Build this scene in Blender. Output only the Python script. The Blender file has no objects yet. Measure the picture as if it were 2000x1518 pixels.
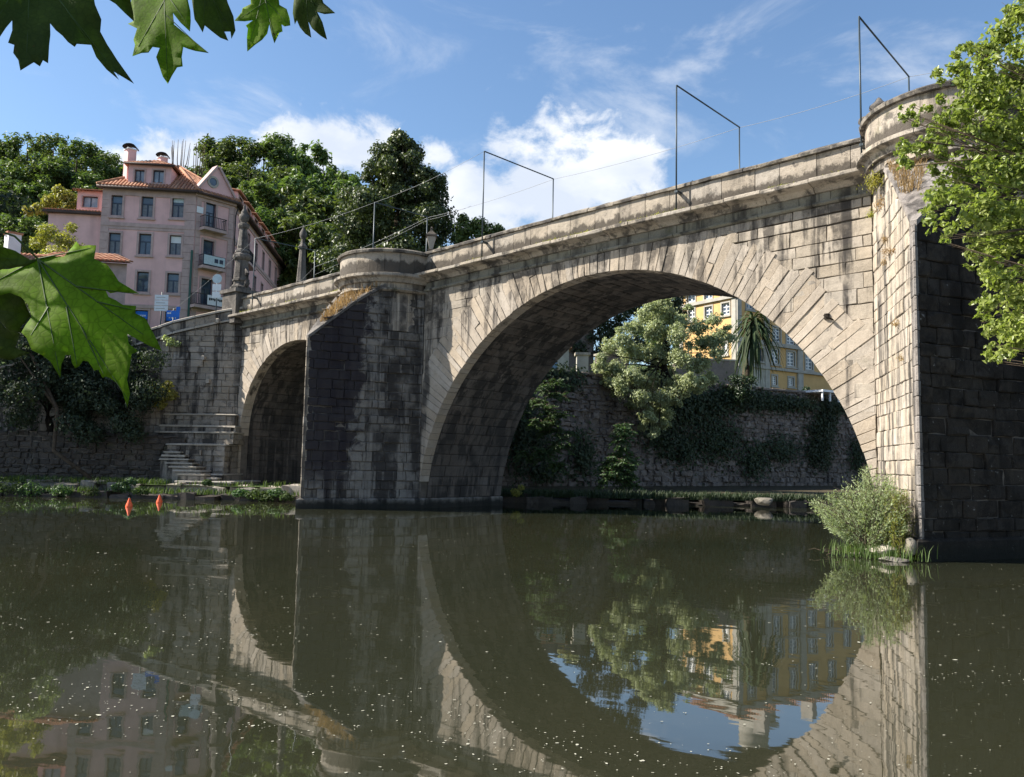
import bpy, bmesh, math, random
import numpy as np
from mathutils import Vector, Matrix
from mathutils.geometry import delaunay_2d_cdt

scene = bpy.context.scene
col = scene.collection
R = math.radians
rng = np.random.default_rng(7)
random.seed(7)

# ------------------------------------------------------------------ camera, sky, sun, exposure
TH, PITCH, ROLL = R(40.335), R(5.12), 0.0202
CAM = np.array([24.057, -21.018, 1.7])
FPX = 1625.0                                        # focal length in photo pixels (photo 2000 x 1518)
RT = np.array([math.cos(TH), math.sin(TH), 0.0])    # horizontal right of the view
FW = np.array([-math.sin(TH), math.cos(TH), 0.0])   # horizontal forward of the view
_f = FW * math.cos(PITCH) + np.array([0, 0, 1]) * math.sin(PITCH)
_u = np.array([0, 0, 1]) * math.cos(PITCH) - FW * math.sin(PITCH)
_R = RT * math.cos(ROLL) + _u * math.sin(ROLL)
_U = _u * math.cos(ROLL) - RT * math.sin(ROLL)

cd = bpy.data.cameras.new('camera')
cam = bpy.data.objects.new('camera', cd)
col.objects.link(cam)
cd.sensor_fit = 'HORIZONTAL'
cd.sensor_width = 36.0
cd.lens = FPX / 2000 * 36
cd.clip_start = 0.05
cd.clip_end = 6000
M = Matrix(((_R[0], _U[0], -_f[0], CAM[0]), (_R[1], _U[1], -_f[1], CAM[1]), (_R[2], _U[2], -_f[2], CAM[2]), (0, 0, 0, 1)))
cam.matrix_world = M
scene.camera = cam

SUN_AZ, SUN_EL = R(51), R(41)          # azimuth measured from the bridge facade's normal towards upstream left
SUN = np.array([-math.sin(SUN_AZ) * math.cos(SUN_EL), -math.cos(SUN_AZ) * math.cos(SUN_EL), math.sin(SUN_EL)])

world = bpy.data.worlds.new('World')
scene.world = world
world.use_nodes = True
wn, wl = world.node_tree.nodes, world.node_tree.links
wn.clear()
w_out = wn.new('ShaderNodeOutputWorld')
w_bg = wn.new('ShaderNodeBackground')
w_sky = wn.new('ShaderNodeTexSky')
w_sky.sky_type = 'NISHITA'
w_sky.sun_disc = False
w_sky.sun_elevation = SUN_EL
w_sky.sun_rotation = math.atan2(SUN[0], SUN[1])
w_sky.altitude = 100
w_sky.air_density = 1.15
w_sky.dust_density = 0.6
w_sky.ozone_density = 3.0
w_bg.inputs['Strength'].default_value = 0.076

def pxdir(px, py):
    d = _f + _R * ((px - 1000) / FPX) - _U * ((py - 759) / FPX)
    return d / np.linalg.norm(d)

def wnode(t, **kw):
    n = wn.new(t)
    for k, v in kw.items():
        setattr(n, k, v)
    return n

# clouds: fractal noise over the whole dome; a few thicker cumulus banks stand low over the far bank
w_tc = wnode('ShaderNodeTexCoord')
w_sep = wnode('ShaderNodeSeparateXYZ')
wl.new(w_tc.outputs['Generated'], w_sep.inputs[0])
def wmath(op, a, b=None, c=None, clamp=False):
    n = wnode('ShaderNodeMath', operation=op, use_clamp=clamp)
    for i, v in enumerate((a, b, c)):
        if v is None:
            continue
        if isinstance(v, (int, float)):
            n.inputs[i].default_value = v
        else:
            wl.new(v, n.inputs[i])
    return n.outputs[0]
def wnoise(scale, detail, rough, sx=1, sy=1, sz=1, dist=0.0):
    m = wnode('ShaderNodeMapping')
    m.inputs['Scale'].default_value = (sx, sy, sz)
    wl.new(w_tc.outputs['Generated'], m.inputs[0])
    n = wnode('ShaderNodeTexNoise')
    n.inputs['Scale'].default_value = scale
    n.inputs['Detail'].default_value = detail
    n.inputs['Roughness'].default_value = rough
    n.inputs['Distortion'].default_value = dist
    wl.new(m.outputs[0], n.inputs['Vector'])
    return n.outputs['Fac']
puff = wnoise(16.0, 9, 0.6, 1, 1, 1.5, 0.25)
wisp = wnoise(4.2, 8, 0.62, 1, 1, 2.2, 0.6)
def blob(px, py, rad, zs):
    d = pxdir(px, py)
    sub = wnode('ShaderNodeVectorMath', operation='SUBTRACT')
    wl.new(w_tc.outputs['Generated'], sub.inputs[0])
    sub.inputs[1].default_value = d
    mul = wnode('ShaderNodeVectorMath', operation='MULTIPLY')
    wl.new(sub.outputs[0], mul.inputs[0])
    mul.inputs[1].default_value = (1, 1, zs)
    ln = wnode('ShaderNodeVectorMath', operation='LENGTH')
    wl.new(mul.outputs[0], ln.inputs[0])
    return wmath('SUBTRACT', 1.0, wmath('DIVIDE', ln.outputs['Value'], rad))
banks = None
for b in ((1075, 365, 0.13, 1.4), (960, 395, 0.10, 1.3), (1190, 335, 0.085, 1.2), (640, 285, 0.09, 2.2), (560, 278, 0.055, 1.9), (720, 300, 0.055, 1.8), (860, 305, 0.035, 1.5),
          (330, 330, 0.09, 2.0), (-500, 300, 0.2, 1.8), (-900, 420, 0.2, 1.8), (2300, 350, 0.2, 1.8), (2900, 500, 0.25, 1.8), (4500, 100, 0.25, 1.8), (-3500, 200, 0.25, 1.8)):
    v = blob(*b)
    banks = v if banks is None else wmath('MAXIMUM', banks, v)
# cumulus where bank field + noise passes a threshold
cum = wmath('ADD', wmath('MULTIPLY', banks, 0.75), wmath('MULTIPLY', wmath('SUBTRACT', puff, 0.5), 1.9))
cum_m = wnode('ShaderNodeMapRange', interpolation_type='SMOOTHSTEP')
wl.new(cum, cum_m.inputs['Value'])
cum_m.inputs['From Min'].default_value = 0.02
cum_m.inputs['From Max'].default_value = 0.46
wis_m = wnode('ShaderNodeMapRange', interpolation_type='SMOOTHSTEP')
wl.new(wisp, wis_m.inputs['Value'])
wis_m.inputs['From Min'].default_value = 0.47
wis_m.inputs['From Max'].default_value = 0.74
wis_m.inputs['To Max'].default_value = 0.5
cloud_f = wmath('MAXIMUM', wmath('MULTIPLY', cum_m.outputs[0], 0.93), wis_m.outputs[0])
# soft grey undersides inside the cumulus from coarser noise
shade = wnoise(9.0, 5, 0.5, 1, 1, 2.0, 0.0)
shade_m = wnode('ShaderNodeMapRange')
wl.new(shade, shade_m.inputs['Value'])
shade_m.inputs['From Min'].default_value = 0.35
shade_m.inputs['From Max'].default_value = 0.62
cc = wnode('ShaderNodeMix', data_type='RGBA')
wl.new(shade_m.outputs[0], cc.inputs['Factor'])
cc.inputs['A'].default_value = (4.4, 4.8, 5.5, 1)
cc.inputs['B'].default_value = (6.2, 6.3, 6.4, 1)
cmix = wnode('ShaderNodeMix', data_type='RGBA')
wl.new(cloud_f, cmix.inputs['Factor'])
w_hs = wnode('ShaderNodeHueSaturation')
w_hs.inputs['Saturation'].default_value = 1.06
wl.new(w_sky.outputs[0], w_hs.inputs['Color'])
wl.new(w_hs.outputs[0], cmix.inputs['A'])
wl.new(cc.outputs['Result'], cmix.inputs['B'])
wl.new(cmix.outputs['Result'], w_bg.inputs['Color'])
wl.new(w_bg.outputs[0], w_out.inputs[0])

sd = bpy.data.lights.new('sun', 'SUN')
sd.energy = 5.0
sd.angle = R(0.53)
sd.color = (1.0, 0.93, 0.82)
sun = bpy.data.objects.new('sun', sd)
col.objects.link(sun)
sun.rotation_euler = Vector(-SUN).to_track_quat('-Z', 'Y').to_euler()
sun.location = (0, 0, 60)

scene.view_settings.view_transform = 'Standard'
scene.view_settings.look = 'None'
scene.view_settings.gamma = 1.0
scene.view_settings.exposure = 1.28
scene.render.engine = 'CYCLES'
scene.cycles.use_denoising = True
scene.cycles.max_bounces = 6
scene.cycles.diffuse_bounces = 3
scene.cycles.glossy_bounces = 3
scene.cycles.transmission_bounces = 4
scene.cycles.transparent_max_bounces = 6

# ------------------------------------------------------------------ helpers
def at(px, py, depth):
    """point seen at photo pixel (px, py) at a forward distance"""
    d = _f + _R * ((px - 1000) / FPX) - _U * ((py - 759) / FPX)
    return CAM + d * (depth / float(d @ FW))
def cw(a, b, z=0.0):
    """right / forward metres from the viewpoint to world"""
    p = CAM + RT * a + FW * b
    return np.array([p[0], p[1], z])
def project(p):
    d = np.asarray(p) - CAM
    z = d @ _f
    return 1000 + FPX * (d @ _R) / z, 759 - FPX * (d @ _U) / z, z

def link(o, parent=None):
    col.objects.link(o)
    if parent is not None:
        o.parent = parent
    return o
def tag(o, label=None, cat=None, group=None, kind=None):
    if label: o['label'] = label
    if cat: o['category'] = cat
    if group: o['group'] = group
    if kind: o['kind'] = kind
    return o
def empty(name, loc=(0, 0, 0), label=None, cat=None, group=None):
    o = bpy.data.objects.new(name, None)
    o.location = loc
    o.empty_display_size = 0.2
    col.objects.link(o)
    return tag(o, label, cat, group)
def mk(name, verts, faces, mat, parent=None, smooth=False, mats=None, fmat=None):
    """one mesh object; verts are world coordinates"""
    me = bpy.data.meshes.new(name)
    off = np.array(parent_loc(parent))
    v = np.asarray(verts, float) - off
    me.from_pydata(v.tolist(), [], [tuple(f) for f in faces])
    for m in (mats or [mat]):
        me.materials.append(m)
    if fmat is not None:
        me.polygons.foreach_set('material_index', np.asarray(fmat, dtype=np.int32))
    if smooth:
        me.polygons.foreach_set('use_smooth', np.ones(len(me.polygons), dtype=bool))
    me.update()
    o = bpy.data.objects.new(name, me)
    return link(o, parent)
def parent_loc(p):
    l = np.zeros(3)
    while p is not None:
        l = l + np.array(p.location)
        p = p.parent
    return l
def mk_np(name, verts, loops, sizes, mat, parent=None, smooth=False, off=None):
    """fast mesh from arrays: verts (n,3), loop vertex indices, polygon sizes"""
    me = bpy.data.meshes.new(name)
    off = parent_loc(parent) if off is None else off
    v = (np.asarray(verts, np.float32) - np.asarray(off, np.float32))
    me.vertices.add(len(v))
    me.vertices.foreach_set('co', v.ravel())
    me.loops.add(len(loops))
    me.loops.foreach_set('vertex_index', np.asarray(loops, np.int32))
    me.polygons.add(len(sizes))
    st = np.concatenate([[0], np.cumsum(sizes)[:-1]]).astype(np.int32)
    me.polygons.foreach_set('loop_start', st)
    me.polygons.foreach_set('loop_total', np.asarray(sizes, np.int32))
    me.materials.append(mat)
    if smooth:
        me.polygons.foreach_set('use_smooth', np.ones(len(sizes), dtype=bool))
    me.update(calc_edges=True)
    o = bpy.data.objects.new(name, me)
    return link(o, parent)

class MB:
    """collects simple solids into one mesh"""
    def __init__(self): self.v, self.f = [], []
    def add(self, v, f):
        n = len(self.v)
        self.v += [tuple(p) for p in v]
        self.f += [tuple(i + n for i in q) for q in f]
        return self
    def box(self, c0, c1):
        (x0, y0, z0), (x1, y1, z1) = c0, c1
        v = [(x0,y0,z0),(x1,y0,z0),(x1,y1,z0),(x0,y1,z0),(x0,y0,z1),(x1,y0,z1),(x1,y1,z1),(x0,y1,z1)]
        return self.add(v, BOXF)
    def tube(self, pts, rads, n=8, cap=True):
        v, f = tube(pts, rads, n, cap)
        return self.add(v, f)
    def build(self, name, mat, parent=None, smooth=False):
        return mk(name, self.v, self.f, mat, parent, smooth)
BOXF = [(0,3,2,1),(4,5,6,7),(0,1,5,4),(1,2,6,5),(2,3,7,6),(3,0,4,7)]
def tube(pts, rads, n=8, cap=True):
    pts = [np.asarray(p, float) for p in pts]
    if isinstance(rads, (int, float)): rads = [rads] * len(pts)
    v, f = [], []
    up = np.array([0.0, 0.0, 1.0])
    for i, p in enumerate(pts):
        t = pts[min(i + 1, len(pts) - 1)] - pts[max(i - 1, 0)]
        t = t / (np.linalg.norm(t) + 1e-9)
        a = np.cross(t, up)
        if np.linalg.norm(a) < 0.1: a = np.cross(t, np.array([1.0, 0, 0]))
        a /= np.linalg.norm(a)
        b = np.cross(t, a)
        for k in range(n):
            q = 2 * math.pi * k / n
            v.append(p + rads[i] * (a * math.cos(q) + b * math.sin(q)))
    for i in range(len(pts) - 1):
        for k in range(n):
            k2 = (k + 1) % n
            f.append((i*n + k, i*n + k2, (i+1)*n + k2, (i+1)*n + k))
    if cap:
        f.append(tuple(range(n))[::-1]); f.append(tuple((len(pts)-1)*n + k for k in range(n)))
    return v, f
def lathe(c, prof, n=16, a0=0.0, a1=2*math.pi):
    """profile (r, z) turned about the vertical through c"""
    full = abs(a1 - a0 - 2*math.pi) < 1e-6
    m = n if full else n + 1
    v, f = [], []
    for (r, z) in prof:
        for k in range(m):
            q = a0 + (a1 - a0) * k / n
            v.append((c[0] + r*math.cos(q), c[1] + r*math.sin(q), c[2] + z))
    for i in range(len(prof) - 1):
        for k in range(n):
            k2 = (k + 1) % m
            f.append((i*m + k, i*m + k2, (i+1)*m + k2, (i+1)*m + k))
    return v, f

# ------------------------------------------------------------------ materials
def new_mat(name):
    m = bpy.data.materials.new(name)
    m.use_nodes = True
    nt = m.node_tree
    nt.nodes.clear()
    out = nt.nodes.new('ShaderNodeOutputMaterial')
    bs = nt.nodes.new('ShaderNodeBsdfPrincipled')
    nt.links.new(bs.outputs[0], out.inputs[0])
    return m, nt, bs, out
class NT:
    def __init__(self, nt): self.nt = nt
    def n(self, t, **kw):
        x = self.nt.nodes.new(t)
        for k, v in kw.items(): setattr(x, k, v)
        return x
    def l(self, a, b): self.nt.links.new(a, b)
    def coord(self, scale=(1, 1, 1), which='Object'):
        tc = self.n('ShaderNodeTexCoord'); mp = self.n('ShaderNodeMapping')
        mp.inputs['Scale'].default_value = scale
        self.l(tc.outputs[which], mp.inputs[0])
        return mp.outputs[0]
    def noise(self, scale, detail=4, rough=0.55, vec=None, dist=0.0):
        x = self.n('ShaderNodeTexNoise')
        x.inputs['Scale'].default_value = scale; x.inputs['Detail'].default_value = detail
        x.inputs['Roughness'].default_value = rough; x.inputs['Distortion'].default_value = dist
        if vec is not None: self.l(vec, x.inputs['Vector'])
        return x.outputs['Fac']
    def ramp(self, fac, a, b, lo=0.0, hi=1.0, smooth=True):
        x = self.n('ShaderNodeMapRange')
        if smooth: x.interpolation_type = 'SMOOTHSTEP'
        self.l(fac, x.inputs['Value'])
        x.inputs['From Min'].default_value = a; x.inputs['From Max'].default_value = b
        x.inputs['To Min'].default_value = lo; x.inputs['To Max'].default_value = hi
        return x.outputs[0]
    def mix(self, fac, a, b, mode='MIX'):
        x = self.n('ShaderNodeMix', data_type='RGBA', blend_type=mode)
        for s, v in (('Factor', fac), ('A', a), ('B', b)):
            if isinstance(v, (int, float)): x.inputs[s].default_value = v
            elif isinstance(v, tuple): x.inputs[s].default_value = (*v[:3], 1)
            else: self.l(v, x.inputs[s])
        return x.outputs['Result']
    def math(self, op, a, b=None):
        x = self.n('ShaderNodeMath', operation=op)
        for i, v in enumerate((a, b)):
            if v is None: continue
            if isinstance(v, (int, float)): x.inputs[i].default_value = v
            else: self.l(v, x.inputs[i])
        return x.outputs[0]
    def bump(self, h, strength=0.3, dist=0.02, normal=None):
        x = self.n('ShaderNodeBump')
        x.inputs['Strength'].default_value = strength; x.inputs['Distance'].default_value = dist
        self.l(h, x.inputs['Height'])
        if normal is not None: self.l(normal, x.inputs['Normal'])
        return x.outputs[0]

def stone_mat(name, c1, c2, dark=(0.035, 0.032, 0.03), streak=(0.55, 0.72), streak_amt=0.85, lich=(0.62, 0.75), lich_amt=0.5, rnd=0.25,
              speck=0.0, moss=0.0, band=False, tipdark=False, drip=0.0, sscale=1.55, rough=0.9, bump=0.5, waterline=False, grain=38.0):
    m, nt, bs, out = new_mat(name)
    g = NT(nt)
    oc = g.coord()
    big = g.noise(0.55, 5, 0.6, oc)
    mid = g.noise(3.2, 6, 0.65, oc)
    fine = g.noise(grain, 5, 0.7, oc)
    c = g.mix(g.ramp(big, 0.32, 0.68), c1, c2)
    # every stone its own tone
    oi = g.n('ShaderNodeObjectInfo')
    isl = g.n('ShaderNodeNewGeometry')
    rv = g.math('FRACT', g.math('ADD', oi.outputs['Random'], isl.outputs['Random Per Island']))
    hs = g.n('ShaderNodeHueSaturation')
    g.l(c, hs.inputs['Color'])
    g.l(g.ramp(rv, 0, 1, 1 - rnd, 1 + rnd, False), hs.inputs['Value'])
    g.l(g.ramp(g.math('FRACT', g.math('MULTIPLY', rv, 7.31)), 0, 1, 0.75, 1.25, False), hs.inputs['Saturation'])
    c = hs.outputs['Color']
    c = g.mix(g.ramp(mid, 0.35, 0.7, 0.0, 0.45), c, tuple(x * 0.62 for x in c1))
    c = g.mix(g.ramp(fine, 0.3, 0.75, 0.0, 0.55), c, tuple(min(1, x * 1.35) for x in c2))
    # run-off streaks: noise drawn out down the wall
    st = g.noise(1.0, 7, 0.62, g.coord((sscale, sscale, 0.13 if sscale < 2 else 0.09)), 0.3)
    br = g.noise(1.3, 4, 0.6, oc)
    sm = g.math('MULTIPLY', g.ramp(st, *streak), g.ramp(br, 0.3, 0.55))
    c = g.mix(g.math('MULTIPLY', sm, streak_amt), c, dark)
    # lichen patches
    lc = g.noise(2.1, 8, 0.72, oc, 0.4)
    c = g.mix(g.ramp(lc, *lich, 0.0, lich_amt), c, tuple(x * 1.3 for x in dark))
    if speck:
        sp = g.noise(7.0, 4, 0.6, oc)
        c = g.mix(g.ramp(sp, 0.66, 0.72, 0.0, speck), c, (0.42, 0.42, 0.4))
    if moss:
        ms = g.noise(1.7, 7, 0.7, g.coord((1, 1, 1.4)), 0.2)
        c = g.mix(g.ramp(ms, 0.56, 0.68, 0.0, moss), c, (0.075, 0.08, 0.03))
    if drip:      # run-off stains that start under the string course and thin out downwards
        sx = g.n('ShaderNodeSeparateXYZ'); g.l(oc, sx.inputs[0])
        zr = g.math('SUBTRACT', g.math('SUBTRACT', sx.outputs['Z'], 8.5), g.math('MULTIPLY', sx.outputs['X'], 0.030))
        dn = g.noise(1.0, 8, 0.66, g.coord((1.7, 1.7, 0.16)), 0.5)
        lim = g.math('ADD', g.math('MULTIPLY', zr, 0.060), 0.13)
        dm = g.ramp(g.math('ADD', dn, lim), 0.535, 0.60)
        c = g.mix(g.math('MULTIPLY', g.math('MULTIPLY', dm, g.ramp(mid, 0.36, 0.56, 0.35, 1.0)), drip), c, (0.038, 0.033, 0.029))
    if band:      # black lichen along the foot of the parapet and over the cornice mouldings
        sx = g.n('ShaderNodeSeparateXYZ'); g.l(oc, sx.inputs[0])
        zr = g.math('SUBTRACT', g.math('SUBTRACT', sx.outputs['Z'], 8.5), g.math('MULTIPLY', sx.outputs['X'], 0.030))
        bn = g.noise(4.0, 7, 0.7, g.coord((1, 1, 0.6)), 0.3)
        zr = g.math('ADD', zr, g.math('MULTIPLY', g.math('SUBTRACT', bn, 0.5), 0.75))
        c = g.mix(g.math('MULTIPLY', g.ramp(zr, 0.50, 0.36), 0.88), c, (0.05, 0.042, 0.034))
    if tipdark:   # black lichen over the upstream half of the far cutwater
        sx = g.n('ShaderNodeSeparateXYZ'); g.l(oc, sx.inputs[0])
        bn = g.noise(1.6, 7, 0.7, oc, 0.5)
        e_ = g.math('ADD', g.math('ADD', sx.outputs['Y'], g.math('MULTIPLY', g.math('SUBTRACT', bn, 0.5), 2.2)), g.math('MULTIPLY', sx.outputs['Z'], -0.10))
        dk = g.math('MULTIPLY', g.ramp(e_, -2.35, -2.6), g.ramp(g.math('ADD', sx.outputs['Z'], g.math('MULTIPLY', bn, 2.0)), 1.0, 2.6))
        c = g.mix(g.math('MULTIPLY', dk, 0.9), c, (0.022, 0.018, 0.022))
    if waterline:
        sx = g.n('ShaderNodeSeparateXYZ'); g.l(oc, sx.inputs[0])
        zz = g.math('ADD', sx.outputs['Z'], g.math('MULTIPLY', mid, -0.35))
        c = g.mix(g.ramp(zz, -0.05, 0.25, 0.93, 0.0), c, (0.012, 0.013, 0.01))
    g.l(c, bs.inputs['Base Color'])
    bs.inputs['Roughness'].default_value = rough
    bs.inputs['Specular IOR Level'].default_value = 0.25
    h = g.math('ADD', g.math('MULTIPLY', fine, 0.35), g.math('MULTIPLY', mid, 1.0))
    g.l(g.bump(h, bump, 0.05), bs.inputs['Normal'])
    return m
def plain_mat(name, c, rough=0.7, var=0.12, scale=1.5, spec=0.3, metallic=0.0, dirt=None, bump=0.0):
    m, nt, bs, out = new_mat(name)
    g = NT(nt)
    n1 = g.noise(scale, 6, 0.65, g.coord())
    cc = g.mix(g.ramp(n1, 0.3, 0.7), tuple(max(0, x * (1 - var)) for x in c), tuple(min(1, x * (1 + var)) for x in c))
    if dirt:
        st = g.noise(1.0, 6, 0.6, g.coord((1.2, 1.2, 0.16)))
        cc = g.mix(g.ramp(st, 0.5, 0.72, 0.0, dirt), cc, tuple(x * 0.45 for x in c))
    g.l(cc, bs.inputs['Base Color'])
    bs.inputs['Roughness'].default_value = rough
    bs.inputs['Metallic'].default_value = metallic
    bs.inputs['Specular IOR Level'].default_value = spec
    if bump:
        g.l(g.bump(g.noise(scale * 12, 5, 0.6, g.coord()), bump, 0.02), bs.inputs['Normal'])
    return m
def leaf_mat(name, c1, c2, trans=0.35, gloss=0.45, tcol=None, shift=0.0):
    m, nt, bs, out = new_mat(name)
    g = NT(nt)
    geo = g.n('ShaderNodeNewGeometry')
    oi = g.n('ShaderNodeObjectInfo')
    big = g.noise(0.5, 3, 0.5, g.coord())
    rv = geo.outputs['Random Per Island']
    f = g.math('ADD', g.math('MULTIPLY', rv, 0.6), g.math('MULTIPLY', g.ramp(big, 0.3, 0.7), 0.4))
    c = g.mix(f, c1, c2)
    hs = g.n('ShaderNodeHueSaturation')
    g.l(c, hs.inputs['Color'])
    g.l(g.ramp(oi.outputs['Random'], 0, 1, 0.485, 0.515, False), hs.inputs['Hue'])
    g.l(g.ramp(oi.outputs['Random'], 0, 1, 0.85, 1.15, False), hs.inputs['Value'])
    g.l(hs.outputs[0], bs.inputs['Base Color'])
    bs.inputs['Roughness'].default_value = gloss
    bs.inputs['Specular IOR Level'].default_value = 0.35
    tr = g.n('ShaderNodeBsdfTranslucent')
    t2 = g.mix(1.0, hs.outputs[0], tcol or (1.5, 1.6, 0.7), 'MULTIPLY')
    g.l(t2, tr.inputs['Color'])
    ms = g.n('ShaderNodeMixShader')
    ms.inputs[0].default_value = trans
    g.l(bs.outputs[0], ms.inputs[1]); g.l(tr.outputs[0], ms.inputs[2])
    g.l(ms.outputs[0], out.inputs[0])
    return m
def glass_mat(name, c=(0.03, 0.05, 0.08), rough=0.06):
    m, nt, bs, out = new_mat(name)
    g = NT(nt)
    n1 = g.noise(0.9, 3, 0.5, g.coord())
    g.l(g.mix(g.ramp(n1, 0.3, 0.7), tuple(x * 0.6 for x in c), tuple(x * 1.5 for x in c)), bs.inputs['Base Color'])
    bs.inputs['Roughness'].default_value = rough
    bs.inputs['Specular IOR Level'].default_value = 0.8
    g.l(g.bump(g.noise(1.3, 2, 0.5, g.coord()), 0.05, 0.05), bs.inputs['Normal'])
    return m

MAT = {}
MAT['facade'] = stone_mat('granite_sunlit_facade', (0.235, 0.203, 0.163), (0.335, 0.29, 0.235), streak=(0.50, 0.615), streak_amt=0.95, lich=(0.62, 0.76), lich_amt=0.55, rnd=0.17, moss=0.15, bump=0.6, drip=0.8)  # the facade granite's own warm tone, streaked and mossed
MAT['vous'] = stone_mat('granite_voussoir', (0.26, 0.22, 0.175), (0.35, 0.30, 0.243), streak=(0.535, 0.64), streak_amt=0.88, lich=(0.66, 0.78), lich_amt=0.45, rnd=0.13, bump=0.55, drip=0.72)
MAT['parapet'] = stone_mat('granite_parapet_lichen', (0.235, 0.205, 0.165), (0.345, 0.30, 0.248), streak=(0.52, 0.66), lich=(0.54, 0.66), lich_amt=0.75, rnd=0.2, moss=0.35, bump=0.9, band=True)
MAT['frieze'] = stone_mat('granite_frieze_damp', (0.13, 0.125, 0.10), (0.21, 0.20, 0.165), streak=(0.47, 0.6), streak_amt=0.9, lich=(0.56, 0.7), lich_amt=0.6, rnd=0.22, moss=0.35, bump=0.8)  # mossy stone, darkened to put the cornice shadow into its colour
MAT['cornice'] = stone_mat('granite_cornice', (0.24, 0.21, 0.17), (0.35, 0.305, 0.25), streak=(0.5, 0.62), lich=(0.48, 0.60), lich_amt=0.8, rnd=0.22, moss=0.4, bump=0.9)
MAT['pier_edge'] = stone_mat('granite_pier_edge', (0.17, 0.15, 0.135), (0.27, 0.245, 0.225), sscale=3.0, streak=(0.45, 0.6), streak_amt=0.8, lich=(0.54, 0.68), lich_amt=0.7, rnd=0.25, speck=0.35, bump=1.0, waterline=True)
MAT['coping'] = stone_mat('granite_coping_black_lichen', (0.12, 0.105, 0.085), (0.25, 0.22, 0.18), streak=(0.47, 0.62), lich=(0.46, 0.57), lich_amt=0.85, rnd=0.2, moss=0.2, bump=0.9)
MAT['pier'] = stone_mat('granite_pier', (0.12, 0.11, 0.098), (0.20, 0.184, 0.163), sscale=2.0, streak=(0.465, 0.555), streak_amt=0.95, lich=(0.57, 0.7), lich_amt=0.6, rnd=0.22, speck=0.14, bump=1.0, waterline=True, tipdark=True)  # stained stone, darkened too: the shaded face's tone is put into the colour
MAT['pier_lit'] = stone_mat('granite_pier_washed', (0.28, 0.24, 0.19), (0.38, 0.33, 0.27), sscale=3.6, streak=(0.43, 0.58), streak_amt=0.85, lich=(0.66, 0.78), lich_amt=0.5, rnd=0.14, speck=0.15, bump=0.6, waterline=True)  # paler copy of the pier granite; sunlight put into the colour
MAT['pier_dark'] = stone_mat('granite_black_lichen', (0.024, 0.020, 0.017), (0.050, 0.043, 0.035), dark=(0.008, 0.007, 0.006), streak=(0.45, 0.6), lich=(0.45, 0.6), lich_amt=0.75, rnd=0.4, speck=0.4, bump=1.0, waterline=True)  # black lichen, darkened further with the face's shade in the colour
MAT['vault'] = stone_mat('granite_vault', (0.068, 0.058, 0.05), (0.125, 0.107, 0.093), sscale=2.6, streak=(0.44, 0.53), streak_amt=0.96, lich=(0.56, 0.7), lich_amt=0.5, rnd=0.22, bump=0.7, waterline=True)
MAT['mortar'] = plain_mat('dark_mortar', (0.115, 0.10, 0.085), 0.95, 0.3, 3)
MAT['wing'] = stone_mat('granite_wing_wall', (0.18, 0.158, 0.13), (0.29, 0.255, 0.215), streak=(0.45, 0.54), streak_amt=0.95, lich=(0.53, 0.66), lich_amt=0.7, rnd=0.2, moss=0.15, bump=0.8)
MAT['rubble'] = stone_mat('rubble_retaining_wall', (0.115, 0.095, 0.085), (0.19, 0.16, 0.14), streak=(0.55, 0.7), lich=(0.55, 0.7), lich_amt=0.7, rnd=0.35, moss=0.35, bump=1.0)
MAT['rubble_dark'] = stone_mat('dark_damp_rubble', (0.05, 0.042, 0.036), (0.085, 0.072, 0.062), streak=(0.5, 0.65), lich=(0.5, 0.66), lich_amt=0.7, rnd=0.4, moss=0.4, bump=1.0)  # darker copy of the rubble; the bank's shade is put into its colour
MAT['bank_stone'] = stone_mat('bank_stone', (0.12, 0.11, 0.09), (0.21, 0.19, 0.16), streak=(0.55, 0.7), lich=(0.55, 0.7), lich_amt=0.6, rnd=0.3, moss=0.4, bump=0.8)
MAT['pale_stone'] = stone_mat('pale_worn_stone', (0.27, 0.24, 0.20), (0.37, 0.335, 0.285), streak=(0.52, 0.68), streak_amt=0.6, lich=(0.66, 0.8), lich_amt=0.4, rnd=0.12, bump=0.4)
MAT['dark_monument'] = stone_mat('lichen_covered_monument', (0.085, 0.076, 0.068), (0.16, 0.145, 0.13), streak=(0.47, 0.6), lich=(0.48, 0.62), lich_amt=0.85, rnd=0.15, bump=0.9)
MAT['soil'] = plain_mat('earth', (0.06, 0.05, 0.032), 0.95, 0.4, 2.0, 0.1, bump=0.6)
MAT['grass_ground'] = plain_mat('grassy_ground', (0.05, 0.075, 0.025), 0.95, 0.45, 1.2, 0.1, bump=0.6)
MAT['pole'] = plain_mat('dark_painted_steel', (0.03, 0.045, 0.055), 0.45, 0.15, 3, 0.5, 0.3)
MAT['cable'] = plain_mat('pale_cable', (0.26, 0.27, 0.28), 0.5, 0.1)
MAT['bark'] = plain_mat('bark', (0.075, 0.058, 0.042), 0.95, 0.4, 5.0, 0.1, bump=0.8)
MAT['bark_dark'] = plain_mat('dark_bark', (0.03, 0.025, 0.02), 0.95, 0.4, 5.0, 0.1, bump=0.8)
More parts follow.
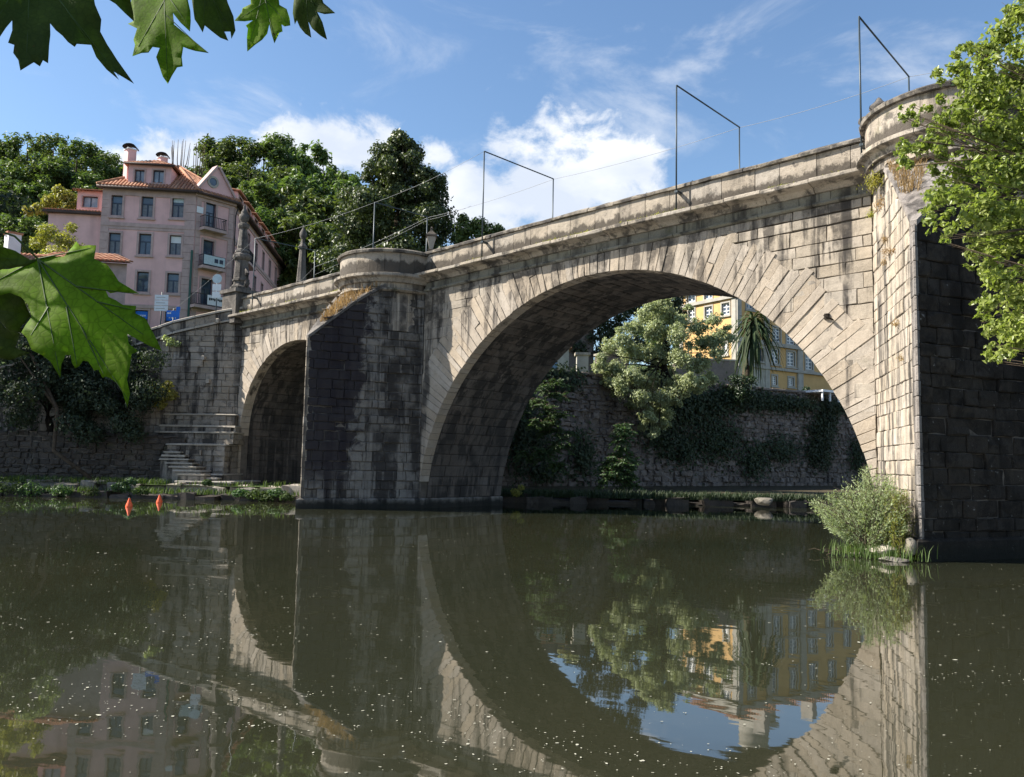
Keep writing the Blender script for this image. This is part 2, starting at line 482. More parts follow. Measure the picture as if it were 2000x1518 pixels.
# ------------------------------------------------------------------ stone blocks
def inset_poly(poly, d):
    n = len(poly); out = []
    P = [np.array(p, float) for p in poly]
    ed = []
    for i in range(n):
        t = P[(i + 1) % n] - P[i]
        t = t / (np.linalg.norm(t) + 1e-9)
        ed.append((P[i] + np.array([-t[1], t[0]]) * d, t))
    for i in range(n):
        (p1, t1), (p2, t2) = ed[i - 1], ed[i]
        den = t1[0] * t2[1] - t1[1] * t2[0]
        if abs(den) < 0.08:
            out.append(p2)
        else:
            s = ((p2[0] - p1[0]) * t2[1] - (p2[1] - p1[1]) * t2[0]) / den
            out.append(p1 + t1 * s)
    return out
def clip_poly(poly, a, b, c):
    """keep a*u + b*v <= c"""
    out = []
    for i in range(len(poly)):
        p, q = poly[i], poly[(i + 1) % len(poly)]
        dp, dq = a*p[0] + b*p[1] - c, a*q[0] + b*q[1] - c
        if dp <= 0: out.append(p)
        if (dp < 0) != (dq < 0) and abs(dp - dq) > 1e-9:
            t = dp / (dp - dq)
            out.append((p[0] + (q[0]-p[0])*t, p[1] + (q[1]-p[1])*t))
    return out
def area(poly):
    return 0.5 * sum(poly[i][0]*poly[(i+1) % len(poly)][1] - poly[(i+1) % len(poly)][0]*poly[i][1] for i in range(len(poly)))
def plane_frame(O, U, N):
    O, U, N = (np.asarray(x, float) for x in (O, U, N))
    Z = np.array([0, 0, 1.0])
    return lambda u, v, n: O + U * u + Z * v + N * n
def block(poly, fr, back=-0.12, face=0.0, ch=0.011, jit=0.008, mids=True, tilt=0.006):
    """a dressed stone: outline in the wall plane, chamfered arris, sides running back into the wall"""
    P = []
    n = len(poly)
    for i in range(n):
        p, q = poly[i], poly[(i + 1) % n]
        P.append((p[0] + random.uniform(-jit, jit), p[1] + random.uniform(-jit, jit)))
        if mids and math.hypot(q[0]-p[0], q[1]-p[1]) > 0.25:
            P.append(((p[0]+q[0])/2 + random.uniform(-jit, jit), (p[1]+q[1])/2 + random.uniform(-jit, jit)))
    I = inset_poly(P, ch)
    k = len(P)
    face += random.uniform(-tilt, tilt) * 2
    v = [fr(u, w, back) for u, w in P] + [fr(u, w, face - ch * 0.9) for u, w in P] + [fr(p[0], p[1], face + random.uniform(-tilt, tilt)) for p in I]
    f = []
    for i in range(k):
        j = (i + 1) % k
        f.append((i, j, k + j, k + i))
        f.append((k + i, k + j, 2*k + j, 2*k + i))
    f.append(tuple(2*k + i for i in range(k)))
    return v, f
class Stones:
    def __init__(self): self.items = []
    def add(self, v, f, mat):
        c = np.mean(np.array(v), axis=0)
        x, y, z = project(c)
        P = np.array([project(p)[:2] for p in v[::3]])
        s = np.prod(P.max(0) - P.min(0)) if z > 0.1 else 0
        if not (-40 < x < 2040 and -40 < y < 1560) or z < 0.1: s *= 0.001
        self.items.append((s, v, f, mat))
    def build(self, name, rest_name, parent, limit=296):
        self.items.sort(key=lambda t: -t[0])
        for s, v, f, m in self.items[:limit]:
            mk(name, v, f, m, parent)
        rest = {}
        for s, v, f, m in self.items[limit:]:
            rest.setdefault(m.name, (MB(), m))[0].add(v, f)
        for mb, m in rest.values():
            tag(mb.build(rest_name, m, parent), kind='stuff')
def courses(v0, v1, h, var=0.18):
    out = [v0]
    while out[-1] < v1 - h * 0.3:
        out.append(out[-1] + h * random.uniform(1 - var, 1 + var))
    return out
def wall_stones(st, fr, u0f, u1f, levels, topf, mat, wr=(0.45, 1.0), gap=0.010, slope=None, botf=None, **kw):
    """coursed stones between u0f(v)..u1f(v); topf(u) clips the top"""
    for k in range(len(levels) - 1):
        va, vb = levels[k], levels[k + 1]
        vm = (va + vb) / 2
        a, b = u0f(va), u1f(va)
        if b - a < 0.12: continue
        sl = slope(vm) if slope else 0.0
        cuts = [a]
        first = True
        while cuts[-1] < b - 0.12:
            w = random.uniform(*wr) * (random.uniform(0.4, 0.9) if first else 1)
            first = False
            c = cuts[-1] + w
            if b - c < wr[0] * 0.45: c = b
            cuts.append(min(c, b))
        um = (a + b) / 2
        for i in range(len(cuts) - 1):
            ua, ub = cuts[i] + gap/2, cuts[i+1] - gap/2
            if ub - ua < 0.05: continue
            g = gap / 2
            pa0, pb0 = va + g + sl*(ua-um), va + g + sl*(ub-um)
            pa1, pb1 = vb - g + sl*(ua-um), vb - g + sl*(ub-um)
            pa1, pb1 = min(pa1, topf(ua) - g), min(pb1, topf(ub) - g)
            if botf:
                pa0, pb0 = max(pa0, botf(ua)), max(pb0, botf(ub))
            if pa1 - pa0 < 0.03 and pb1 - pb0 < 0.03: continue
            if pa1 - pa0 < 0.02:
                poly = [(ua + (ub-ua)*0.3, pa0), (ub, pb0), (ub, pb1)]
            elif pb1 - pb0 < 0.02:
                poly = [(ua, pa0), (ub - (ub-ua)*0.3, pb0), (ua, pa1)]
            else:
                poly = [(ua, pa0), (ub, pb0), (ub, pb1), (ua, pa1)]
            if area(poly) < 0.004: continue
            v, f = block(poly, fr, **kw)
            st.add(v, f, mat(ua, (pa0 + pa1) / 2) if callable(mat) else mat)

# ------------------------------------------------------------------ the bridge: facade on y = 0, deck towards +y
S, W, P, D = 19.676, 1.893, 3.769, 4.6
A1 = dict(xc=-5.97, R=4.08, zc=2.70)
A2 = dict(xc=S / 2, R=8.049, zc=-0.434)
A3 = dict(xc=S + 5.97, R=4.08, zc=2.70)
X0, X1 = -10.75, S + 10.8
_zx = [-11, -2, 2, 10, 18, 21.5, 32]
_zz = [8.25, 8.48, 8.53, 8.85, 9.10, 9.12, 8.8]
def zc(x): return float(np.interp(x, _zx, _zz))
def intr(x):
    """soffit height over x, or None inside a pier"""
    for A in (A1, A2, A3):
        d = abs(x - A['xc'])
        if d < A['R']:
            return A['zc'] + math.sqrt(A['R']**2 - d*d)
    return None
FR = plane_frame((0, 0, 0), (1, 0, 0), (0, -1, 0))

bridge = empty('stone_bridge', (0, 0, 0), 'old granite arch bridge with rounded bastions over triangular cutwaters, crossing the river', 'bridge')

# masonry core just behind the dressed stones
def core():
    mb = MB()
    y0, y1, e = 0.07, D, 0.07
    xs = set([X0, X1])
    for A in (A1, A2, A3):
        for k in range(49):
            q = math.pi * k / 48
            xs.add(round(A['xc'] - (A['R'] + e) * math.cos(q), 4))
    xs |= set(np.arange(-10.5, X1, 0.5).round(4))
    xs = sorted(x for x in xs if X0 <= x <= X1)
    def bot(x, side):
        for A in (A1, A2, A3):
            d = x - A['xc']; Rr = A['R'] + e
            if abs(d) < Rr - 1e-4: return A['zc'] + math.sqrt(max(0, Rr*Rr - d*d))
            if abs(abs(d) - Rr) <= 2e-4 and ((d < 0) == (side > 0)): return A['zc']
        return -2.5
    for a, b in zip(xs[:-1], xs[1:]):
        za, zb = bot(a, 1), bot(b, -1)
        ta, tb = zc(a) - 0.03, zc(b) - 0.03
        v = [(a,y0,za),(b,y0,zb),(b,y0,tb),(a,y0,ta),(a,y1,za),(b,y1,zb),(b,y1,tb),(a,y1,ta)]
        mb.add(v, [(0,1,2,3),(5,4,7,6),(3,2,6,7),(1,0,4,5)])
    for A in (A1, A2, A3):   # pier sides below the springing
        for s in (-1, 1):
            x = A['xc'] + s * (A['R'] + e)
            mb.add([(x,y0,-2.5),(x,y1,-2.5),(x,y1,A['zc']),(x,y0,A['zc'])], [(0,1,2,3)])
    mb.add([(X0,y0,-2.5),(X0,y1,-2.5),(X0,y1,zc(X0)),(X0,y0,zc(X0))], [(0,1,2,3)])
    mb.add([(X1,y0,-2.5),(X1,y1,-2.5),(X1,y1,zc(X1)),(X1,y0,zc(X1))], [(0,1,2,3)])
    mb.build('masonry_core', MAT['mortar'], bridge)
core()
mb = MB()
for a, b in zip(np.arange(X0, X1, 1.0), np.arange(X0, X1, 1.0) + 1.0):
    mb.add([(a,0.2,zc(a)+0.02),(b,0.2,zc(b)+0.02),(b,D-0.2,zc(b)+0.02),(a,D-0.2,zc(a)+0.02)], [(0,1,2,3)])
mb.build('carriageway', MAT['bank_stone'], bridge)

# voussoirs
def ring(A, n, lens, zlim, xlo, xhi, q0=0.0, q1=math.pi):
    cuts = [q0]
    for k in range(n): cuts.append(cuts[-1] + random.uniform(0.75, 1.3))
    cuts = [q0 + (c - q0) * (q1 - q0) / (cuts[-1] - q0) for c in cuts]
    for k in range(n):
        g = 0.0075
        qa, qb = cuts[k], cuts[k+1]
        qm = (qa + qb) / 2
        L = lens(qm) * random.uniform(0.9, 1.12)
        r0, r1 = A['R'], A['R'] + L
        def pt(r, q, o): # shift sideways so that joints stay parallel-sided
            return (A['xc'] + r*math.cos(q) - o*math.sin(q), A['zc'] + r*math.sin(q) + o*math.cos(q))
        if L > 0.8 and random.random() < 0.2:      # two stones to the depth of the ring, joint stepped
            rm = r0 + L * random.uniform(0.35, 0.68); jg = random.uniform(-0.022, 0.022)
            polys = [[pt(r0, qa, g), pt(rm - 0.006, qa, g), pt(rm - 0.006, qb, -g), pt(r0, qb, -g)], [pt(rm + 0.006, qa, g + jg), pt(r1, qa, g + jg), pt(r1, qb, -g + jg), pt(rm + 0.006, qb, -g + jg)]]
        else:
            polys = [[pt(r0, qa, g), pt(r1, qa, g), pt(r1, qb, -g), pt(r0, qb, -g)]]
        xm = A['xc'] + (r0 + L/2) * math.cos(qm)
        s = (zc(xm + 0.5) - zc(xm - 0.5))
        for poly in polys:
            poly = clip_poly(poly, 1, 0, xhi - 0.01)
            poly = clip_poly(poly, -1, 0, -(xlo + 0.01))
            poly = clip_poly(poly, -s, 1, zlim(xm) - s * xm - 0.01)
            poly = clip_poly(poly, 0, -1, 0.6)
            if len(poly) < 3 or area(poly) < 0.006: continue
            v, f = block(poly, FR, back=-0.45, face=0.020, ch=0.010, jit=0.006, tilt=0.008)
            mk('voussoir', v, f, MAT['vous'], bridge)
frieze = lambda x: zc(x) - 0.60
ring(A2, 102, lambda q: 1.35 + 0.25 * math.cos(q)**2, frieze, W, S - W, 0.02, math.pi - 0.02)
ring(A1, 46, lambda q: 0.95, frieze, -10.7, -W)
ring(A3, 40, lambda q: 0.95, frieze, S + W, S + 10.7)

# spandrel stones
st = Stones()
dslope = lambda v: 0.034 * max(0.0, min(1.0, (v - 3.5) / 4.5))
lv = courses(-0.35, 9.3, 0.32, 0.28)
def hw(A, v, pad):
    rr = (A['R'] + pad)**2 - (v - A['zc'])**2
    if v < A['zc']: return A['R'] + pad * 0.1
    return math.sqrt(rr) if rr > 0 else 0.0
pad = 0.35
wall_stones(st, FR, lambda v: W + 0.02, lambda v: A2['xc'] - hw(A2, v, pad), lv, frieze, MAT['facade'], slope=dslope, tilt=0.007, jit=0.011)
wall_stones(st, FR, lambda v: A2['xc'] + hw(A2, v, pad), lambda v: S - W - 0.02, lv, frieze, MAT['facade'], slope=dslope, tilt=0.007, jit=0.011)
lv = courses(-0.35, 9.3, 0.33)
wall_stones(st, FR, lambda v: -10.66, lambda v: A1['xc'] - hw(A1, v, pad * 0.8), lv, frieze, MAT['facade'])
wall_stones(st, FR, lambda v: A1['xc'] + hw(A1, v, pad * 0.8), lambda v: -W - 0.02, lv, frieze, MAT['facade'])
wall_stones(st, FR, lambda v: S + W + 0.02, lambda v: A3['xc'] - hw(A3, v, pad * 0.8), lv, frieze, MAT['facade'])
wall_stones(st, FR, lambda v: A3['xc'] + hw(A3, v, pad * 0.8), lambda v: S + 10.7, lv, frieze, MAT['facade'])
st.build('spandrel_stone', 'spandrel_masonry', bridge)

# soffit stones: rings of blocks running through the bridge
st = Stones()
def soffit(A, n, zbase):
    g = 0.010
    qs = [0.0]
    for k in range(n): qs.append(qs[-1] + random.uniform(0.85, 1.15))
    q_lo = 0.0
    qs = [q * math.pi / qs[-1] for q in qs]
    for k in range(n):
        qa, qb = qs[k] + g / A['R'], qs[k+1] - g / A['R']
        ys = [0.47]
        while ys[-1] < D - 0.1:
            c = ys[-1] + random.uniform(0.55, 1.15)
            if D - c < 0.35: c = D
            ys.append(min(c, D))
        for i in range(len(ys) - 1):
            ya, yb = ys[i] + g, ys[i+1] - g
            qm = (qa + qb) / 2
            fr = lambda u, v, nn: np.array([A['xc'] + (A['R'] - nn) * math.cos(v), u, A['zc'] + (A['R'] - nn) * math.sin(v)])
            v, f = block_arc(ya, yb, qa, qb, fr)
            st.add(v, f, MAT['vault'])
    # legs
    for sgn in (-1, 1):
        x = A['xc'] + sgn * A['R']
        if A['zc'] > 0:
            fr = plane_frame((x, 0, 0), (0, 1, 0), (-sgn, 0, 0))
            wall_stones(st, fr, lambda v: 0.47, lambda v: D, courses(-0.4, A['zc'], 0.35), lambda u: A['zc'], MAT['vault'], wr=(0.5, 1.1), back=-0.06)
def block_arc(ya, yb, qa, qb, fr):
    c = 0.012
    j = random.uniform(-0.012, 0.012)
    dq = c / 6.0
    P0 = [(ya, qa), (yb, qa), (yb, qb), (ya, qb)]
    P1 = [(ya + c, qa + dq), (yb - c, qa + dq), (yb - c, qb - dq), (ya + c, qb - dq)]
    v = [fr(*p, -0.055) for p in P0] + [fr(*p, j - 0.012) for p in P0] + [fr(*p, j) for p in P1]
    f = []
    for i in range(4):
        k = (i + 1) % 4
        f += [(i, k, 4 + k, 4 + i), (4 + i, 4 + k, 8 + k, 8 + i)]
    f.append((8, 9, 10, 11))
    return v, f
soffit(A2, 66, 0)
soffit(A1, 36, 0)
soffit(A3, 30, 0)
st.build('vault_stone', 'vault_masonry', bridge)

# frieze, string course, cornice, parapet, coping: lengths of moulded stone
def run_blocks(name, x0, x1, prof, mat, lr, zfun=zc, gap=0.013, jit=0.006, mirror=None, wob=0.006):
    x = x0
    while x < x1 - 0.05:
        b = x + random.uniform(*lr)
        if x1 - b < lr[0] * 0.5: b = x1
        b = min(b, x1)
        a, c = x + gap / 2, b - gap / 2
        dy, dz = random.uniform(-jit, jit), random.uniform(-jit, jit)
        v, f = [], []
        for (q, ins) in ((a, 0.006), (a + 0.012, 0), (a * 0.65 + c * 0.35, 0), (a * 0.3 + c * 0.7, 0), (c - 0.012, 0), (c, 0.006)):
            cy = sum(p[0] for p in prof) / len(prof); cz = sum(p[1] for p in prof) / len(prof)
            for (py, pz) in prof:
                py2 = py + (cy - py) * ins * 3; pz2 = pz + (cz - pz) * ins * 3
                yy = py2 + dy
                if mirror is not None: yy = mirror - yy
                v.append((q, yy + random.uniform(-wob, wob), zfun(q) + pz2 + dz + random.uniform(-wob, wob)))
        n = len(prof)
        for r_ in range(5):
            for i in range(n):
                j = (i + 1) % n
                f.append((r_*n + i, r_*n + j, (r_+1)*n + j, (r_+1)*n + i))
        f.append(tuple(range(n))[::-1]); f.append(tuple(5*n + i for i in range(n)))
        mk(name, v, f, mat, bridge)
        x = b
CORN = [(0.05, -0.27), (-0.09, -0.27), (-0.13, -0.22), (-0.20, -0.15), (-0.40, -0.125), (-0.53, -0.115), (-0.55, -0.10), (-0.55, -0.02), (-0.52, 0.0), (0.05, 0.0)]
STRING = [(0.05, -0.60), (-0.05, -0.60), (-0.10, -0.56), (-0.09, -0.51), (0.05, -0.50)]
FRIEZE = [(0.05, -0.498), (-0.015, -0.498), (-0.015, -0.272), (0.05, -0.272)]
PARA = [(-0.05, 0.003), (0.30, 0.003), (0.30, 0.78), (-0.05, 0.78)]
COPE = [(-0.13, 0.782), (0.38, 0.782), (0.38, 0.86), (0.27, 0.93), (-0.02, 0.93), (-0.13, 0.86)]
for (a, b) in ((-10.66, -W + 0.0), (W, S - W), (S + W, X1)):
    seen = b < S
    k = 1.0 if seen else 2.5
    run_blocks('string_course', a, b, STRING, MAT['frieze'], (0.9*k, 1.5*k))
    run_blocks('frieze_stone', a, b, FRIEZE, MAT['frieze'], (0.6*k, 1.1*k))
    run_blocks('cornice_stone', a - 0.02, b + 0.02, CORN, MAT['cornice'], (0.8*k, 1.4*k), jit=0.012)
    run_blocks('parapet_stone', a, b, PARA, MAT['parapet'], (0.55*k, 1.05*k))
    run_blocks('coping_stone', a, b, COPE, MAT['coping'], (0.8*k, 1.6*k), jit=0.012, wob=0.014)
# downstream parapet
run_blocks('parapet_stone', -10.66, X1, PARA, MAT['parapet'], (3.5, 4.5), mirror=D)
run_blocks('coping_stone', -10.66, X1, COPE, MAT['coping'], (3.5, 4.5), mirror=D)

# cutwaters
HY = [(-3.769, 5.93), (-2.13, 7.50), (-1.55, 7.92), (-1.05, 8.22), (-0.63, 8.40), (-0.28, 8.28), (0.0, 7.86), (0.1, 7.86)]
def hood(y, dz): return float(np.interp(y, [h[0] for h in HY], [h[1] for h in HY])) + dz
LF = math.hypot(W, P)
def cutwater(xc, dz, first):
    e = 0.06
    ys = list(np.linspace(-P + 0.08, 0.1, 30))
    mb = MB()
    rows = []
    for y in ys:
        w = W * (1 + y / P) - e
        w = max(w, 0.005)
        z = hood(y, dz) - 0.03
        rows.append([(xc - w, y, -2.5), (xc - w, y, z), (xc + w, y, z), (xc + w, y, -2.5)])
    for a, b in zip(rows[:-1], rows[1:]):
        n = len(mb.v)
        mb.add(a + b, [(0,1,5,4)[::-1], (1,2,6,5)[::-1], (2,3,7,6)[::-1]])
    mb.build('cutwater_core', MAT['mortar'], bridge)
    # coping slabs on the sloping top
    k = 0
    sl = list(np.linspace(-P, -0.35, 8))
    for a, b in zip(sl[:-1], sl[1:]):
        v = []
        for y in (a + 0.01, b - 0.01):
            w = W * (1 + y / P) + 0.05
            z = hood(y, dz)
            v += [(xc - w, y, z - 0.05), (xc + w, y, z - 0.05), (xc + w, y, z + 0.06), (xc - w, y, z + 0.06)]
        mk('hood_slab', v, [(0,1,2,3)[::-1], (4,5,6,7), (0,4,5,1), (1,5,6,2), (2,6,7,3), (3,7,4,0)], MAT['dark_monument'] if first else MAT['pier_edge'], bridge)
    # arrow-shaped corner stones up the cutwater's edge
    lvl = courses(-0.6, hood(-P + 0.1, dz) + 0.1, 0.33)
    for za, zb2 in zip(lvl[:-1], lvl[1:]):
        zt = min(zb2, hood(-P + 0.02, dz)) - 0.012
        if zt - za < 0.05: continue
        L1, L2 = random.uniform(0.33, 0.37), random.uniform(0.06, 0.10)
        o = 0.004 + random.uniform(-0.006, 0.008)
        ul, ur = np.array([-W, P]) / LF, np.array([W, P]) / LF
        nl_, nr_ = np.array([-P, -W]) / LF, np.array([P, -W]) / LF
        t0 = np.array([xc, -P])
        pts = [t0 + ul * L1 + nl_ * o, t0 + np.array([-0.02, -o]), t0 + np.array([0.02, -o]), t0 + ur * L2 + nr_ * o, t0 + ur * 0.3 - nr_ * 0.12, t0 + ul * L1 - nl_ * 0.2]
        v, f = [], []
        for z_, ins in ((za, 0.012), (za + 0.014, 0), (zt - 0.014, 0), (zt, 0.012)):
            for i_, p_ in enumerate(pts):
                q_ = p_ + np.array([0, 1.0]) * ins * (1.0 if i_ < 4 else 0)
                v.append((q_[0], q_[1], z_))
        for r_ in range(3):
            for i_ in range(6):
                j_ = (i_ + 1) % 6
                f.append((r_*6 + i_, r_*6 + j_, r_*6 + 6 + j_, r_*6 + 6 + i_))
        f.append(tuple(range(6))[::-1]); f.append(tuple(18 + i_ for i_ in range(6)))
        mk('corner_stone', v, f, MAT['pier_lit'] if first else MAT['pier_edge'], bridge)
    for side in (-1, 1):
        U = np.array([side * W, P, 0]) / LF
        N = np.array([side * P, -W, 0]) / LF
        fr = plane_frame((xc, -P, 0), U, N)
        top = lambda u: hood(-P + u * P / LF, dz)
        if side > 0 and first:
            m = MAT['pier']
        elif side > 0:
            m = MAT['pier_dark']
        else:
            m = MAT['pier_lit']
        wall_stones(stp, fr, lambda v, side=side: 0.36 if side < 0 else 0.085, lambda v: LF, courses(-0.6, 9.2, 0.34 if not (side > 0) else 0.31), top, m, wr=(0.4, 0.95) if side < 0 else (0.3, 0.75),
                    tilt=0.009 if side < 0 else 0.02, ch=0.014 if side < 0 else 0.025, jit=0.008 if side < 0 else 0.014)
stp = Stones()
cutwater(0.0, 0.0, True)
cutwater(S, 0.62, False)
stp.build('pier_stone', 'pier_masonry', bridge)
def footing(xc, z1, grow, mat):
    mb = MB()
    ring_ = []
    for z, g in ((-2.0, grow), (z1 - 0.05, grow), (z1, grow - 0.06)):
        ring_.append([(xc - W - g, 0.0, z), (xc, -P - g * 1.8, z), (xc + W + g, 0.0, z), (xc + W + g*0.4, D, z), (xc - W - g*0.4, D, z)])
    v = sum(ring_, [])
    f = []
    for k in range(2):
        for i in range(5):
            j = (i + 1) % 5
            f.append((k*5+i, k*5+j, k*5+5+j, k*5+5+i))
    f.append((10, 11, 12, 13, 14))
    mk('footing', v, f, mat, bridge)
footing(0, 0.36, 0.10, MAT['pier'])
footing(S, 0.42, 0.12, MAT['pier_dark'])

# bastions: half-round refuges standing on the cutwaters
def bastion(xc, zb):
    """zb: height of the cornice top"""
    def segs(name, prof, mat, n, gap=0.006, a0=math.pi, a1=2*math.pi):
        for k in range(n):
            qa, qb = a0 + (a1 - a0) * k / n, a0 + (a1 - a0) * (k + 1) / n
            g = gap / 2 / 1.9
            sub = 4
            dr, dz = random.uniform(-0.008, 0.008), random.uniform(-0.005, 0.005)
            m = len(prof); v, f = [], []
            for i in range(sub + 1):
                q = qa + g + (qb - qa - 2*g) * i / sub
                for (r, z) in prof:
                    v.append((xc + (r + dr) * math.cos(q), (r + dr) * math.sin(q), zb + z + dz))
            for i in range(sub):
                for j in range(m):
                    j2 = (j + 1) % m
                    f.append((i*m + j, i*m + j2, (i+1)*m + j2, (i+1)*m + j)[::-1])
            f.append(tuple(range(m))); f.append(tuple(sub*m + j for j in range(m))[::-1])
            mk(name, v, f, mat, bridge)
    segs('bastion_coping', [(1.62, 0.78), (2.06, 0.78), (2.08, 0.86), (2.0, 0.92), (1.68, 0.92)], MAT['coping'], 9)
    segs('bastion_parapet', [(1.64, 0.004), (1.95, 0.004), (1.95, 0.777), (1.64, 0.777)], MAT['parapet'], 11)
    segs('bastion_cornice', [(1.3, -0.30), (1.95, -0.30), (1.98, -0.23), (2.01, -0.16), (2.08, -0.13), (2.14, -0.115), (2.16, -0.10), (2.16, -0.01), (2.14, 0.0), (1.3, 0.0)], MAT['cornice'], 9)
    segs('bastion_frieze', [(1.3, -0.50), (1.86, -0.50), (1.86, -0.304), (1.3, -0.304)], MAT['pier_lit'], 9)
    segs('bastion_string', [(1.3, -0.63), (1.88, -0.63), (1.95, -0.58), (1.93, -0.52), (1.87, -0.504), (1.3, -0.504)], MAT['cornice'], 7)
    z = -0.634
    for h in (0.36, 0.34, 0.36, 0.36):
        segs('bastion_wall_stone', [(1.2, z - h), (1.72, z - h), (1.72, z - 0.008), (1.2, z - 0.008)], MAT['pier_lit'], 9, 0.016, math.pi + random.uniform(0, 0.02), 2*math.pi - random.uniform(0, 0.02))
        z -= h
    mk('bastion_floor', [(xc + 1.7*math.cos(math.pi + math.pi*k/16), 1.7*math.sin(math.pi + math.pi*k/16), zb + 0.02) for k in range(17)], [tuple(range(17))], MAT['bank_stone'], bridge)
bastion(0.0, 8.46)
bastion(S, 9.14)
# ------------------------------------------------------------------ river
def water_mat():
    m, nt, bs, out = new_mat('river_water')
    g = NT(nt)
    oc = g.coord()
    n0 = g.noise(0.12, 3, 0.5, oc)
    bs.inputs['Roughness'].default_value = 0.02
    bs.inputs['IOR'].default_value = 2.4
    g.l(g.mix(g.ramp(n0, 0.35, 0.65), (0.018, 0.0205, 0.0115), (0.025, 0.026, 0.0145)), bs.inputs['Base Color'])
    # gentle ripples, longer across the view
    mp = g.n('ShaderNodeMapping'); tc = g.n('ShaderNodeTexCoord')
    g.l(tc.outputs['Object'], mp.inputs[0])
    mp.inputs['Rotation'].default_value = (0, 0, -TH)
    mp.inputs['Scale'].default_value = (0.55, 1.0, 1.0)
    a = g.noise(1.1, 3, 0.5, mp.outputs[0])
    b = g.noise(7.0, 2, 0.5, mp.outputs[0])
    h = g.math('ADD', g.math('MULTIPLY', a, 1.0), g.math('MULTIPLY', b, 0.10))
    g.l(g.bump(h, 0.012, 0.25), bs.inputs['Normal'])
    return m
MAT['water'] = water_mat()
c = [cw(-260, -60), cw(260, -60), cw(260, 60), cw(-260, 60)]
river = mk('river', [(p[0], p[1], 0.0) for p in c], [(0, 1, 2, 3)], MAT['water'])
tag(river, kind='structure')
riverbed = mk('riverbed', [(p[0]*3, p[1]*3, -3.0) for p in c], [(0, 1, 2, 3)], MAT['soil'])
tag(riverbed, kind='structure')
# ------------------------------------------------------------------ terrain behind the banks
def smooth(x): x = max(0.0, min(1.0, x)); return x*x*(3 - 2*x)
def bank_b(a):
    if a < -15: return 39.2
    if a < -9.5: return 39.2 + (a + 15) / 5.5 * 3.0
    if a < 0: return 42.2
    return 42.2 + a * 0.72
def ground_z(a, b):
    left = 7.6 + 3.4 * smooth((b - 47) / 14)
    k = 0.14 + 0.86 * smooth((-13 - a) / 22)
    left += k * 0.43 * min(max(0, b - 68), 120)
    right = 6.45 + 0.05 * max(0, b - bank_b(a)) + 0.12 * min(max(0, b - 95), 120)
    w = smooth((a + 6) / 12)
    lo = 1 - 0.6 * smooth((-15 - a) / 8) * smooth((43 - b) / 3)
    return (left * (1 - w) + right * w) * lo
va, fa = [], []
As = np.concatenate([np.arange(-260, -60, 10), np.arange(-60, 60, 2.5), np.arange(60, 261, 10)])
Ts = np.concatenate([[0], np.linspace(0.004, 0.12, 14), np.linspace(0.15, 1, 24)])
for a in As:
    for t in Ts:
        b = bank_b(a) + t * 420
        p = cw(a, b)
        va.append((p[0], p[1], ground_z(a, b) + random.uniform(-0.15, 0.15) * (t > 0.01)))
nT = len(Ts)
for i in range(len(As) - 1):
    for j in range(nT - 1):
        fa.append((i*nT + j, (i+1)*nT + j, (i+1)*nT + j + 1, i*nT + j + 1))
hill = mk('hillside', va, fa, MAT['grass_ground'], smooth=True)
tag(hill, kind='structure')

def cframe(a, b, ang=0.0):
    """wall frame from a viewpoint-relative foot; ang turns the wall so that its right end recedes"""
    U = RT * math.cos(ang) + FW * math.sin(ang)
    N = RT * math.sin(ang) - FW * math.cos(ang)
    return plane_frame(cw(a, b), U, N), U, N
def fslab(mb, fr, u0, u1, v0, v1, n0, n1):
    v = [fr(u0,v0,n1), fr(u1,v0,n1), fr(u1,v0,n0), fr(u0,v0,n0), fr(u0,v1,n1), fr(u1,v1,n1), fr(u1,v1,n0), fr(u0,v1,n0)]
    return mb.add(v, BOXF)
def rough_block(fr, u0, u1, v0, v1, n0, n1, j=0.02):
    """a worn slab or kerb stone with rounded, uneven edges"""
    c = min(0.03, (v1 - v0) * 0.3, (n1 - n0) * 0.3)
    v, f = [], []
    for (v_, e) in ((v0, 0), (v1 - c, 0), (v1, c)):
        for (u_, n_) in ((u0 + e, n0), (u0 + e, n1 - e), ((u0 + u1) / 2, n1 - e), (u1 - e, n1 - e), (u1 - e, n0)):
            v.append(fr(u_ + random.uniform(-j, j), v_ + random.uniform(-j, j) * 0.5, n_ + (random.uniform(-j, j) if n_ > n0 else 0)))
    for k in range(2):
        for i in range(5):
            i2 = (i + 1) % 5
            f.append((k*5 + i, k*5 + i2, k*5 + 5 + i2, k*5 + 5 + i)[::-1])
    f.append((10, 11, 12, 13, 14)[::-1])
    return v, f

# ------------------------------------------------------------------ wing wall beside the bridge, with its stairs
CR = np.array([-10.6, -0.3, 0.0])
wa, wb = float((CR - CAM) @ RT), float((CR - CAM) @ FW)
wing = empty('wing_wall', tuple(cw(wa - 2.5, wb)), 'tall streaked stone wing wall beside the small arch, with steps at its foot', 'wall')
WF, WU, WN = cframe(wa, wb)
def wtop(u):
    return float(np.interp(u, [-40, -12, -4.84, -3.67, -2.63, -0.39, 0.6], [5.2, 5.3, 7.24, 7.62, 8.01, 8.56, 8.72]))
mb = MB()
for u0, u1 in zip(np.linspace(-40, 0.5, 41)[:-1], np.linspace(-40, 0.5, 41)[1:]):
    v = [WF(u0, -0.5, -0.08), WF(u1, -0.5, -0.08), WF(u1, wtop(u1), -0.08), WF(u0, wtop(u0), -0.08), WF(u0, -0.5, -0.5), WF(u1, -0.5, -0.5), WF(u1, wtop(u1), -0.5), WF(u0, wtop(u0), -0.5)]
    mb.add(v, [(0,1,2,3), (3,2,6,7), (5,4,7,6)])
mb.build('wall_core', MAT['mortar'], wing)
st = Stones()
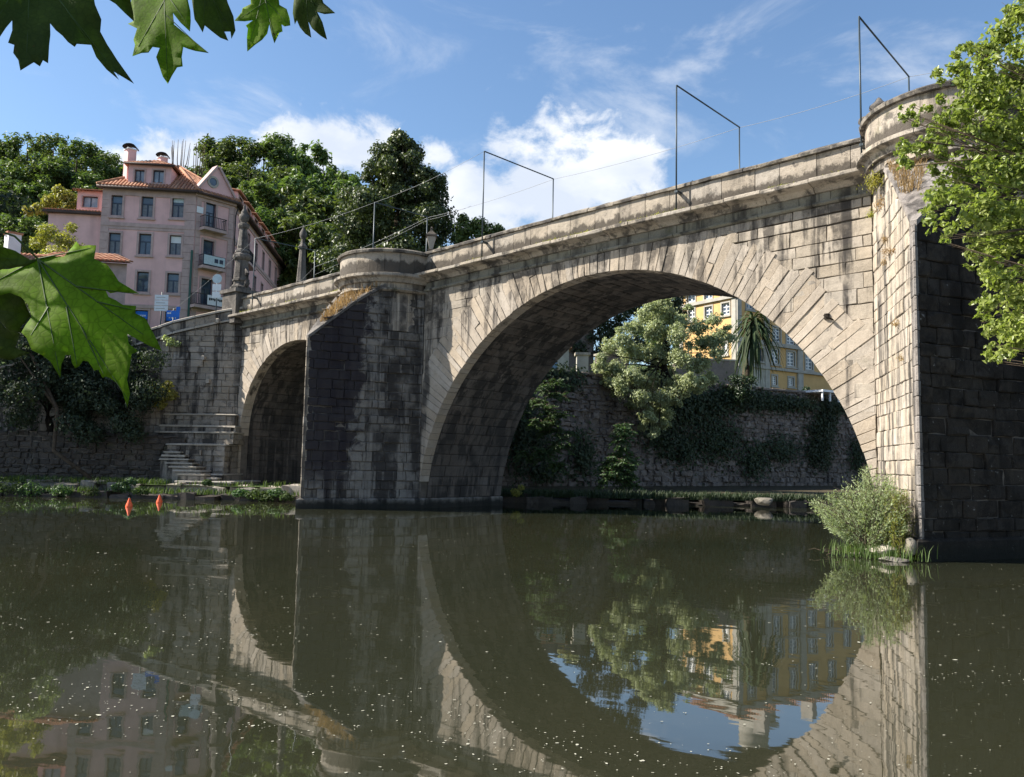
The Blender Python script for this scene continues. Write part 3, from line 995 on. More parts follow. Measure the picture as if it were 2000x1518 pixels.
wall_stones(st, WF, lambda v: -11.0, lambda v: 0.46, courses(0.4, 8.4, 0.30), lambda u: wtop(u) - 0.62, MAT['wing'], wr=(0.35, 0.85), tilt=0.014, jit=0.010, ch=0.016, gap=0.014)
st.build('wall_stone', 'wall_masonry', wing, 290)
u = -11.0
while u < 0.4:
    e = min(u + random.uniform(0.6, 1.1), 0.45)
    for (lo, hi, n1, nm, m) in ((-0.62, -0.52, 0.10, 'string_stone', MAT['pale_stone']), (-0.515, -0.12, 0.02, 'parapet_stone', MAT['wing']), (-0.115, 0.0, 0.10, 'coping_stone', MAT['pale_stone'])):
        z0, z1 = wtop(u), wtop(e)
        fr2 = lambda uu, vv, nn, u=u, e=e, z0=z0, z1=z1: WF(uu, vv + z0 + (z1 - z0) * (uu - u) / (e - u), nn)
        v, f = rough_block(fr2, u + 0.006, e - 0.006, lo, hi, -0.4, n1, 0.008)
        mk(nm, v, f, m, wing)
    u = e
# projecting tiers at the foot of the wall
SF, SU, SN = cframe(wa, wb, R(-6))  # turned slightly towards the sun so the tier fronts look lit
tiers = [(-2.95, 0.5, 3.66, 0.30), (-2.95, 0.65, 3.12, 0.62), (-2.95, 0.75, 2.83, 0.92), (-2.2, 0.55, 2.28, 1.30)]
sts = Stones()
for i, (u0, u1, z, n1) in enumerate(tiers):
    v, f = rough_block(SF, u0, u1, z - 0.075, z, -0.3, n1 + 0.06, 0.02)
    mk('stair_tread', v, f, MAT['pale_stone'], wing)  # pale stone puts the sunlit tread edge into the colour
    zl = tiers[i + 1][2] if i + 1 < len(tiers) else 0.5
    v, f = rough_block(SF, u0 + 0.06, u1 - 0.06, zl, z - 0.077, -0.3, n1 - 0.05, 0.01)
    mk('stair_riser', v, f, MAT['mortar'], wing)
    sfr = lambda u_, v_, n_, n1=n1: SF(u_, v_, n_ + n1)
    wall_stones(sts, sfr, lambda v_, u0=u0: u0 + 0.03, lambda v_, u1=u1: u1 - 0.03, courses(zl, z - 0.08, 0.26), lambda u_, z=z: z - 0.08, MAT['wing'], wr=(0.3, 0.7), tilt=0.02, jit=0.012, back=-0.08)
    efr = plane_frame(SF(u1 - 0.03, 0, n1), -SN, SU)
    wall_stones(sts, efr, lambda v_: 0.0, lambda v_, n1=n1: n1 + 0.25, courses(zl, z - 0.08, 0.26), lambda u_, z=z: z - 0.08, MAT['wing'], wr=(0.3, 0.7), tilt=0.02, jit=0.012, back=-0.08)
sts.build('stair_stone', 'stair_masonry', wing, 200)
for k in range(7):
    u0 = -2.15 + k * 0.27
    z = 1.92 - k * 0.16
    v, f = rough_block(SF, -2.2 if k < 3 else u0 - 0.5, u0 + 0.75, z - 0.07, z, 0.2, 1.55 + k * 0.16, 0.02)
    mk('stair_tread', v, f, MAT['pale_stone'], wing)
    v, f = rough_block(SF, -2.15 if k < 3 else u0 - 0.45, u0 + 0.72, 0.45, z - 0.072, 0.2, 1.50 + k * 0.16, 0.02)
    mk('stair_riser', v, f, MAT['wing'], wing)
for k, (u0, u1, z, n1) in enumerate([(-0.7, 0.75, 0.98, 1.9), (-0.8, 0.7, 0.82, 2.3), (-0.9, 1.6, 0.68, 2.9)]):
    v, f = rough_block(SF, u0, u1, z - 0.07, z, -0.2, n1, 0.02)
    mk('stair_tread', v, f, MAT['pale_stone'], wing)
    v, f = rough_block(SF, u0 + 0.04, u1 - 0.04, 0.3, z - 0.072, -0.2, n1 - 0.06, 0.02)
    mk('stair_riser', v, f, MAT['wing'], wing)
# upper ledges above the bush
for (u0, u1, z) in ((-6.2, -3.6, 5.64), (-6.4, -3.4, 5.32), (-6.6, -3.7, 4.95)):
    v, f = rough_block(SF, u0, u1, z - 0.06, z, -0.3, 0.25, 0.02)
    mk('stone_ledge', v, f, MAT['pale_stone'], wing)
# iron spout brackets on the wall
for px, py in ((428, 628), (400, 700), (409, 745)):
    d = _f + _R * ((px - 1000) / FPX) - _U * ((py - 759) / FPX)
    t = float((CR - CAM) @ FW) / float(d @ FW)
    q = CAM + d * t
    u_, v_ = float((q - cw(wa, wb)) @ WU), q[2]
    v, f = rough_block(WF, u_ - 0.07, u_ + 0.07, v_ - 0.1, v_ + 0.1, -0.1, 0.28, 0.01)
    mk('stone_corbel', v, f, MAT['pale_stone'], wing)

# ------------------------------------------------------------------ left bank: quay, path, retaining wall
quay = empty('quay', tuple(cw(-14, 33.3)), 'low worn stone quay with grass along the water under the small arch', 'quay')
for (bb, a0, a1, z0, z1, m) in ((33.3, -42, -7.9, -0.6, 0.22, 'bank_stone'), (34.6, -42, -7.4, 0.0, 0.56, 'bank_stone')):
    fr, U_, N_ = cframe(0, bb)
    a = a0
    while a < a1:
        e = a + random.uniform(0.4, 1.2)
        v, f = rough_block(fr, a + 0.01, min(e, a1) - 0.01, z0, z1 + random.uniform(-0.12, 0.06), -1.6, random.uniform(-0.3, 0.25), 0.09)
        mk('quay_stone', v, f, MAT['pale_stone'] if (bb > 34 and a > -14) else MAT['rubble_dark'] if bb < 34 else MAT[m], quay)
        a = e
path = mk('riverside_path', [cw(-60, 34.7, 0.50), cw(-5.2, 34.7, 0.50), cw(-5.2, 45.0, 0.56), cw(-60, 40.0, 0.62)], [(0, 1, 2, 3)], MAT['grass_ground'])
tag(path, kind='structure')
lw = empty('terrace_wall', tuple(cw(-22, 37.4)), 'dark rubble terrace wall under the trees behind the quay', 'wall')
fr, U_, N_ = cframe(0, 37.4)
ltop = lambda u: float(np.interp(u, [-45, -16.5, -15.2, -14.6], [2.75, 2.7, 2.6, 2.5]))
MB().add([fr(-45, 0, -0.08), fr(-14.6, 0, -0.08), fr(-14.6, 2.6, -0.08), fr(-45, 2.6, -0.08), fr(-45, 2.6, -2.0), fr(-14.6, 2.6, -2.0), fr(-14.6, 0, -2.0)], [(0,1,2,3), (3,2,5,4), (1,6,5,2)]).build('wall_core', MAT['mortar'], lw)
st = Stones()
wall_stones(st, fr, lambda v: -26.0, lambda v: -14.6, courses(0.3, 2.7, 0.24, 0.3), ltop, MAT['rubble_dark'], wr=(0.2, 0.6), tilt=0.03, jit=0.03, ch=0.03, gap=0.03)
st.build('wall_stone', 'wall_masonry', lw, 290)

# ------------------------------------------------------------------ far bank seen through the main arch
WANG = math.atan2(0.72, 1.0)
fw_ = empty('retaining_wall', tuple(cw(5, 44.5)), 'high ivy grown rubble retaining wall seen through the main arch', 'wall')
RF, RU, RN = cframe(-1.0, 40.6, WANG)
rtop = lambda u: float(np.interp(u, [-12, 0, 5, 34], [6.5, 6.5, 6.45, 6.9]))
rb = -12.0
mb = MB()
for u0, u1 in zip(np.linspace(-2.6, 46, 41)[:-1], np.linspace(-2.6, 46, 41)[1:]):
    mb.add([RF(u0, -1, -0.1), RF(u1, -1, -0.1), RF(u1, rtop(u1) - 0.1, -0.1), RF(u0, rtop(u0) - 0.1, -0.1), RF(u1, rtop(u1) - 0.1, -1.6), RF(u0, rtop(u0) - 0.1, -1.6)], [(0,1,2,3), (3,2,4,5)])
mb.add([cw(-16, 42.4, -1), cw(-2.4, 42.4, -1), cw(-2.4, 42.4, 7.3), cw(-16, 42.4, 7.3)], [(0,1,2,3)])
mb.build('wall_core', MAT['rubble'], fw_)
st = Stones()
wall_stones(st, RF, lambda v: -2.6, lambda v: 33.0, courses(0.2, 6.8, 0.27, 0.4), rtop, MAT['rubble'], wr=(0.18, 0.6), tilt=0.045, jit=0.05, ch=0.04, gap=0.02, back=-0.15)
st.build('wall_stone', 'wall_masonry', fw_, 298)
u = -2.6
while u < 33:
    e = u + random.uniform(0.7, 1.4)
    v, f = rough_block(RF, u + 0.01, e - 0.01, rtop(u), rtop(u) + 0.14, -0.45, 0.08, 0.02)
    mk('coping_stone', v, f, MAT['rubble'], fw_)
    u = e
fq = empty('river_ledge', tuple(cw(6, 36.4)), 'low stone ledge at the water below the retaining wall', 'ledge')
fr, U_, N_ = cframe(0, 36.3, R(3))
a = -1.2
while a < 32:
    e = a + random.uniform(0.4, 1.3)
    v, f = rough_block(fr, a - 0.05, e + 0.05, -0.5, 0.28 + random.uniform(-0.16, 0.12), -1.4, random.uniform(-0.4, 0.4), 0.13)
    mk('ledge_stone', v, f, MAT['rubble_dark'], fq)
    a = e
p2 = mk('far_bank_path', [cw(-3, 36.9, 0.34), cw(40, 39.5, 0.34), cw(60, 88, 1.0), cw(-3, 42, 0.8)], [(0, 1, 2, 3)], MAT['soil'])
tag(p2, kind='structure')
def rock(name, c, r, mat, parent=None, seed=0, flat=0.6):
    rs = np.random.default_rng(seed)
    bm = bmesh.new()
    bmesh.ops.create_icosphere(bm, subdivisions=3, radius=1.0)
    dirs = rs.normal(size=(9, 3)); dirs /= np.linalg.norm(dirs, axis=1)[:, None]
    cut = rs.uniform(0.55, 0.95, 9)
    for v in bm.verts:
        p = np.array(v.co)
        for d, k in zip(dirs, cut):
            q = p @ d
            if q > k: p = p - d * (q - k) * 0.92
        p += rs.normal(size=3) * 0.012
        v.co = Vector((p[0]*r[0], p[1]*r[1], p[2]*r[2]))
    V = [np.array(v.co) + np.array(c) for v in bm.verts]; F = [tuple(x.index for x in f.verts) for f in bm.faces]
    bm.free()
    return mk(name, V, F, mat, parent, smooth=False)
r_ = rock('boulder', at(1492, 980, 36.0), (0.5, 0.4, 0.2), MAT['bank_stone'], seed=3)
tag(r_, 'low flat boulder lying at the water edge below the retaining wall', 'rock')
# rocks under the willow bush at the foot of the near pier
for k, (px, py, dp, r3, sd) in enumerate(((1722, 1074, 16.4, (0.36, 0.30, 0.13), 5), (1779, 1070, 16.0, (0.14, 0.16, 0.20), 6), (1690, 1084, 16.6, (0.32, 0.2, 0.07), 7), (1745, 1093, 15.9, (0.30, 0.16, 0.06), 8))):
    r_ = rock('rock', at(px, py, dp), r3, MAT['bank_stone'] if k else MAT['pale_stone'], seed=sd)
    tag(r_, ['rounded grey boulder with grass growing before it at the near pier', 'upright grey block at the corner of the near cutwater',
             'low flat rock under the willow bush', 'thin flat slab awash beside the near cutwater'][k], 'rock', 'rocks at the foot of the near pier')

# ------------------------------------------------------------------ near bank (out of view) that carries the trees beside the viewpoint
nb = mk('near_bank', [cw(-9, -6, 0.35), cw(-5, 1.6, 0.3), cw(1.5, 1.6, 0.25), cw(4.4, 3.0, 0.3), cw(7.6, 6.2, 0.3), cw(11.5, 10.5, 0.4), cw(30, 10.5, 1.2), cw(30, -14, 2.0), cw(-9, -14, 1.0)],
        [(0, 1, 2, 3, 4, 5, 6, 7, 8)], MAT['soil'])
tag(nb, kind='structure')

# ------------------------------------------------------------------ buoys
MAT['buoy'] = plain_mat('orange_buoy', (0.75, 0.11, 0.035), 0.4, 0.1, 8, 0.4)
for (a, b), s, lab in (((-12.64, 27.9), 1.0, 'orange cone buoy floating farther out from the quay'), ((-12.79, 30.65), 0.97, 'orange cone buoy floating close in by the quay')):
    p = cw(a, b, 0)
    t = empty('buoy', tuple(p), lab, 'buoy', 'orange buoys on the river')
    v, f = lathe(p, [(0.0, -0.12), (0.07*s, -0.09), (0.115*s, 0.0), (0.105*s, 0.05), (0.06*s, 0.17), (0.028*s, 0.27), (0.022*s, 0.29)], 16)
    mk('float', v, f, MAT['buoy'], t, smooth=True)
    v, f = lathe(p, [(0.024*s, 0.285), (0.022*s, 0.31), (0.0, 0.315)], 10)
    mk('top_ring', v, f, MAT['pole'], t, smooth=True)
# ------------------------------------------------------------------ steel portal frames on the bridge and their cables
fx = [(-9.08, 11.68, 8.32, 3.0), (-1.69, 12.14, 8.5, 3.4), (4.98, 12.5, 8.64, 3.65), (12.5, 12.72, 8.94, 3.86), (17.64, 13.03, 9.08, 4.1)]
flab = ['thin steel portal frame spanning the deck nearest the pink building', 'thin steel portal frame rising from the far bastion', 'thin steel portal frame just right of the stone lamp',
        'thin steel portal frame over the crown of the main arch', 'thin steel portal frame beside the near bastion']
tops = []
for (x, zt, zb, yf), lab in zip(fx, flab):
    yn = -0.30 if x != -1.69 else 0.45
    t = empty('portal_frame', (x, yn, zb), lab, 'frame', 'steel frames along the bridge')
    za = zt + 0.0
    for y, nm in ((yn, 'post'), (yf, 'post')):
        MB().tube([(x, y, zb if y < 0 else zc(x)), (x, y, za if y == yn else za + 0.12)], 0.024, 8).build(nm, MAT['pole'], t, True)
    MB().tube([(x, yn, za), (x, yf, za + 0.12)], 0.023, 8).build('crossbar', MAT['pole'], t, True)
    if y and yn < 0:
        MB().box((x - 0.05, yn - 0.05, zb - 0.04), (x + 0.05, 0.0, zb + 0.05)).build('wall_bracket', MAT['pole'], t)
        MB().box((x - 0.045, yn - 0.02, zc(x) + 0.6), (x + 0.045, 0.0, zc(x) + 0.66)).build('wall_bracket', MAT['pole'], t)
    tops.append(((x, yn, za), (x, yf, za + 0.10)))
def cable(name, pts, sag, r, label):
    P_ = []
    for (p, q) in zip(pts[:-1], pts[1:]):
        p, q = np.array(p, float), np.array(q, float)
        for k in range(8):
            s = k / 8
            P_.append(p + (q - p) * s - np.array([0, 0, sag * 4 * s * (1 - s)]))
    P_.append(np.array(pts[-1], float))
    o = MB().tube(P_, r, 5).build(name, MAT['cable'], None, True)
    tag(o, label, 'cable', 'cables strung between the portal frames')
far = [t_[1] for t_ in tops]
near = [t_[0] for t_ in tops]
cable('cable', [near[0][:2] + (near[0][2],), near[1], near[2]], 0.12, 0.0055, 'cable linking the tops of the frames above the far bastion')
cable('cable', [tuple(at(330, 612, 40)), near[0]], 0.10, 0.0055, 'cable dropping from the end frame towards the pink building corner')
cable('cable', [(-15.5, 5.0, 10.2), (-9.08, 3.0, 11.0), far[1][:2] + (far[1][2] - 0.02,), far[2], far[3], far[4], (24.5, 4.6, 13.0)], 0.10, 0.007, 'long cable strung along the far posts of the bridge')
cable('cable', [(-9.08, 3.0, 10.6), far[1][:2] + (far[1][2] - 0.12,), (0.8, 3.5, 12.3)], 0.06, 0.0055, 'second lower cable before the dark tree above the bastion')

# ------------------------------------------------------------------ stone finials, lamp and pinnacles of the bridge
def finial(name, c, prof, n, mat, label, cat, group=None, extra=None):
    t = empty(name, tuple(c), label, cat, group)
    for nm, pr, nn, m in prof:
        v, f = lathe(c, pr, nn)
        mk(nm, v, f, m, t, smooth=nn > 8)
    return t
zc0 = zc(2.0) + 0.92
urn = [('base', [(0, 0), (0.17, 0), (0.17, 0.10), (0.12, 0.13)], 4, MAT['parapet']), ('body', [(0.09, 0.12), (0.11, 0.2), (0.15, 0.35), (0.21, 0.52), (0.225, 0.58)], 4, MAT['pale_stone']),
       ('cap', [(0.225, 0.58), (0.29, 0.60), (0.27, 0.67), (0.16, 0.74), (0.09, 0.80), (0.05, 0.88), (0.07, 0.93), (0.0, 1.0)], 4, MAT['parapet'])]
finial('stone_lamp', np.array([2.02, 0.12, zc0 - 0.02]), urn, 8, None, 'stone lantern finial where the far bastion meets the parapet', 'finial')
sm = [('base', [(0, 0), (0.16, 0), (0.16, 0.14), (0.08, 0.18)], 8, MAT['dark_monument']), ('knob', [(0.07, 0.18), (0.08, 0.46), (0.12, 0.54), (0.24, 0.66), (0.22, 0.72), (0.10, 0.82), (0.05, 0.90), (0.0, 0.94)], 10, MAT['dark_monument'])]
finial('stone_finial', np.array([17.99, -0.02, zc(18) + 0.90]), sm, 10, None, 'small dark stone finial behind the near bastion parapet', 'finial')
sm2 = [('base', [(0, 0), (0.14, 0), (0.14, 0.1), (0.1, 0.12)], 8, MAT['dark_monument']), ('knob', [(0.09, 0.12), (0.10, 0.36), (0.24, 0.46), (0.22, 0.54), (0.0, 0.62)], 10, MAT['dark_monument'])]
finial('stone_finial', np.array([17.68, 0.12, zc(17.7) + 0.88]), sm2, 10, None, 'low weathered stone knob at the corner of the near bastion', 'finial')
# baroque pinnacle at the head of the bridge
pc = np.array([-10.85, 0.15, 7.9])
t = empty('stone_pinnacle', tuple(pc), 'tall dark baroque stone pinnacle on a pedestal at the bridge end', 'pinnacle')
mb = MB()
mb.box((pc[0]-0.62, pc[1]-0.55, 8.0), (pc[0]+0.55, pc[1]+0.6, 9.35)); mb.build('pedestal', MAT['dark_monument'], t)
MB().box((pc[0]-0.72, pc[1]-0.65, 9.353), (pc[0]+0.65, pc[1]+0.7, 9.52)).build('pedestal_cap', MAT['dark_monument'], t)
MB().box((pc[0]-0.70, pc[1]-0.62, 7.9), (pc[0]+0.62, pc[1]+0.68, 8.12)).build('pedestal_base', MAT['dark_monument'], t)
v, f = lathe((pc[0], pc[1], 9.52), [(0.0, 0), (0.50, 0), (0.50, 0.16), (0.42, 0.2), (0.34, 0.3), (0.34, 0.42), (0.40, 0.46), (0.40, 0.54), (0.36, 0.58), (0.30, 1.45), (0.38, 1.5), (0.44, 1.58), (0.44, 1.7), (0.34, 1.78), (0.30, 1.85)], 8)
mk('shaft', v, f, MAT['dark_monument'], t)
v, f = lathe((pc[0], pc[1], 11.36), [(0.34, 0), (0.34, 0.1), (0.24, 0.16), (0.27, 0.3), (0.25, 0.4), (0.17, 1.15), (0.24, 1.2), (0.27, 1.28), (0.27, 1.38), (0.2, 1.42)], 8)
mk('upper_shaft', v, f, MAT['dark_monument'], t)
v, f = lathe((pc[0], pc[1], 12.77), [(0.10, 0), (0.10, 0.06), (0.20, 0.16), (0.24, 0.3), (0.22, 0.42), (0.13, 0.5), (0.16, 0.55), (0.10, 0.64), (0.05, 0.78), (0.06, 0.84), (0.0, 0.98)], 12)
mk('urn', v, f, MAT['dark_monument'], t, True)
for sx in (-1, 1):
    pts = [(pc[0] + sx*0.34, pc[1], 9.6), (pc[0] + sx*0.55, pc[1], 9.85), (pc[0] + sx*0.5, pc[1], 10.3), (pc[0] + sx*0.36, pc[1], 10.6)]
    MB().tube(pts, [0.10, 0.13, 0.10, 0.06], 8).build('scroll', MAT['dark_monument'], t, True)
oc_ = np.array([-12.6, 4.75, 9.1])
t = empty('stone_obelisk', tuple(oc_), 'slender weathered stone obelisk rising over the far parapet', 'obelisk')
v, f = lathe((oc_[0], oc_[1], 8.0), [(0.0, 0), (0.42, 0), (0.42, 2.2), (0.34, 2.35), (0.34, 2.6)], 4); mk('pedestal', v, f, MAT['dark_monument'], t)
v, f = lathe((oc_[0], oc_[1], 10.6), [(0.34, 0), (0.34, 0.14), (0.26, 0.2), (0.24, 0.34), (0.28, 0.4), (0.26, 0.5), (0.16, 2.15), (0.22, 2.2), (0.25, 2.3), (0.2, 2.38), (0.12, 2.5), (0.1, 2.7)], 8); mk('shaft', v, f, MAT['dark_monument'], t)
v, f = lathe((oc_[0], oc_[1], 13.3), [(0.09, 0), (0.19, 0.16), (0.20, 0.34), (0.12, 0.5), (0.06, 0.62), (0.0, 0.85)], 10); mk('ball', v, f, MAT['dark_monument'], t, True)

# iron ring fixture on the main ring
p = np.array([16.55, 0.0, 5.62])
d_ = _f + _R * ((1622 - 1000) / FPX) - _U * ((622 - 759) / FPX)
p = CAM + d_ * (-CAM[1] / d_[1])
t = empty('iron_bracket', (p[0], 0.0, p[2]), 'small rusty iron bracket fixed on the sunlit arch stones', 'bracket')
MB().tube([(p[0] - 0.08, -0.02, p[2] + 0.05), (p[0] - 0.08, -0.22, p[2] + 0.05), (p[0] + 0.03, -0.22, p[2] - 0.02), (p[0] + 0.06, -0.02, p[2] - 0.04)], 0.022, 6).build('arm', MAT['bark_dark'], t, True)
v, f = lathe((p[0] - 0.08, -0.03, p[2] + 0.05), [(0.0, -0.07), (0.07, -0.07), (0.07, 0.07), (0.0, 0.07)], 8)
mk('plate', v, f, MAT['bark_dark'], t)
# ------------------------------------------------------------------ buildings
MAT['pink'] = plain_mat('pink_render', (0.70, 0.445, 0.43), 0.9, 0.09, 0.8, 0.15, dirt=0.28)
MAT['pink_stone'] = plain_mat('pinkish_stone_trim', (0.46, 0.34, 0.32), 0.9, 0.12, 2.5, 0.15, dirt=0.25)
MAT['grey_trim'] = plain_mat('grey_granite_trim', (0.36, 0.34, 0.30), 0.9, 0.14, 2.0, 0.15, dirt=0.3)
MAT['ochre'] = plain_mat('ochre_render', (0.56, 0.36, 0.16), 0.9, 0.1, 0.7, 0.15, dirt=0.15)
MAT['white_frame'] = plain_mat('white_paint', (0.78, 0.78, 0.76), 0.6, 0.05)
MAT['navy_frame'] = plain_mat('navy_paint', (0.02, 0.035, 0.07), 0.4, 0.1, 2, 0.5)
MAT['brown_trim'] = plain_mat('brown_gutter', (0.07, 0.045, 0.04), 0.7, 0.2, 2)
MAT['glass'] = glass_mat('window_glass', (0.05, 0.075, 0.11))
MAT['glass_curtain'] = glass_mat('curtained_glass', (0.22, 0.25, 0.29), 0.15)
MAT['blue_sign'] = plain_mat('blue_sign_paint', (0.02, 0.16, 0.62), 0.5, 0.05)
MAT['banner'] = plain_mat('pale_banner', (0.48, 0.58, 0.62), 0.6, 0.1, 6)
MAT['sign_white'] = plain_mat('white_sign', (0.72, 0.74, 0.76), 0.5, 0.05)
MAT['iron'] = plain_mat('wrought_iron', (0.025, 0.025, 0.028), 0.6, 0.2, 4, 0.4)
MAT['green_post'] = plain_mat('dark_green_paint', (0.01, 0.07, 0.05), 0.4, 0.1, 3, 0.5)
MAT['dark_board'] = plain_mat('black_board', (0.02, 0.02, 0.02), 0.7, 0.1)
def tile_mat():
    m, nt, bs, out = new_mat('clay_roof_tiles')
    g = NT(nt)
    oc = g.coord()
    isl = g.n('ShaderNodeNewGeometry')
    n1 = g.noise(1.2, 6, 0.7, oc)
    n2 = g.noise(9.0, 4, 0.7, oc)
    c = g.mix(g.ramp(n1, 0.35, 0.65), (0.26, 0.105, 0.06), (0.40, 0.20, 0.12))
    c = g.mix(g.ramp(isl.outputs['Random Per Island'], 0, 1, 0, 0.5, False), c, (0.50, 0.31, 0.21))
    c = g.mix(g.ramp(n2, 0.55, 0.72, 0.0, 0.7), c, (0.10, 0.06, 0.045))
    g.l(c, bs.inputs['Base Color'])
    bs.inputs['Roughness'].default_value = 0.9
    bs.inputs['Specular IOR Level'].default_value = 0.15
    w = g.n('ShaderNodeTexWave'); w.inputs['Scale'].default_value = 1.3; w.bands_direction = 'Z'
    g.l(oc, w.inputs['Vector'])
    g.l(g.bump(w.outputs['Fac'], 0.4, 0.03), bs.inputs['Normal'])
    return m
MAT['tiles'] = tile_mat()

class Face:
    """a vertical wall plane: foot point, direction to the right as seen from outside, outward normal"""
    def __init__(self, O, U):
        self.O = np.array([O[0], O[1], 0.0]); self.U = np.asarray(U, float) / np.linalg.norm(U)
        self.N = np.array([self.U[1], -self.U[0], 0.0])
    def p(self, u, v, n=0.0): return self.O + self.U * u + self.N * n + np.array([0, 0, v])
    def uv(self, px, py):
        d = _f + _R * ((px - 1000) / FPX) - _U * ((py - 759) / FPX)
        t = float((self.O - CAM) @ self.N) / float(d @ self.N)
        q = CAM + d * t
        return float((q - self.O) @ self.U), float(q[2])
    def box(self, mb, u0, u1, v0, v1, n0, n1):
        v = [self.p(u0,v0,n1), self.p(u1,v0,n1), self.p(u1,v0,n0), self.p(u0,v0,n0), self.p(u0,v1,n1), self.p(u1,v1,n1), self.p(u1,v1,n0), self.p(u0,v1,n0)]
        return mb.add(v, BOXF)
    def rect(self, px0, py0, px1, py1):
        (a, b), (c, d) = self.uv(px0, (py0 + py1) / 2), self.uv(px1, (py0 + py1) / 2)
        m = (px0 + px1) / 2
        return a, c, self.uv(m, py1)[1], self.uv(m, py0)[1]
def cdir(a, b):
    v = RT * a + FW * b
    return v / np.linalg.norm(v)
def wall_open(name, F, u0, u1, v0, v1, holes, mat, parent, thick=0.35):
    """wall with real openings: cells of the cut grid that are not inside a hole, plus reveals"""
    us = sorted(set([u0, u1] + [h[0] for h in holes] + [h[1] for h in holes]))
    vs = sorted(set([v0, v1] + [h[2] for h in holes] + [h[3] for h in holes]))
    us = [x for x in us if u0 - 1e-6 <= x <= u1 + 1e-6]; vs = [x for x in vs if v0 - 1e-6 <= x <= v1 + 1e-6]
    mb = MB()
    for a, b in zip(us[:-1], us[1:]):
        for c, d in zip(vs[:-1], vs[1:]):
            m, n = (a + b) / 2, (c + d) / 2
            if any(h[0] < m < h[1] and h[2] < n < h[3] for h in holes): continue
            mb.add([F.p(a, c), F.p(b, c), F.p(b, d), F.p(a, d)], [(0, 1, 2, 3)])
    for (a, b, c, d) in holes:
        q = [(a, c), (b, c), (b, d), (a, d)]
        for i in range(4):
            (x0, y0), (x1, y1) = q[i], q[(i + 1) % 4]
            mb.add([F.p(x0, y0), F.p(x0, y0, -thick), F.p(x1, y1, -thick), F.p(x1, y1)], [(0, 1, 2, 3)])
    return mb.build(name, mat, parent)
def window(F, r, parent, trim, frame, glass, style='casement', tw=0.14, sill=True, depth=0.16, rows=3, fw=0.055, curtain=False):
    u0, u1, v0, v1 = r
    mb = MB()
    F.box(mb, u0 - tw, u0, v0 - tw, v1 + tw, -0.1, 0.05); F.box(mb, u1, u1 + tw, v0 - tw, v1 + tw, -0.1, 0.05)
    F.box(mb, u0, u1, v1, v1 + tw, -0.1, 0.048); F.box(mb, u0, u1, v0 - tw, v0, -0.1, 0.048)
    if sill: F.box(mb, u0 - tw * 1.5, u1 + tw * 1.5, v0 - tw * 1.6, v0 - tw * 0.9, -0.1, 0.13)
    w = mb.build('window', trim, parent)
    mb = MB()
    d0, d1 = -depth - 0.05, -depth
    F.box(mb, u0, u0 + fw, v0, v1, d0, d1); F.box(mb, u1 - fw, u1, v0, v1, d0, d1)
    F.box(mb, u0 + fw, u1 - fw, v1 - fw, v1, d0, d1 - 0.002); F.box(mb, u0 + fw, u1 - fw, v0, v0 + fw, d0, d1 - 0.002)
    um = (u0 + u1) / 2
    if style == 'casement':       # transom light over two leaves
        vt = v0 + (v1 - v0) * 0.64
        F.box(mb, u0 + fw, u1 - fw, vt - fw * 0.6, vt + fw * 0.6, d0, d1 + 0.004)
        F.box(mb, um - fw * 0.7, um + fw * 0.7, v0 + fw, vt - fw * 0.6, d0, d1 + 0.006)
    elif style == 'grid':
        F.box(mb, um - fw * 0.6, um + fw * 0.6, v0 + fw, v1 - fw, d0, d1 + 0.006)
        for k in range(1, rows):
            vv = v0 + (v1 - v0) * k / rows
            F.box(mb, u0 + fw, um - fw * 0.6, vv - fw * 0.4, vv + fw * 0.4, d0, d1 + 0.003)
            F.box(mb, um + fw * 0.6, u1 - fw, vv - fw * 0.4, vv + fw * 0.4, d0, d1 + 0.003)
    mb.build('window_frame', frame, w)
    mk('pane', [F.p(u0, v0, -depth - 0.03), F.p(u1, v0, -depth - 0.03), F.p(u1, v1, -depth - 0.03), F.p(u0, v1, -depth - 0.03)], [(0, 1, 2, 3)], glass, w)
    if curtain:
        vt = v0 + (v1 - v0) * 0.64
        n = 14
        for (a, b) in ((u0 + fw, um - fw), (um + fw, u1 - fw)):
            vv, ff = [], []
            for k in range(n + 1):
                uu = a + (b - a) * k / n; nn = -depth - 0.024 + 0.004 * math.sin(k * 1.9)
                vv += [F.p(uu, v0 + fw, nn), F.p(uu, vt - fw, nn)]
            for k in range(n): ff.append((2*k, 2*k + 2, 2*k + 3, 2*k + 1))
            mk('curtain', vv, ff, MAT['sheer'], w)
    return w
MAT['sheer'] = plain_mat('sheer_curtain', (0.20, 0.22, 0.25), 0.9, 0.2, 5)
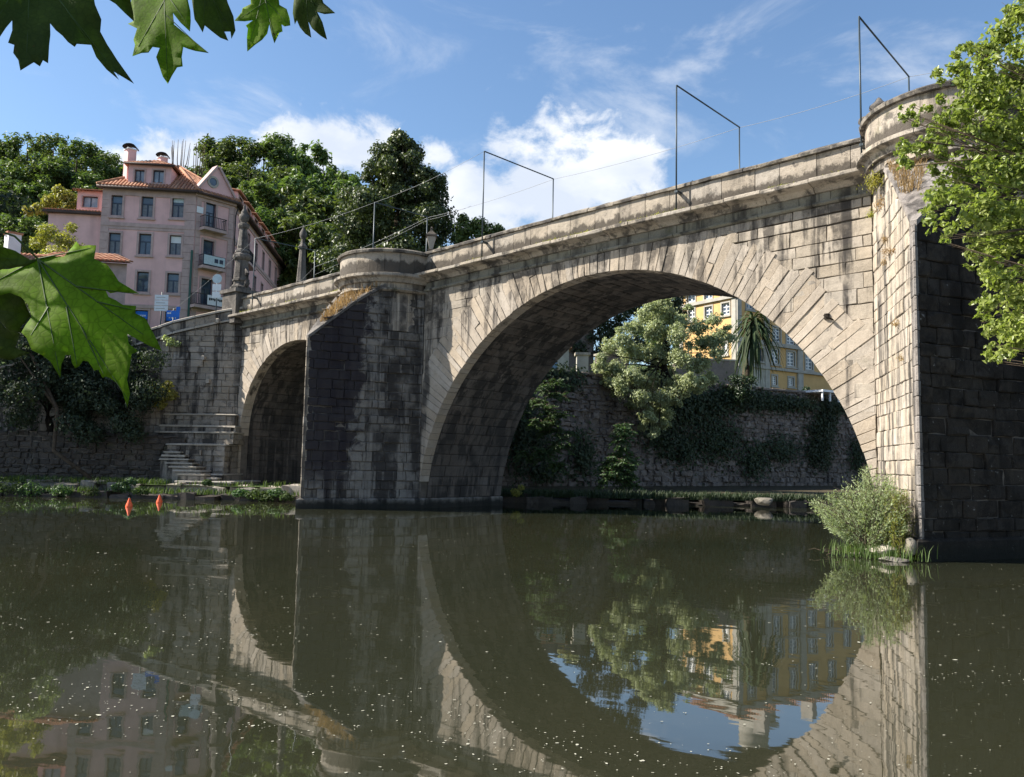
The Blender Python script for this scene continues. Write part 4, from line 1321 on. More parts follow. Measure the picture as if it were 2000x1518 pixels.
def tiled(name, polys, parent, pitch=0.24):
    """roof slopes built of rows of half-round clay tiles; polys: 3D planar polygons whose first edge is the eave"""
    mb = MB()
    for poly in polys:
        P_ = [np.array(p, float) for p in poly]
        e = P_[1] - P_[0]; e /= np.linalg.norm(e)
        nrm = np.cross(e, P_[2] - P_[0]); nrm /= np.linalg.norm(nrm)
        if nrm[2] < 0: nrm = -nrm
        s = np.cross(nrm, e)
        if s[2] < 0: s = -s
        q = [((p - P_[0]) @ e, (p - P_[0]) @ s) for p in P_]
        mb.add([p - nrm * 0.05 for p in P_], [tuple(range(len(P_)))])
        u = min(a for a, b in q) + pitch / 2
        umax = max(a for a, b in q)
        while u < umax:
            hits = []
            for i in range(len(q)):
                (a, b), (c, d) = q[i], q[(i + 1) % len(q)]
                if (a - u) * (c - u) < 0: hits.append(b + (d - b) * (u - a) / (c - a))
            if len(hits) >= 2:
                h0, h1 = min(hits), max(hits)
                if h1 - h0 > 0.1:
                    rows = max(1, int((h1 - h0) / 0.9))
                    for k in range(rows):
                        a0, a1 = h0 + (h1 - h0) * k / rows, h0 + (h1 - h0) * (k + 1) / rows + 0.03
                        v = []
                        for (hh, lift) in ((a0, 0.03), (a1, 0.0)):
                            for (du, dn) in ((-0.42, 0.0), (-0.24, 0.26), (0.24, 0.26), (0.42, 0.0)):
                                v.append(P_[0] + e * (u + du * pitch) + s * hh + nrm * (dn * pitch * 1.3 + lift))
                        mb.add(v, [(0, 1, 5, 4), (1, 2, 6, 5), (2, 3, 7, 6), (0, 3, 2, 1)])
            u += pitch
    return mb.build(name, MAT['tiles'], parent)
def railing(F, u0, u1, v0, v1, n, parent, name='balcony_railing'):
    mb = MB()
    for z in (v0 + 0.05, v1):
        F.box(mb, u0, u1, z - 0.025, z + 0.025, n - 0.025, n + 0.025)
    k = max(3, int((u1 - u0) / 0.13))
    for i in range(k + 1):
        u = u0 + (u1 - u0) * i / k
        F.box(mb, u - 0.012, u + 0.012, v0 + 0.05, v1, n - 0.012, n + 0.012)
    for u in (u0, u1):
        for z in (v0 + 0.05, v1):
            F.box(mb, u - 0.02, u + 0.02, z - 0.02, z + 0.02, 0, n)
        for i in range(1, 4):
            F.box(mb, u - 0.012, u + 0.012, v0 + 0.05, v1, n * i / 4 - 0.012, n * i / 4 + 0.012)
    return mb.build(name, MAT['iron'], parent)

# ---- pink house across the bridge
Bc = at(378, 500, 60.0)
f_front = Face(Bc, cdir(0.991, 0.13))
u_left = f_front.uv(193, 500)[0]
f_cham = Face(Bc, cdir(0.645, 0.765))
u_ch = f_cham.uv(452, 500)[0]
Cc = f_cham.p(u_ch, 0)
f_side = Face(Cc, cdir(-0.10, 1.0))
u_sd = f_side.uv(553, 560)[0]
GZ = 9.6
eave = f_front.uv(285, 370)[1]
pink = empty('pink_house', tuple(f_front.p(u_left / 2, GZ)), 'tall pink rendered town house with tiled roof, dormers and a gabled corner', 'building')
wins_f = [(217, 382, 239, 421), (276, 384, 299, 424), (336, 386, 359, 425),
          (212, 455, 235, 495), (271, 457, 295, 497), (331, 460, 354, 498),
          (207, 530, 229, 568), (267, 531, 290, 570), (326, 534, 349, 572)]
rf = [f_front.rect(*w) for w in wins_f]
shop = [f_front.rect(262, 606, 289, 640), f_front.rect(322, 610, 352, 640)]
wall_open('front_wall', f_front, u_left, 0, GZ - 3, eave, rf + shop, MAT['pink'], pink)
for i, r in enumerate(rf):
    w_ = window(f_front, r, pink, MAT['pink_stone'], MAT['navy_frame'], MAT['glass'], curtain=i not in (4, 7))
    if i in (2, 5):
        dv = (r[3] - r[2]) * (0.34 if i == 5 else 0.2)
        mb = MB(); f_front.box(mb, r[0] + 0.06, r[1] - 0.06, r[3] - dv - 0.05, r[3] - 0.05, -0.155, -0.135)
        mb.build('blind', MAT['sign_white'] if i == 5 else MAT['banner'], w_)
for i, r in enumerate(shop):
    window(f_front, r, pink, MAT['pink_stone'], MAT['navy_frame'], MAT['glass'], style='none', sill=False)
    mb = MB(); f_front.box(mb, r[0] + 0.06, r[1] - 0.06, r[3] - 0.62, r[3] - 0.06, -0.14, -0.08)
    o = mb.build('shop_sign', MAT['blue_sign'], pink)
    mb = MB()
    for k in range(4): f_front.box(mb, r[0] + 0.25 + k * 0.14, r[0] + 0.33 + k * 0.14, r[3] - 0.44, r[3] - 0.32, -0.078, -0.07)
    mb.build('sign_mark', MAT['sign_white'], o)
rc = [f_cham.rect(401, 396, 421, 450), f_cham.rect(396, 470, 417, 522), f_cham.rect(392, 545, 414, 595)]
wall_open('corner_wall', f_cham, 0, u_ch, GZ - 3, eave - 0.05, rc, MAT['pink'], pink)
for i, r in enumerate(rc):
    window(f_cham, r, pink, MAT['pink_stone'], MAT['navy_frame'], MAT['glass'], sill=False)
sw = []
for row, (dv0, dv1) in enumerate(((-2.6, -0.9), (-5.6, -3.8), (-8.7, -7.0))):
    for k in range(6):
        uu = 2.0 + k * 3.1
        sw.append((uu, uu + 0.85, eave + dv0, eave + dv1))
wall_open('side_wall', f_side, 0, u_sd, GZ - 3, eave - 0.05, sw, MAT['pink'], pink)
for r in sw:
    window(f_side, r, pink, MAT['pink_stone'], MAT['navy_frame'], MAT['glass'], sill=False, tw=0.1)
# back and left walls so that the house is closed
Lp, Dp = f_front.p(u_left, 0), f_side.p(u_sd, 0)
Ep = Lp + (Dp - Cc)
for a, b, nm in ((Ep, Lp, 'end_wall'), (Dp, Ep, 'rear_wall')):
    mk(nm, [(a[0], a[1], GZ - 3), (b[0], b[1], GZ - 3), (b[0], b[1], eave), (a[0], a[1], eave)], [(0, 1, 2, 3)], MAT['pink'], pink)
# quoins, string courses, eaves
def band(F, u0, u1, v0, v1, n, name, mat):
    mb = MB(); F.box(mb, u0, u1, v0, v1, -0.05, n); return mb.build(name, mat, pink)
for F, a, b in ((f_front, u_left, 0.0), (f_cham, 0.0, u_ch), (f_side, 0.0, u_sd)):
    k = 0.0 if F is f_front else 0.003
    band(F, a, b, eave - 0.55, eave - 0.1, 0.06 + k, 'frieze', MAT['pink_stone'])
    z = f_front.uv(285, 441)[1]
    band(F, a, b, z - 0.14, z + 0.14, 0.09 + k, 'string_course', MAT['pink_stone'])
    band(F, a, b, z - 0.36, z - 0.143, 0.05 + k, 'string_course', MAT['pink_stone'])
    z = f_front.uv(285, 597)[1]
    band(F, a, b, z - 0.2, z + 0.05, 0.10 + k, 'string_course', MAT['pink_stone'])
for F, a, b in ((f_front, u_left, u_left + 0.55), (f_front, -0.75, -0.02), (f_cham, 0.02, 0.4), (f_cham, u_ch - 0.4, u_ch - 0.02), (f_side, 0.02, 0.5)):
    z = GZ - 2
    while z < eave - 0.6:
        band(F, a, b, z, z + 0.58, 0.055 + random.uniform(0, 0.01), 'quoin', MAT['pink_stone']); z += 0.6
mb = MB(); f_front.box(mb, -0.16, -0.02, GZ - 1, f_front.uv(378, 490)[1], 0.08, 0.2); mb.build('drainpipe', MAT['green_post'], pink)
MB().tube([f_side.p(0.3, eave - 0.3, 0.25), f_side.p(0.1, eave - 1.0, 0.15), f_side.p(0.1, GZ, 0.15)], 0.05, 6).build('drainpipe', MAT['iron'], pink, True)
# roof
ov = 0.45
eA, eB, eC, eD = f_front.p(u_left - 0.3, eave, ov), f_front.p(0.2, eave, ov), f_cham.p(u_ch + 0.2, eave, ov), f_side.p(u_sd, eave, ov)
eE = Ep + np.array([0, 0, eave])
ridge_z = eave + 3.0
back = -f_front.N
R1 = f_front.p(u_left * 0.36, ridge_z, -3.6)
R2 = R1 + f_side.U * (u_sd - 5.0) + np.array([0, 0, 0])
tiled('roof', [(eA, eB, R1), (eB, eC, R1), (eC, eD, R2, R1), (eD, eE, R2), (eE, eA, R1, R2)], pink)
for p, q in ((eA, R1), (eB, R1), (eC, R1), (R1, R2)):
    MB().tube([p + np.array([0, 0, 0.1]), q + np.array([0, 0, 0.12])], 0.11, 6).build('ridge_tile', MAT['tiles'], pink, True)
for p, q in ((eA, eB), (eB, eC), (eC, eD)):
    MB().tube([p + np.array([0, 0, -0.08]), q + np.array([0, 0, -0.08])], 0.11, 6).build('gutter', MAT['brown_trim'], pink, True)
# soffit board under the eaves
for (F, a, b) in ((f_front, u_left - 0.3, 0.1), (f_cham, -0.1, u_ch + 0.1), (f_side, 0.0, u_sd)):
    mb = MB(); F.box(mb, a, b, eave - 0.1, eave - 0.03, -0.2, ov - 0.05); mb.build('eaves_board', MAT['brown_trim'], pink)
# front dormer
d0, _ = f_front.uv(249, 345); d1, _ = f_front.uv(333, 345)
dz0, dz1 = eave - 0.05, f_front.uv(290, 322)[1]
Fd = Face(f_front.p(0, 0, -0.15), f_front.U)
dw = [Fd.rect(263, 332, 282, 358), Fd.rect(299, 333, 320, 358)]
do = wall_open('dormer', Fd, d0, d1, dz0, dz1, dw, MAT['pink'], pink, 0.2)
for r in dw:
    window(Fd, r, pink, MAT['pink_stone'], MAT['navy_frame'], MAT['glass_curtain'], style='grid', rows=1, sill=False, tw=0.1)
for uu, s_ in ((d0, 1), (d1, -1)):
    mk('dormer_cheek', [Fd.p(uu, dz0), Fd.p(uu, dz1), Fd.p(uu, dz1, -4.0), Fd.p(uu, dz0, -4.0)], [(0, 1, 2, 3)], MAT['pink'], pink)
q = lambda u, z, n: Fd.p(u, z, n)
du = (d1 - d0)
a_, b_, c_, e_ = q(d0 - 0.3, dz1, 0.3), q(d1 + 0.3, dz1, 0.3), q(d1 + 0.3, dz1, -4.2), q(d0 - 0.3, dz1, -4.2)
t1, t2 = q(d0 + du * 0.5, dz1 + 0.95, -1.6), q(d0 + du * 0.5, dz1 + 0.95, -4.2)
tiled('dormer_roof', [(a_, b_, t1), (b_, c_, t2, t1), (e_, a_, t1, t2)], pink, 0.22)
MB().tube([a_, b_], 0.08, 6).build('gutter', MAT['brown_trim'], pink, True)
# pediment on the corner
ap = f_cham.uv(414, 331)
zb_ = eave - 0.02
mb = MB()
tri = [(-0.15, zb_), (u_ch + 0.15, zb_ - 0.02), (u_ch * 0.5, zb_ + 2.35)]
v = [f_cham.p(u, z, 0.06) for u, z in tri] + [f_cham.p(u, z, -0.5) for u, z in tri]
mb.add(v, [(0, 1, 2), (5, 4, 3), (0, 3, 4, 1), (1, 4, 5, 2), (2, 5, 3, 0)])
mb.build('pediment', MAT['pink'], pink)
for (p, q_) in ((tri[0], tri[2]), (tri[1], tri[2])):
    a_, b_ = np.array(p), np.array(q_)
    n_ = np.array([-(b_ - a_)[1], (b_ - a_)[0]]); n_ /= np.linalg.norm(n_)
    if n_[1] < 0: n_ = -n_
    vv = []
    for dn in (0.22, -0.5):
        for (pt, o) in ((a_, 0.0), (b_, 0.0), (b_, 0.16), (a_, 0.16)):
            w_ = pt + n_ * o; vv.append(f_cham.p(w_[0], w_[1], dn))
    mk('raking_cornice', vv, [(0,1,2,3), (7,6,5,4), (0,4,5,1), (1,5,6,2), (2,6,7,3), (3,7,4,0)], MAT['pink_stone'], pink)
band(f_cham, -0.1, u_ch + 0.1, eave - 0.3, eave - 0.04, 0.24, 'cornice', MAT['pink_stone'])
def disc(F, u, v, r0, r1, n0, n1, name, mat, parent):
    k = 20; vv, ff = [], []
    for i in range(k):
        c_, s_ = math.cos(2*math.pi*i/k), math.sin(2*math.pi*i/k)
        vv += [F.p(u + r0*c_, v + r0*s_, n0), F.p(u + r0*c_, v + r0*s_, n1), F.p(u + r1*c_, v + r1*s_, n1), F.p(u + r1*c_, v + r1*s_, n0)]
    for i in range(k):
        j = (i + 1) % k
        for m_ in range(4): ff.append((4*i + m_, 4*i + (m_+1) % 4, 4*j + (m_+1) % 4, 4*j + m_))
    return mk(name, vv, ff, mat, parent)
uo, vo = f_cham.uv(415, 356)
w_ = disc(f_cham, uo, vo, 0.30, 0.46, 0.02, 0.12, 'round_window', MAT['grey_trim'], pink)
disc(f_cham, uo, vo, 0.0, 0.31, 0.05, 0.075, 'pane', MAT['glass'], w_)
# balconies on the corner
for (pa, pb, yt, yb, ban) in ((388, 434, 428, 450, None), (385, 431, 503, 524, 'banner'), (369, 428, 578, 600, 'sign')):
    a_, b_ = f_cham.uv(pa, yb)[0], f_cham.uv(pb, yb)[0]
    m_ = (pa + pb) / 2
    vt, vb = f_cham.uv(m_, yt)[1], f_cham.uv(m_, yb)[1]
    mb = MB(); f_cham.box(mb, a_, b_, vb - 0.22, vb, -0.05, 0.75)
    bo = mb.build('balcony', MAT['pink_stone'], pink)
    railing(f_cham, a_ + 0.05, b_ - 0.05, vb, vt, 0.68, bo)
    if ban:
        mb = MB()
        s0, s1 = (a_ + 0.1, b_ - 0.1) if ban == 'banner' else (a_ + (b_ - a_) * 0.42, b_ - 0.05)
        f_cham.box(mb, s0, s1, vb + 0.1, vt - 0.02, 0.715, 0.735)
        so = mb.build('banner', MAT['banner'] if ban == 'banner' else MAT['sign_white'], bo)
        mb = MB()
        if ban == 'sign':
            for k in range(8): f_cham.box(mb, s0 + 0.12 + k * (s1 - s0 - 0.24) / 8, s0 + 0.12 + (k + 0.8) * (s1 - s0 - 0.24) / 8, vb + 0.42 + 0.03 * (k % 3), vt - 0.22, 0.736, 0.742)
        else:
            f_cham.box(mb, s1 - 0.85, s1 - 0.55, vb + 0.3, vt - 0.2, 0.736, 0.742); f_cham.box(mb, s1 - 0.45, s1 - 0.15, vb + 0.3, vt - 0.2, 0.736, 0.742)
        mb.build('lettering', MAT['dark_board'] if ban == 'sign' else MAT['pale_blue'] if 'pale_blue' in MAT else MAT['navy_frame'], so)
for k in range(2):
    z = eave - 3.9 - k * 3.0
    mb = MB(); f_side.box(mb, 1.2, 5.2, z - 0.2, z, -0.05, 0.8); bo = mb.build('balcony', MAT['pink_stone'], pink)
    railing(f_side, 1.25, 5.15, z, z + 0.95, 0.72, bo)
# plaque by the top balcony
a_, b_, c_, e_ = f_cham.rect(379, 404, 396, 416)
mb = MB(); f_cham.box(mb, max(a_, 0.02), b_, c_, e_, 0.06, 0.10); mb.build('plaque', MAT['sign_white'], pink)
# side dormers down the long roof
for k in range(6):
    u = 2.0 + k * 3.05
    Fs = Face(f_side.p(0, 0, -0.25), f_side.U)
    z0, z1 = eave - 0.1, eave + 1.55
    r = (u + 0.5, u + 1.7, z0 + 0.5, z1 - 0.2)
    wall_open('dormer', Fs, u, u + 2.2, z0, z1, [r], MAT['pink'], pink, 0.2)
    window(Fs, r, pink, MAT['pink_stone'], MAT['white_frame'] if k < 2 else MAT['navy_frame'], MAT['glass'], style='grid', rows=2, sill=False, tw=0.08)
    for uu in (u, u + 2.2):
        mk('dormer_cheek', [Fs.p(uu, z0), Fs.p(uu, z1), Fs.p(uu, z1, -2.6), Fs.p(uu, z0, -2.6)], [(0, 1, 2, 3)], MAT['pink'], pink)
    tiled('dormer_roof', [(Fs.p(u - 0.2, z1, 0.25), Fs.p(u + 2.4, z1, 0.25), Fs.p(u + 2.4, z1 + 0.55, -2.8), Fs.p(u - 0.2, z1 + 0.55, -2.8))], pink, 0.22)
# chimneys
def chimney(c, w, z0, z1, parent, cap=True):
    mb = MB(); mb.box((c[0] - w/2, c[1] - w/2, z0), (c[0] + w/2, c[1] + w/2, z1))
    o = mb.build('chimney', MAT['pink'], parent)
    MB().box((c[0] - w/2 - 0.05, c[1] - w/2 - 0.05, z1), (c[0] + w/2 + 0.05, c[1] + w/2 + 0.05, z1 + 0.1)).build('chimney_rim', MAT['sign_white'], o)
    vv, ff = [], []
    n = 8
    for i in range(n + 1):
        q_ = math.pi * i / n
        off = -math.cos(q_) * (w/2 + 0.12); hh = z1 + 0.12 + math.sin(q_) * w * 0.42
        for s_ in (-1, 1):
            vv.append(np.array([c[0], c[1], hh]) + f_front.U * off + f_front.N * s_ * (w/2 + 0.1))
    for i in range(n): ff.append((2*i, 2*i + 2, 2*i + 3, 2*i + 1))
    cp = mk('chimney_cowl', vv, ff, MAT['dark_board'], o)
    sol = cp.modifiers.new('thickness', 'SOLIDIFY'); sol.thickness = 0.06
u1_, z1_ = f_front.uv(242, 290)
cpos = f_front.p(u1_ + 0.15, 0, -1.0)
chimney(cpos, 0.62, eave + 0.2, f_front.uv(242, 283)[1] - 0.05, pink)
u2_, z2_ = f_front.uv(298, 296)
chimney(f_front.p(u2_ - 0.35, 0, -3.8), 0.55, eave + 2.0, f_front.uv(298, 291)[1] + 0.65, pink)
chimney(f_side.p(4.5, 0, -2.2), 0.8, eave + 1.0, eave + 3.0, pink)
# annex on the left
Fa = Face(f_front.p(0, 0, -1.2), f_front.U)
ua0, _ = Fa.uv(150, 400); ua1 = u_left - 0.0
za1 = Fa.uv(172, 374)[1]; za0 = Fa.uv(172, 411)[1]
aw = [Fa.rect(161, 384, 191, 405)]
wall_open('annex_wall', Fa, ua0, ua1, za0 - 0.2, za1, aw, MAT['pink'], pink)
window(Fa, aw[0], pink, MAT['pink_stone'], MAT['navy_frame'], MAT['glass_curtain'], style='grid', rows=1, sill=False, tw=0.06)
tiled('annex_roof', [(Fa.p(ua0 - 0.3, za1, 0.3), Fa.p(ua1, za1, 0.3), Fa.p(ua1, za1 + 0.6, -3.0), Fa.p(ua0 + 1.2, za1 + 0.6, -3.0))], pink, 0.22)
mk('annex_side', [Fa.p(ua0, za0 - 0.2), Fa.p(ua0, za1), Fa.p(ua0, za1, -3), Fa.p(ua0, za0 - 0.2, -3)], [(0, 1, 2, 3)], MAT['pink'], pink)
ul0, _ = Fa.uv(102, 450)
Fl = Face(f_front.p(0, 0, -0.4), f_front.U)
zl = Fl.uv(150, 416)[1]
mk('annex_lower_wall', [Fl.p(ul0, GZ - 3), Fl.p(ua1, GZ - 3), Fl.p(ua1, zl), Fl.p(ul0, zl - 0.15)], [(0, 1, 2, 3)], MAT['pink'], pink)
mk('annex_lower_side', [Fl.p(ul0, GZ - 3), Fl.p(ul0, zl - 0.15), Fl.p(ul0, zl - 0.15, -4), Fl.p(ul0, GZ - 3, -4)], [(0, 1, 2, 3)], MAT['pink'], pink)
mb = MB(); Fl.box(mb, ul0 - 0.3, ua1, zl - 0.1, zl + 0.08, -1.0, 0.35); mb.build('annex_roof_edge', MAT['brown_trim'], pink)
tiled('annex_roof', [(Fl.p(ul0 - 0.3, zl + 0.08, 0.3), Fl.p(ua1, zl + 0.08, 0.3), Fl.p(ua1, zl + 0.35, -1.2), Fl.p(ul0 - 0.3, zl + 0.35, -1.2))], pink, 0.22)

# ---- street signs by the bridge end
sp = at(316, 592, 44.0)
t = empty('direction_sign', (sp[0], sp[1], 8.0), 'white three-panel direction sign on a post in front of the pink house', 'sign')
MB().tube([(sp[0], sp[1], 7.2), (sp[0], sp[1], sp[2] + 0.6)], 0.035, 8).build('post', MAT['pole'], t, True)
Fs = Face(sp, RT)
for k in range(3):
    z = sp[2] + 0.16 - k * 0.30
    mb = MB(); Fs.box(mb, -0.36, 0.36, z, z + 0.27, 0.04, 0.07); pn = mb.build('panel', MAT['sign_white'], t)
    mb = MB(); Fs.box(mb, -0.28, 0.2, z + 0.12, z + 0.15, 0.071, 0.074); mb.build('lettering', MAT['grey_trim'], pn)
sp = at(339, 610, 43.0)
t = empty('arrow_sign', (sp[0], sp[1], 8.0), 'bright blue traffic sign standing above the wing wall', 'sign')
MB().tube([(sp[0], sp[1], 7.0), (sp[0], sp[1], sp[2] + 0.2)], 0.03, 8).build('post', MAT['pole'], t, True)
Fs = Face(sp, RT)
mb = MB(); Fs.box(mb, -0.34, 0.34, -0.28 + sp[2], 0.08 + sp[2], 0.04, 0.07); mb.build('panel', MAT['blue_sign'], t)
mb = MB(); Fs.box(mb, 0.16, 0.36, 0.08 + sp[2], 0.28 + sp[2], 0.04, 0.07); mb.build('arrow_panel', MAT['blue_sign'], t)
mb = MB(); Fs.box(mb, -0.3, -0.1, -0.1 + sp[2], -0.03 + sp[2], 0.071, 0.075); mb.build('lettering', MAT['sign_white'], t)
sp = at(425, 545, 41.5)
t = empty('round_sign', (sp[0], sp[1], 8.0), 'round pale road sign over two square plates beside the dark pinnacle', 'sign')
MB().tube([(sp[0], sp[1], 7.8), (sp[0], sp[1], sp[2] + 0.25)], 0.03, 8).build('post', MAT['pole'], t, True)
Fs = Face(sp, RT)
disc(Fs, 0, sp[2], 0.0, 0.24, 0.04, 0.065, 'disc', MAT['banner'], t)
mb = MB(); Fs.box(mb, -0.22, 0.22, sp[2] - 0.62, sp[2] - 0.28, 0.04, 0.065); mb.build('plate', MAT['sign_white'], t)
mb = MB(); Fs.box(mb, -0.22, 0.22, sp[2] - 0.98, sp[2] - 0.66, 0.04, 0.065); mb.build('plate', MAT['sign_white'], t)

# ---- small tiled house at the left
hp = at(0, 500, 46.0)
hl = empty('small_house', tuple(cw(-26, 47, 7.0)), 'low house with clay tile roof and a white chimney among the bushes', 'house')
Fh = Face(cw(-34, 46.5), RT * 0.985 + FW * 0.17)
z_e = at(40, 520, 46.5)[2]
wall_open('wall', Fh, 0, 7.0, 5.0, z_e, [], MAT['pink_stone'], hl)
tiled('roof', [(Fh.p(-0.4, z_e, 0.4), Fh.p(7.5, z_e, 0.4), Fh.p(6.2, z_e + 1.5, -2.6), Fh.p(-0.4, z_e + 1.5, -2.6))], hl, 0.26)
tiled('roof', [(Fh.p(6.0, z_e + 0.9, -0.5), Fh.p(11.4, z_e + 0.9, -0.5), Fh.p(9.6, z_e + 2.0, -3.6), Fh.p(6.5, z_e + 2.0, -3.6))], hl, 0.26)
mk('gable_wall', [Fh.p(7, 5), Fh.p(7, z_e), Fh.p(7, z_e + 0.8, -3), Fh.p(7, 5, -3)], [(0, 1, 2, 3)], MAT['pink_stone'], hl)
wall_open('rear_wing_wall', Face(Fh.p(0, 0, -0.9), Fh.U), 6.2, 11.0, 5.0, z_e + 0.9, [], MAT['pink_stone'], hl)
c_ = at(25, 470, 49.0)
MB().box((c_[0] - 0.35, c_[1] - 0.35, c_[2] - 1.6), (c_[0] + 0.35, c_[1] + 0.35, c_[2] + 0.35)).build('chimney', MAT['sign_white'], hl)
MB().box((c_[0] - 0.42, c_[1] - 0.42, c_[2] + 0.35), (c_[0] + 0.42, c_[1] + 0.42, c_[2] + 0.45)).build('chimney_cap', MAT['tiles'], hl)

# ---- ochre building seen through the main arch
Kp = at(1438, 680, 66.0)
f_l = Face(Kp, cdir(0.55, -0.835)); f_l = Face(Kp - cdir(-0.55, 0.835) * 0, cdir(0.55, -0.835))
f_r = Face(Kp, cdir(0.838, 0.545))
och = empty('ochre_building', (Kp[0], Kp[1], 6.5), 'ochre yellow town building with white windows seen through the main arch', 'building')
BZ, TZ = 5.5, 17.0
wl_ = [(1342, 566, 1358, 590), (1376, 560, 1391, 584), (1409, 552, 1424, 576), (1345, 603, 1357, 626), (1377, 599, 1391, 621), (1410, 592, 1425, 615), (1412, 668, 1421, 692)]
hl_ = [f_l.rect(*w) for w in wl_]
ul_ = f_l.uv(1328, 600)[0]
wall_open('sunlit_wall', f_l, ul_, 0, BZ, TZ, hl_, MAT['ochre'], och)
for r in hl_:
    window(f_l, r, och, MAT['grey_trim'], MAT['white_frame'], MAT['glass'], style='grid', rows=3, tw=0.12, fw=0.09, depth=0.1)
def oband(F, a, b, v0, v1, n, name='string_course', mat=None):
    mb = MB(); F.box(mb, a, b, v0, v1, -0.05, n); return mb.build(name, mat or MAT['grey_trim'], och)
zs = f_l.uv(1380, 590)[1]
oband(f_l, ul_, 0.05, zs - 0.12, zs + 0.14, 0.18)
oband(f_l, ul_, ul_ + 0.4, BZ, TZ, 0.06, 'quoin'); oband(f_l, -0.45, 0, BZ, TZ, 0.063, 'quoin')
ug = f_r.uv(1500, 690)[0]
rr_ = [(1507, 681, 1521, 710), (1537, 687, 1552, 715), (1573, 693, 1587, 722), (1510, 640, 1524, 668), (1536, 645, 1552, 673), (1572, 650, 1587, 680), (1508, 734, 1517, 752), (1540, 738, 1550, 754)]
hr_ = [f_r.rect(*w) for w in rr_]
ga_ = [f_r.rect(1465, 677, 1475, 704), f_r.rect(1479, 680, 1489, 706)]
extra = []
for k in range(4):
    u = f_r.uv(1600, 690)[0] + k * 2.4
    for (a, b) in ((hr_[0][2], hr_[0][3]), (hr_[3][2], hr_[3][3])): extra.append((u + 0.5, u + 1.3, a, b))
top = []
for k in range(9):
    u = 1.2 + k * 2.5
    top.append((u, u + 0.85, 14.6, 16.2))
UR = 25.0
holes = [h for h in hr_ + ga_ + extra + top]
wall_open('shaded_wall', f_r, 0, UR, BZ, TZ, holes, MAT['ochre'], och)
for h in hr_ + extra + top:
    window(f_r, h, och, MAT['grey_trim'], MAT['white_frame'], MAT['glass'], style='grid', rows=4, tw=0.14, fw=0.08, depth=0.1)
# grey stone arcade at the corner
wall_open('stone_bay', Face(f_r.p(0, 0, 0.10), f_r.U), 0.02, ug, BZ, f_r.uv(1470, 662)[1], ga_, MAT['grey_trim'], och, 0.3)
for h in ga_:
    window(Face(f_r.p(0, 0, 0.10), f_r.U), h, och, MAT['grey_trim'], MAT['grey_trim'], MAT['glass'], style='none', sill=True, tw=0.1)
for (pa, pb) in ((1438, 1446), (1492, 1501), (1556, 1566)):
    oband(f_r, f_r.uv(pa, 700)[0], f_r.uv(pb, 700)[0], BZ, TZ, 0.16, 'pilaster')
for py, h_ in ((716, 0.22), (668, 0.3)):
    z = f_r.uv(1470, py)[1]
    oband(f_r, 0, UR, z - h_ / 2, z + h_ / 2, 0.24)
oband(f_r, 0, UR, TZ - 0.5, TZ, 0.4, 'cornice'); oband(f_l, ul_, 0.3, TZ - 0.5, TZ - 0.003, 0.4, 'cornice')
Ll = f_l.p(ul_, 0); Rr = f_r.p(UR, 0); Bk = Ll + (Rr - f_r.p(0, 0))
for a, b in ((Bk, Ll), (Rr, Bk)):
    mk('rear_wall', [(a[0], a[1], BZ), (b[0], b[1], BZ), (b[0], b[1], TZ), (a[0], a[1], TZ)], [(0, 1, 2, 3)], MAT['ochre'], och)
def rz(p, z): return np.array([p[0], p[1], z])
e0, e1, e2, e3 = f_l.p(ul_ - 0.3, TZ, 0.5), f_l.p(0.4, TZ, 0.5), f_r.p(UR, TZ, 0.5), rz(Bk, TZ)
mid0 = (f_l.p(ul_ / 2, 0) + f_r.U * 3.0); mid1 = mid0 + f_r.U * (UR - 5)
tiled('roof', [(e0, e1, rz(mid0, TZ + 1.6)), (e1, e2, rz(mid1, TZ + 1.6), rz(mid0, TZ + 1.6)), (e2, e3, rz(mid1, TZ + 1.6)), (e3, e0, rz(mid0, TZ + 1.6), rz(mid1, TZ + 1.6))], och, 0.3)
for k in range(3):
    c_ = mid0 + f_r.U * (2 + 6 * k) + f_r.N * 1.2
    MB().box((c_[0] - 0.5, c_[1] - 0.5, TZ + 0.8), (c_[0] + 0.5, c_[1] + 0.5, TZ + 2.9 - k * 0.4)).build('chimney', MAT['grey_trim'], och)
# ---- garden walls and pillar on the terrace behind the retaining wall
def garden_wall(px0, px1, yt0, yt1, dep0, dep1, label, mat, zb=5.5, cope=True):
    a_, b_ = at(px0, yt0, dep0), at(px1, yt1, dep1)
    U_ = np.array([b_[0] - a_[0], b_[1] - a_[1], 0.0]); L_ = np.linalg.norm(U_)
    t = empty('garden_wall', (a_[0], a_[1], 6.4), label, 'wall')
    F = Face(a_, U_)
    v = []
    for n in (0.0, -0.3):
        v += [F.p(0, zb, n), F.p(L_, zb, n), F.p(L_, b_[2], n), F.p(0, a_[2], n)]
    mk('wall', v, [(0,1,2,3), (7,6,5,4), (3,2,6,7), (1,5,6,2), (4,0,3,7)], mat, t)
    if cope:
        v = []
        for n in (0.06, -0.36):
            v += [F.p(-0.05, a_[2] + 0.002, n), F.p(L_ + 0.05, b_[2] + 0.002, n), F.p(L_ + 0.05, b_[2] + 0.12, n), F.p(-0.05, a_[2] + 0.12, n)]
        mk('coping', v, [(0,1,2,3), (7,6,5,4), (3,2,6,7), (1,5,6,2), (4,0,3,7), (0,4,5,1)], MAT['pale_stone'], t)
    return t
garden_wall(1170, 1228, 695, 684, 47, 49, 'low garden wall with pale coping behind the grey green tree', MAT['rubble'])
garden_wall(1320, 1442, 700, 706, 57, 61, 'grey garden wall below the ochre building near the palm', MAT['rubble'])
garden_wall(1040, 1160, 655, 640, 54, 56, 'dark stone garden wall on the terrace behind the vault', MAT['rubble'], cope=False)
